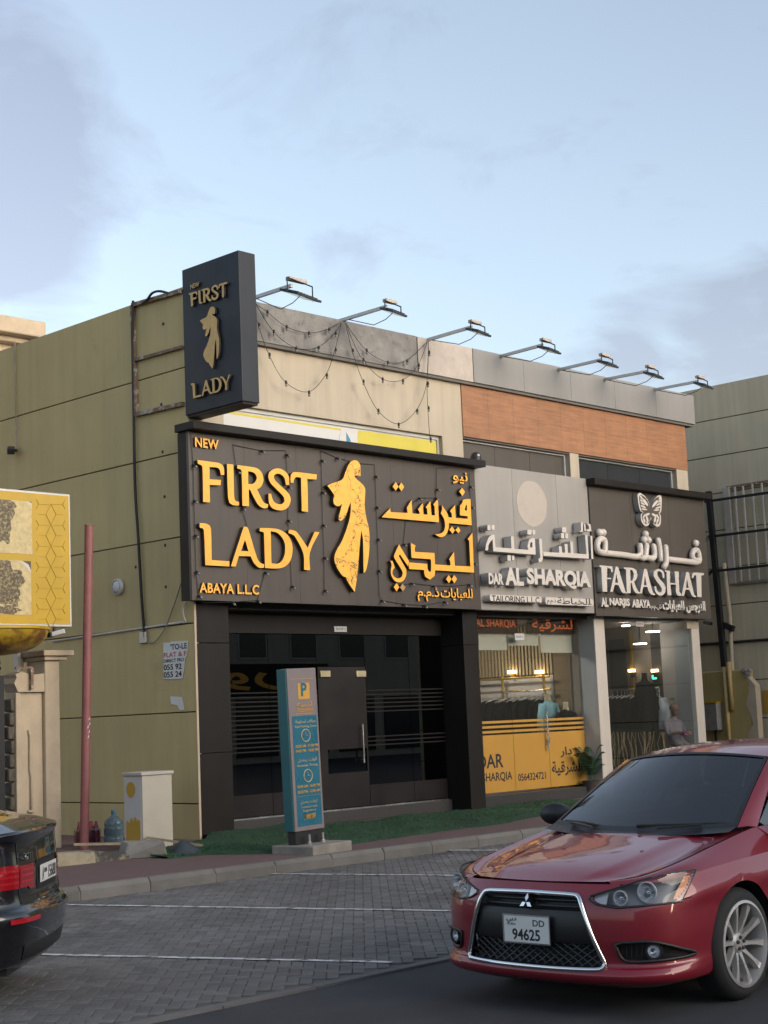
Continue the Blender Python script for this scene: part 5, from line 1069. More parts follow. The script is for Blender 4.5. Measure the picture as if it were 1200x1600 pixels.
p = PZ(120,1352,GZ); t = thing('broken_kerb', 'broken driveway kerb with worn pale and black paint left of the cabinet', 'kerb', (p[0], p[1], GZ)); mat('kerb_paint', (.30,.26,.18), .85, var=.25, vs=4, bump=.5, bs=60, dirt=((.05,.048,.045), .52, 1.6))
for k, (xa_, xb2, h0, h1) in enumerate(((-2.2,-.62,.15,.155),(-.60,.30,.155,.14),(.32,.95,.13,.04))): quick('kerb_stone', M['kerb_paint'], lambda b: b.prism([(p[0]+xa_, p[1]+.10, GZ-.02),(p[0]+xb2, p[1]+.02*k, GZ-.02),(p[0]+xb2, p[1]+.03+.02*k, GZ+h1),(p[0]+xa_, p[1]+.13, GZ+h0)], (.04, .16, .01)), t, bevel=.015)
quick('paved_top', M['pavement_red'], lambda b: b.prism([(p[0]-2.2, p[1]+.30, GZ+.13),(p[0]+.35, p[1]+.21, GZ+.13),(p[0]+.95, p[1]+.25, GZ+.03),(p[0]+1.3, p[1]+1.2, GZ+.01),(p[0]-1.6, p[1]+3.0, GZ+.06)], (0,0,-.2)), t)
p = PZ(150,1330,GZ); b = B(); b.prism([(p[0]-.35, p[1], GZ+.10),(p[0]+.6, p[1]-.5, GZ+.05),(p[0]+.63, p[1]-.42, GZ+.05),(p[0]-.3, p[1]+.1, GZ+.10)], (0,0,.03)); obj('timber_plank', b, M['wood'], label='weathered plank lying by the red pole', cat='plank')
p = PZ(282,1337,GZ); b = B(); n_ = 14; G_ = []
for i in range(n_):
    G_.append([(p[0]-.32+.62*i/(n_-1)+.03*math.sin(j), p[1]-.2+.4*j/9, GZ+.015+.17*max(0, 1-((i-9)/3.6)**2)*max(0, 1-((j-6)/5)**2)+.02*math.sin(i*1.9+j)) for j in range(10)])
mat('tarp', (.035,.05,.058), .6, var=.2, vs=8); b.grid(G_); obj('dark_tarpaulin', b, M['tarp'], smooth=True, label='crumpled dark tarpaulin at the end of the artificial grass', cat='tarpaulin')
p = PZ(262,1330,GZ); quick('timber_plank', M['wood'], lambda b: b.bar((p[0]+.05, p[1]+.5, GZ+.16), (p[0]+.5, p[1]-.1, GZ+.03), .05, .03), label='short slanted plank between the cream cabinet and the tarpaulin', cat='plank')

# ================================================================== PARKING TOTEM
tb = PZ(478,1311,GZ+.16); ang = rad(3.5)
TT = thing('parking_totem', 'leaning teal and grey paid-parking totem on a concrete foot', 'parking sign', (tb[0], tb[1], GZ), rotz=ang); TT.rotation_euler = (rad(-.4), rad(-1.3), ang)
tw_, td_, th_ = .52, .17, 1.98; b0z = .27
quick('case', M['totem_grey'], lambda b: b.box(-tw_/2, -td_/2, b0z, tw_/2, td_/2-.05, b0z+th_), TT, bevel=.008)
quick('side_case', M['totem_teal'], lambda b: b.box(-tw_/2-.012, -td_/2+.02, b0z+.002, tw_/2+.012, td_/2, b0z+th_-.003), TT, bevel=.006)
quick('plinth', M['black_iron'], lambda b: b.box(-tw_/2+.02, -td_/2+.02, .11, tw_/2-.04, td_/2-.02, b0z), TT)
quick('foot', M['concrete'], lambda b: b.box(-tw_/2-.06, -.42, -.02, tw_/2+.12, .28, .11), TT, bevel=.015)
for x_ in (-.10, .14): quick('bolt', M['steel'], lambda b: [b.lathe([(.03,0),(.03,.03),(.018,.03),(.018,.12),(.0001,.121)], (x_, -.16, .11), (0,0,1), 8)], TT)
fy = -td_/2-.003
def tz_(y): return b0z + th_*(1-(y-85)/(1440-85)*1.0)          # rows measured on the enlarged totem (top 85, bottom 1440)
def tpanel(nm, m, x0_, x1_, ya, yb, d=0.0): return quick(nm, M[m], lambda b: b.box(-tw_/2+x0_*tw_, fy-d, tz_(yb), -tw_/2+x1_*tw_, fy-d+.003, tz_(ya)), TT)
tpanel('blue_field', 'totem_blue', .09, .93, 485, 1150); tpanel('blue_field', 'totem_blue', .09, .93, 1155, 1400)
tpanel('parking_tile', 'totem_yellow', .34, .74, 210, 345)
def ttext(s, xc, y, wd, h, m, bold=.01, d=.004): return text_box('print', s, (-tw_/2+tw_*xc-wd/2, fy-d, tz_(y)), wd, h, M[m], parent=TT, depth=.001, bold=bold)
ttext('P', .54, 322, .105, .165, 'totem_blue', .03)
ttext(AR_TANBIH, .53, 415, .28, .07, 'totem_yellow', .02); ttext('Attention', .54, 455, .30, .055, 'totem_yellow', .02); tpanel('rule', 'totem_yellow', .24, .84, 466, 470, .001); tpanel('rule', 'totem_yellow', .1, .9, 172, 175, .001)
ttext(AR_PARK, .53, 552, .36, .05, 'totem_text'); ttext('Paid Parking Zone', .53, 590, .38, .035, 'totem_text')
ttext('08:00 AM - 01:00 PM', .53, 750, .40, .034, 'totem_yellow', .015); ttext('04:00 PM - 10:00 PM', .53, 790, .40, .034, 'totem_yellow', .015)
ttext(AR_PARK2, .52, 875, .34, .05, 'totem_text'); ttext('Ramadan Timing', .52, 915, .36, .036, 'totem_text')
ttext('08:00 AM - 06:00 PM', .52, 1085, .40, .034, 'totem_yellow', .015); ttext('08:00 PM - 12:00 AM', .52, 1130, .40, .034, 'totem_yellow', .015)
ttext(AR_PARK2, .5, 1220, .30, .045, 'totem_text'); ttext('Complaint and', .5, 1258, .28, .034, 'totem_text'); ttext('Suggestions', .5, 1288, .24, .034, 'totem_text')
tpanel('number_tile', 'totem_text', .32, .72, 1300, 1350); ttext('800 70', .52, 1342, .14, .05, 'totem_yellow', .02, .005)
for yc in (652, 988):
    c = (-tw_/2+tw_*.52, fy-.002, tz_(yc)); quick('clock_symbol', M['totem_text'], lambda b: [b.tube([(c[0]+.075*math.cos(a), c[1], c[2]+.075*math.sin(a)) for a in np.linspace(0, 6.283, 28, False)], .007, 5, closed=True), b.bar((c[0], c[1], c[2]), (c[0], c[1], c[2]+.05), .008, .004), b.bar((c[0], c[1], c[2]), (c[0]+.045, c[1], c[2]), .008, .004)], TT)

# ================================================================== RIGHT SIDE
XR = 30.5; RB = thing('side_building', 'pale olive block with horizontal joints rising beyond the shops at the right', 'building', (XR, 18, 0))
quick('core_wall', M['olive_joint'], lambda b: b.box(XR+.03, 8, 0, XR+8, 36, 8.9), RB)
zs = [0, .6, 1.42, 2.26, 3.10, 3.95, 4.79, 5.64, 6.48, 7.33, 8.17, 8.96]
for i in range(len(zs)-1): quick('panel', M['olive_right'], lambda b: b.box(XR-.002*(i % 2), 8, zs[i]+.012, XR+.08, 36, zs[i+1]-.012), RB)
quick('roof_slab', M['olive_right'], lambda b: b.box(XR+.081, 8.02, 8.9, XR+8, 35.9, 8.94), RB)
def rp(x, y, off=.05): return PX(x, y, XR-off)
gf = thing('wall_sign_frame', 'white and rusty empty sign frame with upright bars on the right olive wall', 'frame', rp(1146,912))
A_, B_, C_, D_ = rp(1136,762), rp(1147,912), np.array([XR-.05, 13.5, rp(1147,912)[2]]), np.array([XR-.05, 13.5, rp(1136,762)[2]])
quick('jamb', M['travertine'], lambda b: b.bar(A_, B_, .16, .14), gf); quick('rail', M['rust'], lambda b: b.bar(A_, D_, .06, .06), gf); quick('rail', M['galv'], lambda b: b.bar(B_, C_, .06, .06), gf)
yy0 = A_[1]-.22; k = 0
while yy0 > 14: quick('upright', M['letter_white'], lambda b: b.bar((XR-.09, yy0, B_[2]+.03), (XR-.09, yy0, A_[2]-.02), .035, .03), gf); yy0 -= .21+.03*math.sin(k); k += 1
pt = thing('frame_post', 'black steel post with crossbars beside the charcoal signboard', 'post', rp(1131,1040,.35))
quick('shaft', M['black_iron'], lambda b: b.bar(rp(1107,768,.35), rp(1132,1042,.35), .11, .11), pt)
for k, y in enumerate((783, 838, 892)):
    a = rp(1101 + k*5, y+1, .35); quick('crossbar', M['black_iron'], lambda b: b.bar(a, (XR-.2, 13.6, a[2]), .055, .055), pt)
for y0_, y1_ in ((836,848),(892,905),(975,972)): quick('brace', M['black_iron'], lambda b: b.bar(rp(1112,y0_,.3), rp(1100,y1_,.5), .06, .06), pt)
quick('brace', M['black_iron'], lambda b: b.bar(rp(1131,976,.3), rp(1146,983,.3), .12, .12), pt)
b = B(); b.tube([rp(1131,880,.2), rp(1140,960,.2), rp(1144,1050,.2), rp(1150,1118,.2)], .05, 10); obj('drain_pipe', b, M['plaster_beige'], smooth=True, label='thin cream drain pipe beside the black frame post', cat='pipe')
b = B(); b.tube([np.array([XR-.03, 30, rp(1095,1006,.03)[2]]), rp(1095,1007,.03), rp(1150,1003,.03), np.array([XR-.03, 13, rp(1150,1003,.03)[2]])], .03, 7); obj('wall_pipe', b, M['cable'], label='black pipe running along the right olive wall', cat='pipe')
LWX = XR-.5; p = PX(1168,1046,LWX); lw = thing('low_wall', 'olive low wall with a broken plaster end in the side alley', 'wall', (LWX, p[1], 0))
mat('olive_low', (.42,.33,.135), .8, var=.08, vs=1.5, streak=.12)
quick('body', M['olive_low'], lambda b: b.box(LWX, p[1], 0, LWX+.22, 30, p[2]), lw, bevel=.02)
b = B(); e0 = PX(1172,1072,LWX); pts = [(LWX-.004, p[1]+.02, 0.)]
for i in range(12): pts.append((LWX-.004, p[1]+.0+.05*math.sin(i*1.7)+.03*(i % 3), i*(p[2]-.1)/11))
pts += [(LWX-.004, p[1]-.16, p[2]-.35), (LWX-.004, p[1]-.16, 0.)]
b.prism(pts, (.2, 0, 0)); obj('broken_plaster', b, M['plaster_beige'], lw); quick('rubble_edge', M['concrete'], lambda b: [sph(b, (LWX+.02, p[1]+.04*i-.03, p[2]-.03-.06*(i % 3)), .06+.015*(i % 2), 6, 4) for i in range(4)], lw)
b = B(); q0, q1 = PX(1130,1042,LWX-.1), PX(1140,1160,LWX-.1); b.tube([(LWX-.06, q0[1], q0[2]), (LWX-.06, q0[1], 0)], .045, 10); b.tube([(LWX-.06, q0[1]-.12, q0[2]+.1), (LWX-.06, q0[1]-.12, q0[2]-.95)], .05, 10); mat('pipe_ochre', (.42,.30,.12), .6, var=.15); obj('ochre_pipe', b, M['pipe_ochre'], smooth=True, label='pair of ochre pipes running down the low alley wall', cat='pipe')
q0, q1 = PX(1099,1095,LWX-.25), PX(1122,1141,LWX-.25); t = thing('meter_box', 'grey metal meter box with a yellow lid edge on the low alley wall', 'meter box', q1)
quick('case', M['galv'], lambda b: b.box(LWX-.25, q1[1], q1[2], LWX-.01, q0[1], q0[2]-.06), t, bevel=.01); quick('lid', M['yellow_sign'], lambda b: b.box(LWX-.27, q1[1]-.02, q0[2]-.055, LWX-.01, q0[1]+.02, q0[2]-.03), t); quick('feed_pipe', M['cable'], lambda b: b.bar((LWX-.1, (q0[1]+q1[1])/2, 0), (LWX-.1, (q0[1]+q1[1])/2, q1[2]), .04, .04), t)
q0, q1 = rp(1191,1079,.02), rp(1203,1114,.02); quick('warning_sign', M['vinyl_yellow'], lambda b: b.box(XR-.02, q1[1], q1[2], XR-.005, q0[1], q0[2]), label='small yellow sign on the right olive wall at the picture edge', cat='sign')
# potted palm beside the grey column
p = PZ(918,1232,GZ); p = PY(920,1225,17.75); PLX = xq0-.22
t = thing('potted_palm', 'small green potted palm against the grey column of the tailor shop', 'plant', (PLX, 17.72, GZ))
quick('pot', M['interior_dark'], lambda b: b.lathe([(.12,0),(.16,.28),(.17,.30),(.14,.30),(.13,.27)], (PLX, 17.72, GZ), (0,0,1), 18), t, smooth=40)
b = B(); r = random.Random(3)
for k in range(17):
    a = r.uniform(0, 6.28); L = r.uniform(.45, .75); st = Vector((PLX, 17.72, GZ+.28)); rise = r.uniform(.35, .95); prev = None
    for i in range(9):
        f = i/8; c = st + Vector((math.cos(a)*L*.55*f, math.sin(a)*L*.35*f, rise*(f*1.35-f*f*.62)))
        if prev is not None:
            d = (c-prev).normalized(); s_ = d.cross(Vector((0,0,1))).normalized(); b.tube([prev, c], .006, 4)
            if i > 2:
                for sg in (-1, 1):
                    for q in (0, .5):
                        base = prev + (c-prev)*q; tip = base + s_*sg*(.16*(1-.5*f)) + d*.08 + Vector((0,0,-.05)); b.add([base, base+d*.03, tip], [(0,1,2)])
        prev = c
obj('fronds', b, M['leaf'], t, fix=False)
# ================================================================== ACROSS THE STREET (seen in the glass and paintwork)
for k, (xa_, xb2, h, lab) in enumerate(((-30, 8, 8.5, 'beige shop row across the street behind the viewer, left block'), (9.5, 40, 7.5, 'beige shop row across the street behind the viewer, middle block'), (42, 90, 9.5, 'beige shop row across the street behind the viewer, right block'))):
    t = thing('facing_building', lab, 'building', (xa_, -18, 0)); quick('wall', M['far_wall'], lambda b: b.box(xa_, -26, 0, xb2, -18, h), t)
    x_ = xa_+1.5
    while x_ < xb2-2.5:
        wn_ = quick('window', M['alu_white'], lambda b: b.box(x_-.06, -17.98, 4.74, x_+1.66, -17.94, 6.46), t); quick('pane', M['far_window'], lambda b: b.box(x_, -17.935, 4.8, x_+1.6, -17.925, 6.4), wn_)
        quick('shop_window', M['far_window'], lambda b: b.box(x_-.3, -17.97, .3, x_+2.2, -17.93, 2.9), t); x_ += 3.2
t = thing('facing_sign', 'dark sign with yellow Arabic letters on the shop row across the street', 'sign', (45, -17.9, 3)); quick('board', M['black_acp'], lambda b: b.box(43.5, -17.92, 3.1, 52, -17.7, 4.5), t)
text_box('lettering', AR_WARD, (50.5, -17.69, 3.3), 5, 1.0, M['gold_orange'], parent=t, depth=.05, bold=.02, ax=(np.array([-1.,0,0]), np.array([0,0,1.]), np.array([0,1.,0])))

# ================================================================== CARS
def cr1(P, n):
    P = np.asarray(P, float); K = len(P); o = []
    for i in range(K-1):
        p0 = P[i-1] if i else 2*P[0]-P[1]; p1, p2 = P[i], P[i+1]; p3 = P[i+2] if i+2 < K else 2*P[K-1]-P[K-2]
        for k in range(n):
            t = k/n; o.append(.5*((2*p1)+(p2-p0)*t+(2*p0-5*p1+4*p2-p3)*t*t+(3*p1-p0-3*p2+p3)*t**3))
    o.append(P[-1]); return np.array(o)
def surf(ctrl, nr, nc):
    a = np.array([cr1(r, nc) for r in ctrl]); return np.array([cr1(a[:, j], nr) for j in range(a.shape[1])]).transpose(1, 0, 2)
def mirror(G): return G[:, ::-1]*np.array([1, -1, 1])
def both(b, G, keep=None, mi=0):
    b.grid(G, mi, keep); b.grid(G*np.array([1, -1, 1]), mi, keep)
def pair(name, G, m, root):
    for sg in (1, -1): quick(name, M[m], lambda b: b.grid(np.asarray(G)*np.array([1, sg, 1])), root, smooth=True)
def shell_grid(plan, rows, nf, nr_):
    """plan: outline points (x, y) from the middle of one end round the left side to the middle of the other; rows: (z_end, z_side, z_other, inset_end, inset_side, slope)"""
    P = np.array(plan, float); K = len(P); T = np.gradient(P, axis=0); T[0] = (0, 1); T[-1] = (0, -1); T /= np.linalg.norm(T, axis=1)[:, None]; Nn = np.stack([T[:, 1], -T[:, 0]], 1)
    wf = np.array([1, 1, 1, 1, .92, .6, .15] + [0]*(K-7)); wr = np.array([0]*(K-5) + [.3, .8, 1, 1, 1]); g_ = []
    for zf, zs, zr, inf, ins, slope in rows:
        w_s = 1-wf-wr; z = wf*zf + w_s*(zs+slope*np.clip(-P[:, 0], -.5, 3)) + wr*zr; ii = (wf+wr)*inf + w_s*ins
        q = P - Nn*ii[:, None]; q[0, 1] = q[-1, 1] = 0; g_.append(np.column_stack([q, z]))
    return np.array(g_)
def wheel(root, x, y, side, r=.325, wd=.215, spokes=10, rimm='rim', rr=.246):
    s = side; cy_ = y
    prof = [(rr, -wd/2), (rr+.03, -wd/2-.004), (r-.03, -wd/2+.004), (r-.008, -wd/2+.03), (r, -wd/4), (r, wd/4), (r-.008, wd/2-.03), (r-.03, wd/2-.004), (rr+.03, wd/2+.004), (rr, wd/2)]
    b = B(); b.lathe(prof, (x, cy_, r), (0, 1, 0), 48, closed=True)
    w_ = obj('wheel', b, M['tyre'], root, smooth=40); yo = cy_ + s*(wd/2-.012)
    b = B(); b.lathe([(rr+.004, 0), (rr+.004, .018), (rr-.012, .022), (rr-.02, -.01), (rr-.028, -.14)], (x, yo, r), (0, s, 0), 48, cap=False)
    for k in range(spokes):
        a = 2*math.pi*k/spokes + .1; ca, sa = math.cos(a), math.sin(a); u = Vector((ca, 0, sa)); v = Vector((-sa, 0, ca)); c = Vector((x, yo, r)); up = Vector((0, s, 0)); st = []
        for f, w2, h in ((.045, .020, -.035), (.10, .013, -.02), (.16, .013, -.006), (.205, .020, .0), (rr, .028, .004)):
            st.append([c+u*f-v*w2+up*(h-.035), c+u*f-v*w2*.8+up*h, c+u*f+v*w2*.8+up*h, c+u*f+v*w2+up*(h-.035)])
        b.grid(st)
    b.lathe([(.06, -.06), (.062, -.035), (.05, -.022), (.03, -.018), (.0001, -.017)], (x, yo, r), (0, s, 0), 20)
    obj('rim', b, M[rimm], w_, smooth=35)
    b = B()
    for k in range(5):
        a = 2*math.pi*k/5+.3; b.lathe([(.011, -.03), (.011, -.008), (.006, -.004)], (x+.034*math.cos(a), yo, r+.034*math.sin(a)), (0, s, 0), 6)
    obj('lug_nuts', b, M['rim_dark'], w_); quick('brake_disc', M['rim_dark'], lambda b: b.lathe([(.06, -.10), (.15, -.10), (.15, -.085), (.06, -.085)], (x, yo, r), (0, s, 0), 32, closed=True), w_); quick('hub_well', M['ink'], lambda b: b.lathe([(rr-.03, -.13), (.0001, -.13)], (x, yo, r), (0, s, 0), 24, cap=False), w_)
    return w_
def well(b, x, y, z, s, r):                              # half-round liner behind a wheel, open below
    A = np.linspace(rad(-20), rad(200), 25); b.grid([[(x+q*math.cos(a), y-s*d, z+q*math.sin(a)) for a in A] for q, d in ((r, 0), (r, .27), (.03, .272))])
def arch_cut(G, cx_, r, cz_):
    """faces of a side grid that lie inside a wheel arch are dropped; rim vertices are pulled onto the circle"""
    a, b_ = G.shape[:2]; keep = [[True]*(b_-1) for _ in range(a-1)]; D = np.hypot(G[..., 0]-cx_, G[..., 2]-cz_); side = np.abs(G[..., 1]) > .6
    for i in range(a-1):
        for j in range(b_-1):
            if side[i, j] and (D[i:i+2, j:j+2] < r).sum() >= 3: keep[i][j] = False
    for i in range(a):
        for j in range(b_):
            if side[i, j] and abs(D[i, j]-r) < .028:
                d = D[i, j]; G[i, j, 0] = cx_+(G[i, j, 0]-cx_)*r/d; G[i, j, 2] = cz_+(G[i, j, 2]-cz_)*r/d
    return keep
def andk(*ks): return [[all(k[i][j] for k in ks) for j in range(len(ks[0][0]))] for i in range(len(ks[0]))]
def in_poly(y, z, poly):
    c = False; n = len(poly)
    for i in range(n):
        (a, b_), (c_, d_) = poly[i], poly[i-1]
        if (b_ > z) != (d_ > z) and y < (c_-a)*(z-b_)/(d_-b_)+a: c = not c
    return c
class Front:                                               # looks up x of an end surface for given (|y|, z)
    def __init__(s, G, cols): s.P = G[:, :cols].reshape(-1, 3)
    def x(s, y, z):
        y = abs(y); d = (s.P[:, 1]-y)**2 + (s.P[:, 2]-z)**2; k = np.argsort(d)[:6]; w_ = 1/(d[k]+1e-7); return float((s.P[k, 0]*w_).sum()/w_.sum())
    def p(s, y, z, off=0.0): return np.array([s.x(y, z)+off, y, z])
def patch_between(lo, hi, n, m, fn):
    return np.array([[fn(lo(t)+(hi(t)-lo(t))*k/m, t) for t in np.linspace(0, 1, n)] for k in range(m+1)])

# ---------------- red saloon
RC = thing('red_saloon_car', 'dark red saloon car with chrome-framed grille driving along the road', 'car', (8.2351, 5.9831, 0), rotz=rad(180.8))
plan = [(.935,0),(.925,.25),(.89,.48),(.82,.66),(.705,.785),(.55,.855),(.37,.882),(0,.888),(-.37,.884),(-.80,.878),(-1.60,.876),(-2.30,.88),(-2.635,.884),(-3.0,.872),(-3.30,.825),(-3.48,.70),(-3.56,.40),(-3.585,0)]
rows = [(.160,.19,.25,.09,.07,0),(.195,.205,.27,-.005,.03,0),(.235,.25,.30,-.028,.012,0),(.268,.30,.36,-.012,.004,0),(.30,.36,.42,.012,.0,0),(.43,.48,.55,.0,-.006,0),(.55,.60,.72,.0,-.002,.01),(.64,.69,.86,.018,-.010,.02),(.735,.805,.99,.072,.03,.045)]
C0 = shell_grid(plan, rows, 0, 0); NR, NC = 8, 16
G = surf(C0, NR, NC); FRN = Front(G, 6*NC+1)
k1 = arch_cut(G, 0, .365, .325); k2 = arch_cut(G, -2.635, .365, .325)
def gr_half(z): return .365 + (.50-.365)*(1-(z-.285)/(.665-.285)) if z < .62 else .365-(z-.62)*.3
GRP = [(-.01,.272),(.485,.272),(.505,.30),(.47,.40),(.36,.655),(.33,.68),(-.01,.68)]
HLP = [(.425,.668),(.46,.632),(.58,.614),(.825,.63),(.838,.70),(.832,.80),(.70,.80),(.55,.715)]
FGP = [(.565,.415),(.60,.325),(.70,.315),(.835,.325),(.86,.345),(.80,.40),(.72,.425)]
def cutk(poly, cols): 
    a, b_ = G.shape[:2]; kk = [[True]*(b_-1) for _ in range(a-1)]
    for i in range(a-1):
        for j in range(min(cols, b_-1)):
            c = G[i:i+2, j:j+2].reshape(-1, 3).mean(0)
            if in_poly(c[1], c[2], poly): kk[i][j] = False
    return kk
keep = andk(k1, k2, cutk(GRP, 4*NC), cutk(HLP, 7*NC), cutk(FGP, 6*NC))
b = B(); both(b, G, keep); body = obj('body', b, M['car_red'], RC, smooth=50)
# hood, fender tops, shoulders
Hc = cr1([(.79,.47,.742),(.66,.63,.772),(.42,.71,.822),(.02,.728,.893),(-.30,.735,.945),(-.46,.742,.968)], 8); Cn = cr1([(.862,0,.740),(.66,0,.808),(.40,0,.86),(.12,0,.905),(-.06,0,.935),(-.16,0,.950)], 8); hg = []
for v in range(len(Hc)):
    row = []
    for u in np.linspace(-1, 1, 41):
        au = abs(u); e = au**2.1; f = 1 if v else 0; h = Hc[v]; c = Cn[v]
        z = c[2]+(h[2]-c[2])*e*(1 if v else 1); z -= .013*min(1, max(0, (au-.60)/.12))*min(1, v/6)*(1-max(0, (au-.9)/.1))
        row.append((c[0]+(h[0]-c[0])*au**1.9-.002, h[1]*u*.995, z+.004))
    hg.append(row)
quick('hood', M['car_red'], lambda b: [b.grid(hg), b.grid(np.array(hg)-np.array([.004,0,.012]))], RC, smooth=True)
top = G[-1]                                               # upper edge of the shell
def arc(A, n): 
    A = np.asarray(A); d = np.r_[0, np.cumsum(np.linalg.norm(np.diff(A, axis=0), axis=1))]; t = np.linspace(0, d[-1], n); return np.column_stack([np.interp(t, d, A[:, k]) for k in range(3)])
t_out = arc(top[int(2.35*NC):int(8.6*NC)], 40); t_in = arc(Hc, 40); fg_ = []
for i in range(7):
    f = i/6; fg_.append(t_out*(1-f)+(t_in+np.array([0,.004,0]))*f+np.array([0,0,.012])*math.sin(math.pi*f))
pair('fender_top', np.array(fg_), 'car_red', RC)
belt = cr1([(-.46,.752,.965),(-1.0,.765,.975),(-1.7,.768,.99),(-2.4,.755,1.01),(-2.85,.72,1.03),(-3.25,.66,1.04)], 8); t2 = arc(top[int(8.55*NC):int(14.6*NC)], 41); sg_ = []
for i in range(6): f = i/5; sg_.append(t2*(1-f)+arc(belt, 41)*f+np.array([0,.012,.004])*math.sin(math.pi*f))
pair('shoulder', np.array(sg_), 'car_red', RC)
# greenhouse
def wsurf(bl, bc, tl, tcn, n=17, m=10):
    o = []
    for i in range(m+1):
        f = i/m; e = np.array(bl)*(1-f)+np.array(tl)*f; c = np.array(bc)*(1-f)+np.array(tcn)*f; row = []
        for u in np.linspace(-1, 1, n): q = c+(e-c)*abs(u)**2; row.append((q[0], e[1]*u, q[2]+.010*math.sin(math.pi*f)))
        o.append(row)
    return np.array(o)
WS_ = wsurf((-.30,.705,.972), (-.12,0,.945), (-1.02,.545,1.372), (-.93,0,1.412)); ws = quick('windscreen', M['glass_car'], lambda b: b.grid(WS_), RC, smooth=True)
b = B(); _o = np.array([.003,0,.005]); b.grid(np.array([WS_[0], WS_[0]*.4+WS_[1]*.6])+_o); b.grid(np.array([WS_[-1], WS_[-1]*.7+WS_[-2]*.3])+_o); b.grid(np.array([WS_[:, 0], WS_[:, 0]*.7+WS_[:, 1]*.3])+_o); b.grid(np.array([WS_[:, -1], WS_[:, -1]*.7+WS_[:, -2]*.3])+_o); obj('frit_border', b, M['car_trim'], ws, smooth=True)
quick('cowl', M['car_trim'], lambda b: b.grid([[(x, y, z) for x, y, z in WS_[0]+np.array([.03,0,-.004])], [(x, y, z) for x, y, z in WS_[0]+np.array([-.005,0,.008])]]+[[(x+.10, y, z-.02) for x, y, z in WS_[0]]]), RC, smooth=True)
rl = cr1([(-1.02,.548,1.374),(-1.35,.575,1.412),(-1.8,.585,1.432),(-2.3,.575,1.415),(-2.72,.545,1.352)], 6); rc_ = cr1([(-.93,0,1.414),(-1.3,0,1.458),(-1.8,0,1.478),(-2.3,0,1.458),(-2.66,0,1.398)], 6)
RG = np.array([[(rc_[i][0]+(rl[i][0]-rc_[i][0])*abs(u)**2, rl[i][1]*u, rc_[i][2]+(rl[i][2]-rc_[i][2])*abs(u)**2.4) for u in np.linspace(-1, 1, 25)] for i in range(len(rl))]); quick('roof', M['car_red'], lambda b: b.grid(RG), RC, smooth=True)
ro = cr1([(-1.06,.60,1.352),(-1.38,.622,1.384),(-1.8,.632,1.402),(-2.3,.622,1.386),(-2.74,.59,1.322)], 6); pair('roof_rail', np.array([rl, (rl+ro)/2+np.array([0,.008,.006]), ro]), 'car_red', RC)
ap_in = np.array([WS_[i, -1] for i in range(11)]); ap_out = np.array([(-.46+(-1.06+.46)*f, .752+(.60-.752)*f, .965+(1.352-.965)*f+.02*math.sin(math.pi*f)) for f in np.linspace(0, 1, 11)])
pair('pillar', np.array([ap_in, (ap_in+ap_out)/2+np.array([.012,.012,.008]), ap_out]), 'car_red', RC)
gb = arc(cr1([(-.46,.752,.967),(-1.0,.765,.977),(-1.7,.768,.992),(-2.4,.755,1.012),(-2.80,.725,1.03)], 8), 31); gt = arc(ro, 31); sgl = np.array([gb*(1-f)+gt*f+np.array([0,.018,0])*math.sin(math.pi*f) for f in np.linspace(0, 1, 7)])
pair('side_window', sgl, 'glass_car', RC); pair('door_pillar', sgl[:, 15:17]+np.array([0,.004,0]), 'car_trim', RC)
RW = wsurf((-3.22,.60,1.075), (-3.30,0,1.085), (-2.74,.545,1.35), (-2.67,0,1.398)); quick('rear_window', M['glass_car'], lambda b: b.grid(RW), RC, smooth=True)
cp = np.array([RW[i, -1] for i in range(11)]); co_ = arc(np.array([(-3.25,.66,1.04),(-2.80,.725,1.03),(-2.74,.59,1.322)]), 11); pair('rear_pillar', np.array([cp, (cp+co_)/2, co_]), 'car_red', RC)
tr_ = arc(top[int(14.5*NC):], 21); td = np.array([RW[0, 16-int(round(i*8/20))] for i in range(21)]); pair('boot_lid', np.array([tr_, (tr_+td)/2+np.array([0,0,.025]), td]), 'car_red', RC)
quick('underbody', M['car_trim'], lambda b: [b.box(-3.3,-.62,.18,.78,.62,.30), b.box(-2.2,-.80,.18,-.45,.80,.32), b.box(-3.2,-.60,.30,.5,.60,.62)], RC)
for x_ in (0, -2.635):
    for s in (-1, 1): quick('wheel_well', M['ink'], lambda b: well(b, x_, s*.862, .33, s, .372), RC)
for x_ in (0, -2.635):
    for s in (-1, 1): wheel(RC, x_, s*.775, s)
# grille
gm = quick('grille', M['car_trim'], lambda b: [b.grid([[FRN.p(y, z, -.085) for y in np.linspace(-.50, .50, 21)] for z in np.linspace(.26, .70, 12)])], RC)
b = B()
for z in (.606, .640): b.grid([[FRN.p(y, z+dz_, off) for y in np.linspace(-.36, .36, 25)] for dz_, off in ((-.010,-.05),(.0,-.035),(.010,-.05))])
obj('grille_slat', b, M['car_mesh'], gm, smooth=True)
quick('bumper_beam', M['car_trim'], lambda b: b.grid([[FRN.p(y, z, off) for y in np.linspace(-.44, .44, 31)] for z, off in ((.40,-.06),(.405,-.022),(.43,-.012),(.56,-.012),(.585,-.022),(.59,-.06))]), gm, smooth=40)
b = B(); st_ = .042
for k in range(-16, 17):
    for d_ in (-1, 1):
        p0, p1 = (k*st_*1.5-.10*d_*1.3, .275), (k*st_*1.5+.10*d_*1.3*.0+ .0, .405); y0_, y1_ = k*.062-d_*.10, k*.062+d_*.10
        pts = [(y0_+(y1_-y0_)*f, .275+.13*f) for f in np.linspace(0, 1, 9)]; pts = [q for q in pts if abs(q[0]) < .5-.35*(q[1]-.275)]
        if len(pts) > 1: b.tube([FRN.p(y, z, -.035) for y, z in pts], .0055, 4)
obj('grille_mesh', b, M['car_mesh'], gm)
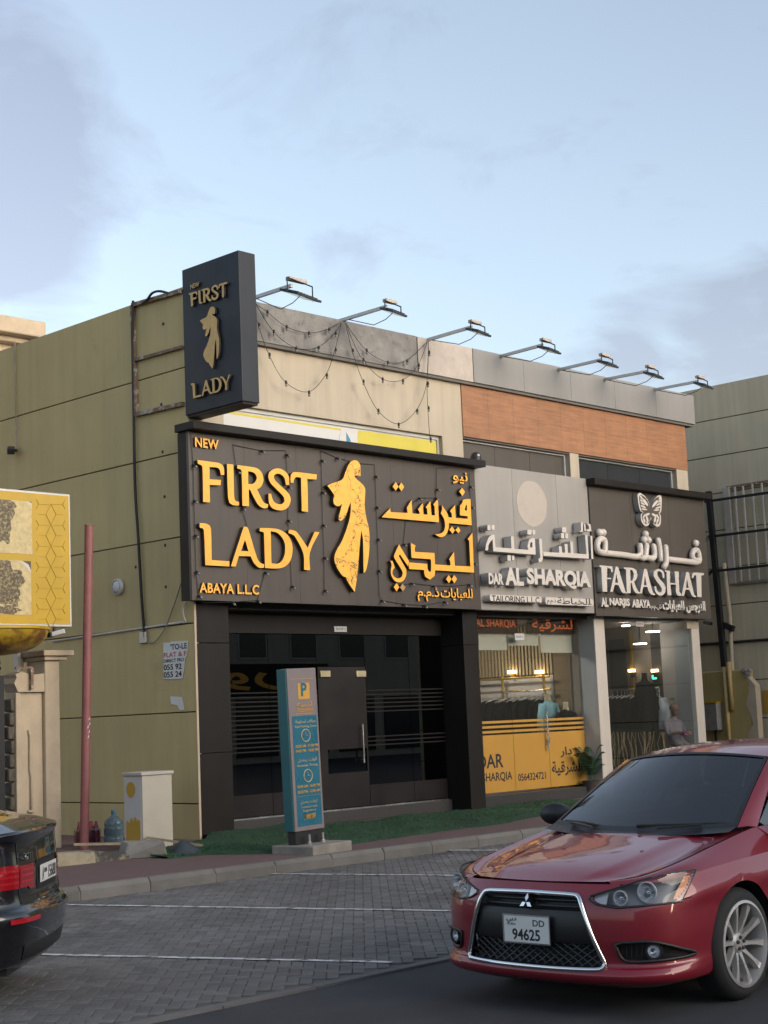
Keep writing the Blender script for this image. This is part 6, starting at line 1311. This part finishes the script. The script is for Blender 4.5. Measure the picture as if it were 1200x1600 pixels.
loop = []
for y, z in [(-.30,.676),(-.15,.680),(0,.682),(.15,.680),(.30,.676),(.345,.668),(.372,.63),(.405,.55),(.44,.45),(.475,.36),(.497,.305),(.488,.280),(.45,.270),(.25,.266),(0,.265),(-.25,.266),(-.45,.270),(-.488,.280),(-.497,.305),(-.475,.36),(-.44,.45),(-.405,.55),(-.372,.63),(-.345,.668)]: loop.append(FRN.p(y, z, .006))
quick('grille_surround', M['chrome'], lambda b: b.tube(cr1(loop+[loop[0]], 3)[:-1], .0155, 8, closed=True), RC, smooth=True)
def front_xyz(y, z, off): return FRN.p(y, z, off)
# three-diamond emblem
ec = (0, .628); b = B(); er = .032
for a in (90, 210, 330):
    d = np.array([math.cos(rad(a)), math.sin(rad(a))]); n_ = np.array([-d[1], d[0]]); pl_ = [d*.003, d*(er*1.0+.003)*.55+n_*er*.32*1.0, d*er*1.25, d*(er*1.0+.003)*.55-n_*er*.32]
    pts = [FRN.p(ec[0]+q[0]*1.25, ec[1]+q[1]*1.25, .018) for q in pl_]; b.prism(pts, (-.012,0,0))
obj('emblem', b, M['chrome'], gm); quick('emblem_bar', M['car_trim'], lambda b: b.box(FRN.x(0,.628)-.06, -.012, .60, FRN.x(0,.628)+.004, .012, .66), gm)
pxf = FRN.x(0,.48)+.012; pl = quick('number_plate', M['plate'], lambda b: b.box(pxf-.004, -.1675, .395, pxf, .1675, .550), RC, bevel=.002)
CARAX = (np.array([0,1.,0]), np.array([0,0,1.]), np.array([1.,0,0]))
quick('plate_frame', M['chrome'], lambda b: [b.box(pxf-.008, -.174, .548, pxf+.002, .174, .556), b.box(pxf-.008, -.174, .389, pxf+.002, .174, .3945), b.box(pxf-.008, -.174, .3945, pxf+.002, -.1685, .548), b.box(pxf-.008, .1685, .3945, pxf+.002, .174, .548)], pl)
text_box('plate_print', '94625', (pxf+.0015, -.105, .408), .205, .066, M['ink'], parent=pl, depth=.001, bold=.02, ax=CARAX); text_box('plate_print', 'DD', (pxf+.0015, .05, .492), .085, .036, M['ink'], parent=pl, depth=.001, bold=.01, ax=CARAX); text_box('plate_print', ar('FEF2 FE91 FEA9'), (pxf+.0015, -.145, .505), .075, .03, M['ink'], parent=pl, depth=.001, bold=.02, ax=CARAX)
text_box('plate_print', 'DUBAI', (pxf+.0015, -.14, .493), .06, .012, M['ink'], parent=pl, depth=.001, ax=CARAX)
# headlights and fog lights, both sides
def hl_lo(t): return np.interp(t, [0, .12, .4, 1], [.655, .628, .612, .63])
def hl_hi(t): return np.interp(t, [0, .3, .6, .85, 1], [.672, .712, .757, .787, .792])
for s in (-1, 1):
    def hp(z, t, off=0.0):
        y = .418+(.842-.418)*t; q = FRN.p(y, z, off); q[1] *= s; return q
    def hmap(off, o2=0.0): return patch_between(hl_lo, hl_hi, 25, 6, lambda z, t: hp(z, t, off)+np.array([0, s*o2*t, 0]))
    hl = quick('headlight', M['lamp_house'], lambda b: b.grid(hmap(-.07, -.03)), RC, smooth=True)
    quick('lens', M['glass_lamp'], lambda b: b.grid(hmap(.004, .003)), hl, smooth=True)
    b = B(); ed = [hp(hl_lo(t), t, .005) for t in np.linspace(0, 1, 21)] + [hp(hl_hi(t), t, .005) for t in np.linspace(1, 0, 21)]; b.tube(ed, .006, 5, closed=True); obj('bezel', b, M['car_trim'], hl)
    for y_, z_, r_ in ((.585,.662,.040),(.705,.69,.056)):
        x_ = FRN.x(y_, z_)-.012; d = (1, s*.18, 0)
        quick('reflector', M['lamp_reflector'], lambda b: [b.lathe([(r_, 0), (r_*.92, -.012), (r_*.75, -.032), (r_*.45, -.05), (.0001, -.055)], (x_, s*y_, z_), d, 24, cap=False), b.lathe([(r_+.004, -.004), (r_+.004, .004), (r_-.003, .004)], (x_, s*y_, z_), d, 24, cap=False)], hl, smooth=40)
        quick('bulb_cap', M['chrome'], lambda b: b.lathe([(.013, -.05), (.014, -.015), (.008, -.006), (.0001, -.004)], (x_, s*y_, z_), d, 12, cap=False), hl, smooth=True)
    b = B(); b.grid([[hp(z, t, -.012) for t in np.linspace(.93, .995, 4)] for z in np.linspace(.645, .775, 4)]); obj('turn_signal', b, M['amber'], hl, smooth=True)
    b = B(); b.grid([[hp(hl_lo(t)+.004+(hl_hi(t)-hl_lo(t)-.008)*f, t, -.018) for t in np.linspace(.04, .22, 5)] for f in (0,.5,1)]); obj('inner_reflector', b, M['rim'], hl, smooth=True)
    def fpnt(y, z, off): q = FRN.p(y, z, off); q[1] *= s; return q
    fgp = quick('fog_recess', M['car_trim'], lambda b: b.grid([[fpnt(y, z, -.055+.05*max(0, abs(y-.715)/.15-.75)) for y in np.linspace(.555, .868, 15)] for z in np.linspace(.305, .43, 6)]), RC, smooth=True)
    y_, z_ = .735, .368; x_ = FRN.x(y_, z_)-.018; quick('fog_lamp', M['lamp_reflector'], lambda b: b.lathe([(.036,0),(.030,-.012),(.015,-.025),(.0001,-.028)], (x_, s*y_, z_), (1,s*.3,0), 20, cap=False), fgp, smooth=True); quick('fog_ring', M['car_trim'], lambda b: b.lathe([(.052,-.02),(.050,.008),(.038,.008),(.036,-.004)], (x_, s*y_, z_), (1,s*.3,0), 20, cap=False), fgp, smooth=40); quick('fog_glass', M['glass_lamp'], lambda b: b.lathe([(.037,.002),(.02,.009),(.0001,.011)], (x_, s*y_, z_), (1,s*.3,0), 20, cap=False), fgp, smooth=True)
    b = B(); b.tube([fpnt(y, z, .004) for y, z in cr1(FGP+[FGP[0]], 4)[:-1]], .010, 6, closed=True); obj('fog_bezel', b, M['car_trim'], fgp, smooth=True)
    b = B()
    for k in range(5): b.tube([fpnt(.575+.025*k, .33+.002*k, -.03), fpnt(.585+.025*k, .41-.002*k, -.03)], .004, 4)
    obj('fog_grid', b, M['car_mesh'], fgp)
    # mirror
    mr = quick('mirror', M['car_trim'], lambda b: b.lathe([(.0001,-.09),(.06,-.085),(.085,-.04),(.09,.02),(.08,.05),(.0001,.055)], (0,0,0), (1,0,0), 20), RC, smooth=True); mr.scale = (.95, 1.25, .85); mr.location = (-.66, s*.96, 1.015); mr.rotation_euler[2] = s*rad(-14)
    quick('mirror_arm', M['car_trim'], lambda b: b.bar((-.66, s*.76, .965), (-.67, s*.93, .99), .05, .03), RC)
    b = B(); b.tube([(-.12 if s < 0 else -.16, s*.06 if s > 0 else -.20, .985 if s > 0 else .985), (-.25, s*.42, .992), (-.32, s*.62, .995)], .009, 6); b.bar((-.10, s*.25, .975), (-.22, s*.50, .99), .02, .015); obj('wiper', b, M['car_trim'], RC)
    b = B(); nz = (.16, s*.30, .932); b.lathe([(.014,0),(.012,.008),(.0001,.010)], (nz[0], nz[1], nz[2]+.012), (0,0,1), 10); obj('washer_nozzle', b, M['car_trim'], RC)
    quick('door_handle', M['car_red'], lambda b: b.bar((-1.30, s*.895, .80), (-1.50, s*.895, .805), .03, .03), RC, bevel=.008)
    b = B()
    for x_ in (-.50, -1.62, -2.42): b.tube([(x_, s*(.884 if z < .75 else .865-(z-.75)*.35), z) for z in (.32,.45,.60,.72,.82,.92)], .004, 4)
    obj('door_gap', b, M['ink'], RC); b = B(); b.grid([[(-3.45-.03*f, s*y_, z_) for y_ in (.45,.6,.72,.80)] for f, z_ in ((0,.78),(1,.95))]); obj('tail_light', b, M['tail_red'], RC)
for s in (-1, 1):
    sm = [np.array(FRN.p(y, z, .001))*np.array([1, s, 1]) for y, z in ((.843,.64),(.852,.645),(.860,.648))] + [np.array([.40, s*.880, .648]), np.array([.345, s*.884, .645])]
    quick('bumper_seam', M['ink'], lambda b: b.tube(sm, .0035, 5), RC)
quick('air_dam', M['car_trim'], lambda b: [b.grid([[FRN.p(y, .20, -.10)+np.array([0,0,dz_]) for y in np.linspace(-.6, .6, 15)] for dz_ in (0, .07)])], RC)
# cabin
quick('dashboard', M['seat_dark'], lambda b: [b.box(-.92,-.66,.70,-.30,.66,.93)], RC, bevel=.06)
for s in (-1, 1):
    st = quick('seat', M['seat_dark'], lambda b: [b.box(-1.65, s*.36-.25, .40, -1.10, s*.36+.25, .56), b.bar((-1.62, s*.36, .55), (-1.85, s*.36, 1.14), .48, .14)], RC, bevel=.05); quick('headrest', M['seat_dark'], lambda b: b.bar((-1.88, s*.36, 1.16), (-1.93, s*.36, 1.34), .26, .10), st, bevel=.04)
quick('rear_seat', M['seat_dark'], lambda b: [b.box(-2.6,-.62,.42,-2.1,.62,.62), b.bar((-2.55,0,.6),(-2.75,0,1.12),1.2,.15)], RC, bevel=.05)
quick('steering_wheel', M['car_trim'], lambda b: [b.tube([(-1.02+.07*math.sin(a), .36+.18*math.cos(a), .96+.17*math.sin(a)) for a in np.linspace(0, 6.283, 24, False)], .016, 8, closed=True), b.bar((-1.02,.20,.96),(-1.02,.52,.96),.03,.03), b.bar((-.8,.36,.9),(-1.02,.36,.96),.06,.06)], RC)
quick('floor_pan', M['ink'], lambda b: b.box(-2.9,-.7,.30,-.2,.7,.36), RC)

# ---------------- people
def person(name, label, joints, edges, mat_body, skin_parts, loc, rotz, head, hair=True, parts=()):
    """one continuous skinned body; joints: name -> (x, y, z, radius)"""
    t = thing(name, label, 'person', loc, rotz=rotz); names = list(joints); me = bpy.data.meshes.new('body'); me.from_pydata([joints[n][:3] for n in names], [(names.index(a), names.index(c)) for a, c in edges], []); o = bpy.data.objects.new('body', me); COL.objects.link(o); o.parent = t
    m = o.modifiers.new('skin', 'SKIN'); sd = me.skin_vertices[0].data
    for i, n in enumerate(names): r = joints[n][3]; sd[i].radius = (r, r) if not isinstance(r, tuple) else r; sd[i].use_root = (n == 'pelvis')
    s = o.modifiers.new('sub', 'SUBSURF'); s.levels = 2; s.render_levels = 2; me.materials.append(M[mat_body])
    bpy.context.view_layer.update(); ev = bpy.data.meshes.new_from_object(o.evaluated_get(bpy.context.evaluated_depsgraph_get())); o.modifiers.clear(); o.data = ev
    ev.materials.clear()
    for mm_ in (mat_body, 'skin', 'seat_dark'): ev.materials.append(M[mm_])
    for p in ev.polygons: p.use_smooth = True; p.material_index = skin_parts(p.center)
    hx, hy, hz = head; hg_ = []
    hb = B(); hb.lathe([(.0001,-.115),(.035,-.112),(.052,-.085),(.062,-.045),(.070,.0),(.075,.04),(.070,.08),(.050,.108),(.0001,.12)], (hx, hy, hz), (0,0,1), 18)
    hb.v = [(hx+(x-hx)*1.18+(.012 if x > hx and z < hz else 0), y, z) for x, y, z in hb.v]; h = obj('head', hb, M['skin'], t, smooth=True)
    b = B(); b.prism([(hx+.088, hy-.004, hz+.03),(hx+.112, hy, hz-.022),(hx+.085, hy-.016, hz-.025)], (0,.012,0)); b.lathe([(.012,0),(.018,.006),(.0001,.012)], (hx+.0, hy+.073, hz+.0), (0,1,0), 10); b.lathe([(.012,0),(.018,.006),(.0001,.012)], (hx, hy-.073, hz), (0,-1,0), 10); obj('nose_and_ears', b, M['skin'], h, smooth=True)
    b = B(); [sph(b, (hx+.083, hy+s_*.030, hz+.012), .010, 8, 6) for s_ in (-1, 1)]; obj('eyes', b, M['ink'], h); quick('mouth', M['seat_dark'], lambda b: b.box(hx+.078, hy-.022, hz-.062, hx+.088, hy+.022, hz-.055), h)
    if hair: quick('hair', M['ink'], lambda b: b.lathe([(.078,.02),(.080,.05),(.074,.085),(.05,.115),(.0001,.127)], (hx-.012, hy, hz), (-.25,0,1), 18), h, smooth=True)
    return t
def hand(b, w_, d, up, s):                                  # palm, four fingers and a thumb, slightly curled
    w_ = Vector(w_); d = Vector(d).normalized(); up = Vector(up).normalized(); sd_ = d.cross(up).normalized()*s
    b.bar(w_, w_+d*.085, .075, .028, up=up)
    for k, L in enumerate((.062, .074, .070, .052)):
        o_ = w_+d*.082+sd_*(-.028+.019*k); b.tube([o_, o_+d*L*.45+up*-.006, o_+d*L*.8-up*.022, o_+d*L-up*.04], [.0085,.0085,.0078,.006], 6)
    o_ = w_+d*.02-sd_*.034; b.tube([o_, o_+d*.03-sd_*.022-up*.006, o_+d*.062-sd_*.024-up*.016], [.011,.010,.007], 6)
# driver (car coordinates: seat on the left-hand side)
J = dict(pelvis=(-1.45,.36,.60,.15), belly=(-1.50,.36,.78,.14), chest=(-1.56,.36,.98,.16), neckb=(-1.58,.36,1.12,.07), neck=(-1.56,.36,1.19,.052), shl=(-1.55,.54,1.06,.065), ell=(-1.34,.58,.88,.048), wrl=(-1.08,.52,1.02,.032), shr=(-1.55,.18,1.06,.065), elr=(-1.34,.14,.88,.048), wrr=(-1.08,.22,1.02,.032), kl=(-1.02,.46,.66,.075), fl=(-.72,.46,.42,.05), kr=(-1.02,.26,.66,.075), fr=(-.72,.26,.42,.05))
ED = [('pelvis','belly'),('belly','chest'),('chest','neckb'),('neckb','neck'),('chest','shl'),('shl','ell'),('ell','wrl'),('chest','shr'),('shr','elr'),('elr','wrr'),('pelvis','kl'),('kl','fl'),('pelvis','kr'),('kr','fr')]
dv = person('person', 'driver in a grey shirt with hands on the wheel of the red car', J, ED, 'driver_shirt', lambda c: 1 if (c.x > -1.2 and c.z > .9) or c.z > 1.15 else (2 if c.z < .74 else 0), RC.location, RC.rotation_euler[2], (-1.53,.36,1.29))
b = B(); hand(b, (-1.07,.52,1.03), (.6,-.1,.8), (-.8,0,.6), 1); hand(b, (-1.07,.22,1.03), (.6,.1,.8), (-.8,0,.6), -1); obj('hands', b, M['skin'], dv, smooth=True)
# man seated in the butterfly shop
MY = 18.10; q = PY(1047, 1110, MY); sz = q[2]-1.24
J = dict(pelvis=(0,0,.52,.15), belly=(.03,0,.70,.135), chest=(.06,0,.92,.155), neckb=(.08,0,1.07,.07), neck=(.10,0,1.14,.052), shl=(.06,.19,1.0,.062), ell=(.16,.23,.76,.047), wrl=(.38,.10,.80,.032), shr=(.06,-.19,1.0,.062), elr=(.16,-.23,.76,.047), wrr=(.38,-.08,.80,.032), kl=(.42,.12,.50,.075), fl=(.42,.12,.08,.05), tl=(.56,.12,.04,.04), kr=(.42,-.12,.50,.075), fr=(.42,-.12,.08,.05), tr=(.56,-.12,.04,.04))
ED2 = ED[:10] + [('pelvis','kl'),('kl','fl'),('fl','tl'),('pelvis','kr'),('kr','fr'),('fr','tr')]
mn = person('person', 'seated man in a pale shirt holding cloth inside the butterfly shop', J, ED2, 'shirt_mauve', lambda c: 1 if (c.x > .24 and c.z > .7) or c.z > 1.1 else (2 if c.z < .55 else 0), (q[0], MY, sz), rad(-108), (.13,0,1.24))
b = B(); hand(b, (.39,.10,.80), (.8,-.3,-.2), (0,0,1), 1); hand(b, (.39,-.08,.80), (.8,.3,-.2), (0,0,1), -1); obj('hands', b, M['skin'], mn, smooth=True)
mat('cloth_plum', (.14,.03,.10), .8); cdx, cdy = .42*math.cos(rad(-108)), .42*math.sin(rad(-108)); cl = thing('folded_cloth', "plum folded cloth in the seated man's hands", 'cloth', (q[0]+cdx, MY+cdy, sz+.8)); quick('fold', M['cloth_plum'], lambda b: [b.box(q[0]+cdx-.11, MY+cdy-.06, sz+.745+.02*i, q[0]+cdx+.11, MY+cdy+.07, sz+.763+.02*i) for i in range(3)], cl, bevel=.006)
stl = thing('stool', 'stool under the seated man in the butterfly shop', 'stool', (q[0], MY, .33)); quick('seat', M['wood'], lambda b: b.lathe([(.15,.34),(.16,.36),(.15,.385)], (q[0], MY, sz), (0,0,1), 20), stl)
for k in range(4): a = k*math.pi/2+.4; quick('leg', M['wood'], lambda b: b.bar((q[0]+.09*math.cos(a), MY+.09*math.sin(a), sz+.34), (q[0]+.14*math.cos(a), MY+.14*math.sin(a), .33), .03, .03), stl)

# ---------------- black car, parked at an angle, seen from behind (x axis of the model points to its tail)
BC = thing('black_car', 'glossy black car parked at an angle, its tail cut by the left edge', 'car', (5.54, 9.925, 0), rotz=rad(-45.46))
plan = [(.985,0),(.978,.25),(.955,.48),(.905,.67),(.80,.81),(.63,.89),(.42,.912),(0,.918),(-.42,.908),(-1.0,.90),(-1.9,.90),(-2.55,.91),(-2.92,.914),(-3.3,.90),(-3.6,.82),(-3.74,.60),(-3.80,.30),(-3.82,0)]
rows = [(.235,.23,.20,.14,.08,0),(.275,.25,.22,.045,.03,0),(.36,.34,.30,.02,.006,0),(.47,.46,.42,-.012,-.004,0),(.555,.54,.50,-.022,.0,0),(.600,.60,.58,-.008,.006,0),(.635,.66,.62,.035,.004,0),(.74,.74,.66,.048,-.004,0),(.86,.84,.70,.050,.012,0),(.97,.92,.73,.060,.04,0),(1.045,.965,.76,.060,.065,0),(1.085,.99,.79,.044,.085,0),(1.105,1.0,.80,.058,.10,0)]
C1 = shell_grid(plan, rows, 0, 0); G = surf(C1, 4, 8); FB = Front(G, 6*8+1)
k1 = arch_cut(G, 0, .385, .34); k2 = arch_cut(G, -2.92, .385, .34); b = B(); both(b, G, andk(k1, k2)); obj('body', b, M['car_black'], BC, smooth=50)
top = G[-1]; lip = arc(top[:int(6*8)], 31); mid = cr1([(.62,0,1.20),(.60,.3,1.195),(.54,.52,1.17),(.40,.70,1.08),(.10,.80,1.02)], 8); mid = arc(mid, 31)
pair('boot_lid', np.array([lip, lip*.6+mid*.4+np.array([0,0,.018]), mid]), 'car_black', BC)
RW = wsurf((.54,.60,1.15), (.64,0,1.195), (-.35,.52,1.44), (-.28,0,1.485)); quick('rear_window', M['glass_car'], lambda b: b.grid(RW), BC, smooth=True)
rl = cr1([(-.35,.525,1.442),(-.9,.56,1.475),(-1.5,.565,1.47),(-1.95,.54,1.41)], 6); rc_ = cr1([(-.28,0,1.487),(-.9,0,1.53),(-1.5,0,1.525),(-1.86,0,1.46)], 6)
quick('roof', M['car_black'], lambda b: b.grid([[(rc_[i][0]+(rl[i][0]-rc_[i][0])*abs(u)**2, rl[i][1]*u, rc_[i][2]+(rl[i][2]-rc_[i][2])*abs(u)**2.4) for u in np.linspace(-1, 1, 21)] for i in range(len(rl))]), BC, smooth=True)
WSB = wsurf((-2.62,.70,.98), (-2.85,0,.95), (-1.95,.54,1.41), (-1.86,0,1.46)); quick('windscreen', M['glass_car'], lambda b: b.grid(WSB), BC, smooth=True)
bt = arc(cr1([(.42,.72,1.07),(.0,.80,1.03),(-.9,.81,1.0),(-1.8,.80,.99),(-2.55,.76,.975)], 6), 25); tp = arc(rl, 25); pair('side_window', np.array([bt*(1-f)+tp*f+np.array([0,.02,0])*math.sin(math.pi*f) for f in np.linspace(0, 1, 6)]), 'glass_car', BC)
sh = arc(top[int(5.5*8):int(14*8)], 41); be = arc(cr1([(.42,.72,1.075),(.0,.80,1.032),(-.9,.81,1.002),(-1.8,.80,.992),(-2.62,.74,.975)], 6), 41); pair('shoulder', np.array([sh, (sh+be)/2+np.array([0,.01,.006]), be]), 'car_black', BC)
cp = np.array([RW[i, -1] for i in range(11)]); co_ = arc(np.array([(.42,.72,1.075),(.0,.66,1.30),(-.35,.54,1.44)]), 11); pair('rear_pillar', np.array([cp, (cp+co_)/2+np.array([0,.01,.01]), co_]), 'car_black', BC)
cf = np.array([WSB[i, -1] for i in range(11)]); cg = arc(np.array([(-2.55,.76,.977),(-1.97,.56,1.40)]), 11); pair('front_pillar', np.array([cf, cg]), 'car_black', BC)
ht = arc(top[int(13.6*8):], 25); hm = np.array([WSB[0, 16-int(round(i*8/24))] for i in range(25)]); pair('hood', np.array([ht, (ht+hm)/2+np.array([0,0,.03]), hm]), 'car_black', BC)
quick('underbody', M['car_trim'], lambda b: [b.box(-3.5,-.62,.20,.80,.62,.32), b.box(-2.45,-.82,.20,-.48,.82,.34), b.box(-3.4,-.60,.32,.5,.60,.66), b.box(-2.5,-.7,.34,.3,.7,.9)], BC)
for x_ in (0, -2.92):
    for s in (-1, 1): quick('wheel_well', M['ink'], lambda b: well(b, x_, s*.89, .345, s, .392), BC)
for x_ in (0, -2.92):
    for s in (-1, 1): wheel(BC, x_, s*.80, s, .34, .23, 5, 'rim')
for s in (-1, 1):
    def bp(y, z, off): q = FB.p(y, z, off); q[1] *= s; return q
    tl_ = quick('tail_light', M['tail_red'], lambda b: b.grid([[bp(y, .745+(.885-.745)*f-(.02 if y < .45 else 0)*(1-f), .006) for y in np.linspace(.36, .60, 9)] for f in np.linspace(0, 1, 6)]), BC, smooth=True)
    b = B(); b.grid([[bp(y, .745+(.895-.745)*f, .006) for y in np.linspace(.61, .86, 12)] for f in np.linspace(0, 1, 6)]); obj('outer_lens', b, M['tail_red'], tl_, smooth=True)
    for z in (.775, .815, .85):
        b = B(); b.grid([[bp(y, z+dz_, .010) for y in np.linspace(.38, .595, 9)] for dz_ in (0, .016)]); b.grid([[bp(y, z+dz_, .010) for y in np.linspace(.615, .84, 9)] for dz_ in (0, .016)]); obj('light_bar', b, M['tail_bright'], tl_)
    b = B(); b.grid([[bp(y, z, .004) for y in np.linspace(.45, .78, 9)] for z in (.535, .565)]); obj('reflector_strip', b, M['tail_bright'], BC)
    quick('exhaust_tip', M['chrome'], lambda b: b.lathe([(.045,-.12),(.045,.02),(.038,.02),(.036,-.10)], (.86, s*.42, .285), (1,0,0), 18, cap=False), BC, smooth=40); quick('exhaust_tip', M['chrome'], lambda b: b.lathe([(.045,-.12),(.045,.02),(.038,.02),(.036,-.10)], (.86, s*.53, .285), (1,0,0), 18, cap=False), BC, smooth=40)
    quick('mirror', M['car_black'], lambda b: sph(b, (-2.15, s*.98, 1.02), .11, 12, 8, .7), BC, smooth=True)
    b = B(); b.tube([FB.p(y*1, .648, .003)*np.array([1, s, 1]) for y in np.linspace(.0, .60, 9)] + [bp(.61, z, .003) for z in (.72,.80,.90,.98,1.03)], .004, 4); obj('boot_gap', b, M['ink'], BC)
quick('diffuser', M['car_trim'], lambda b: b.grid([[FB.p(y, z, off) for y in np.linspace(-.62, .62, 21)] for z, off in ((.262,-.02),(.30,.006),(.385,.004),(.40,-.004))]), BC, smooth=True)
quick('plate_recess', M['car_trim'], lambda b: b.grid([[FB.p(y, z, .003) for y in np.linspace(-.30, .30, 9)] for z in (.705,.78,.84,.895)]), BC, smooth=True)
xp_ = FB.x(0,.79)+.008; pb_ = quick('number_plate', M['plate'], lambda b: b.box(xp_-.004, -.255, .745, xp_+.003, .255, .858), BC, bevel=.002)
text_box('plate_print', '15688', (xp_+.0045, -.02, .755), .25, .085, M['ink'], parent=pb_, depth=.001, bold=.02, ax=CARAX); text_box('plate_print', 'A', (xp_+.0045, -.21, .755), .05, .085, M['ink'], parent=pb_, depth=.001, bold=.02, ax=CARAX); text_box('plate_print', 'DUBAI', (xp_+.0045, -.15, .80), .09, .03, M['ink'], parent=pb_, depth=.001, bold=.01, ax=CARAX)
gt_ = FB.x(.45,.955); text_box('model_badge', 'GT', (FB.x(.42,.945)+.010, -.56, .915), .17, .045, M['chrome'], parent=BC, depth=.006, bold=.01, ax=CARAX)
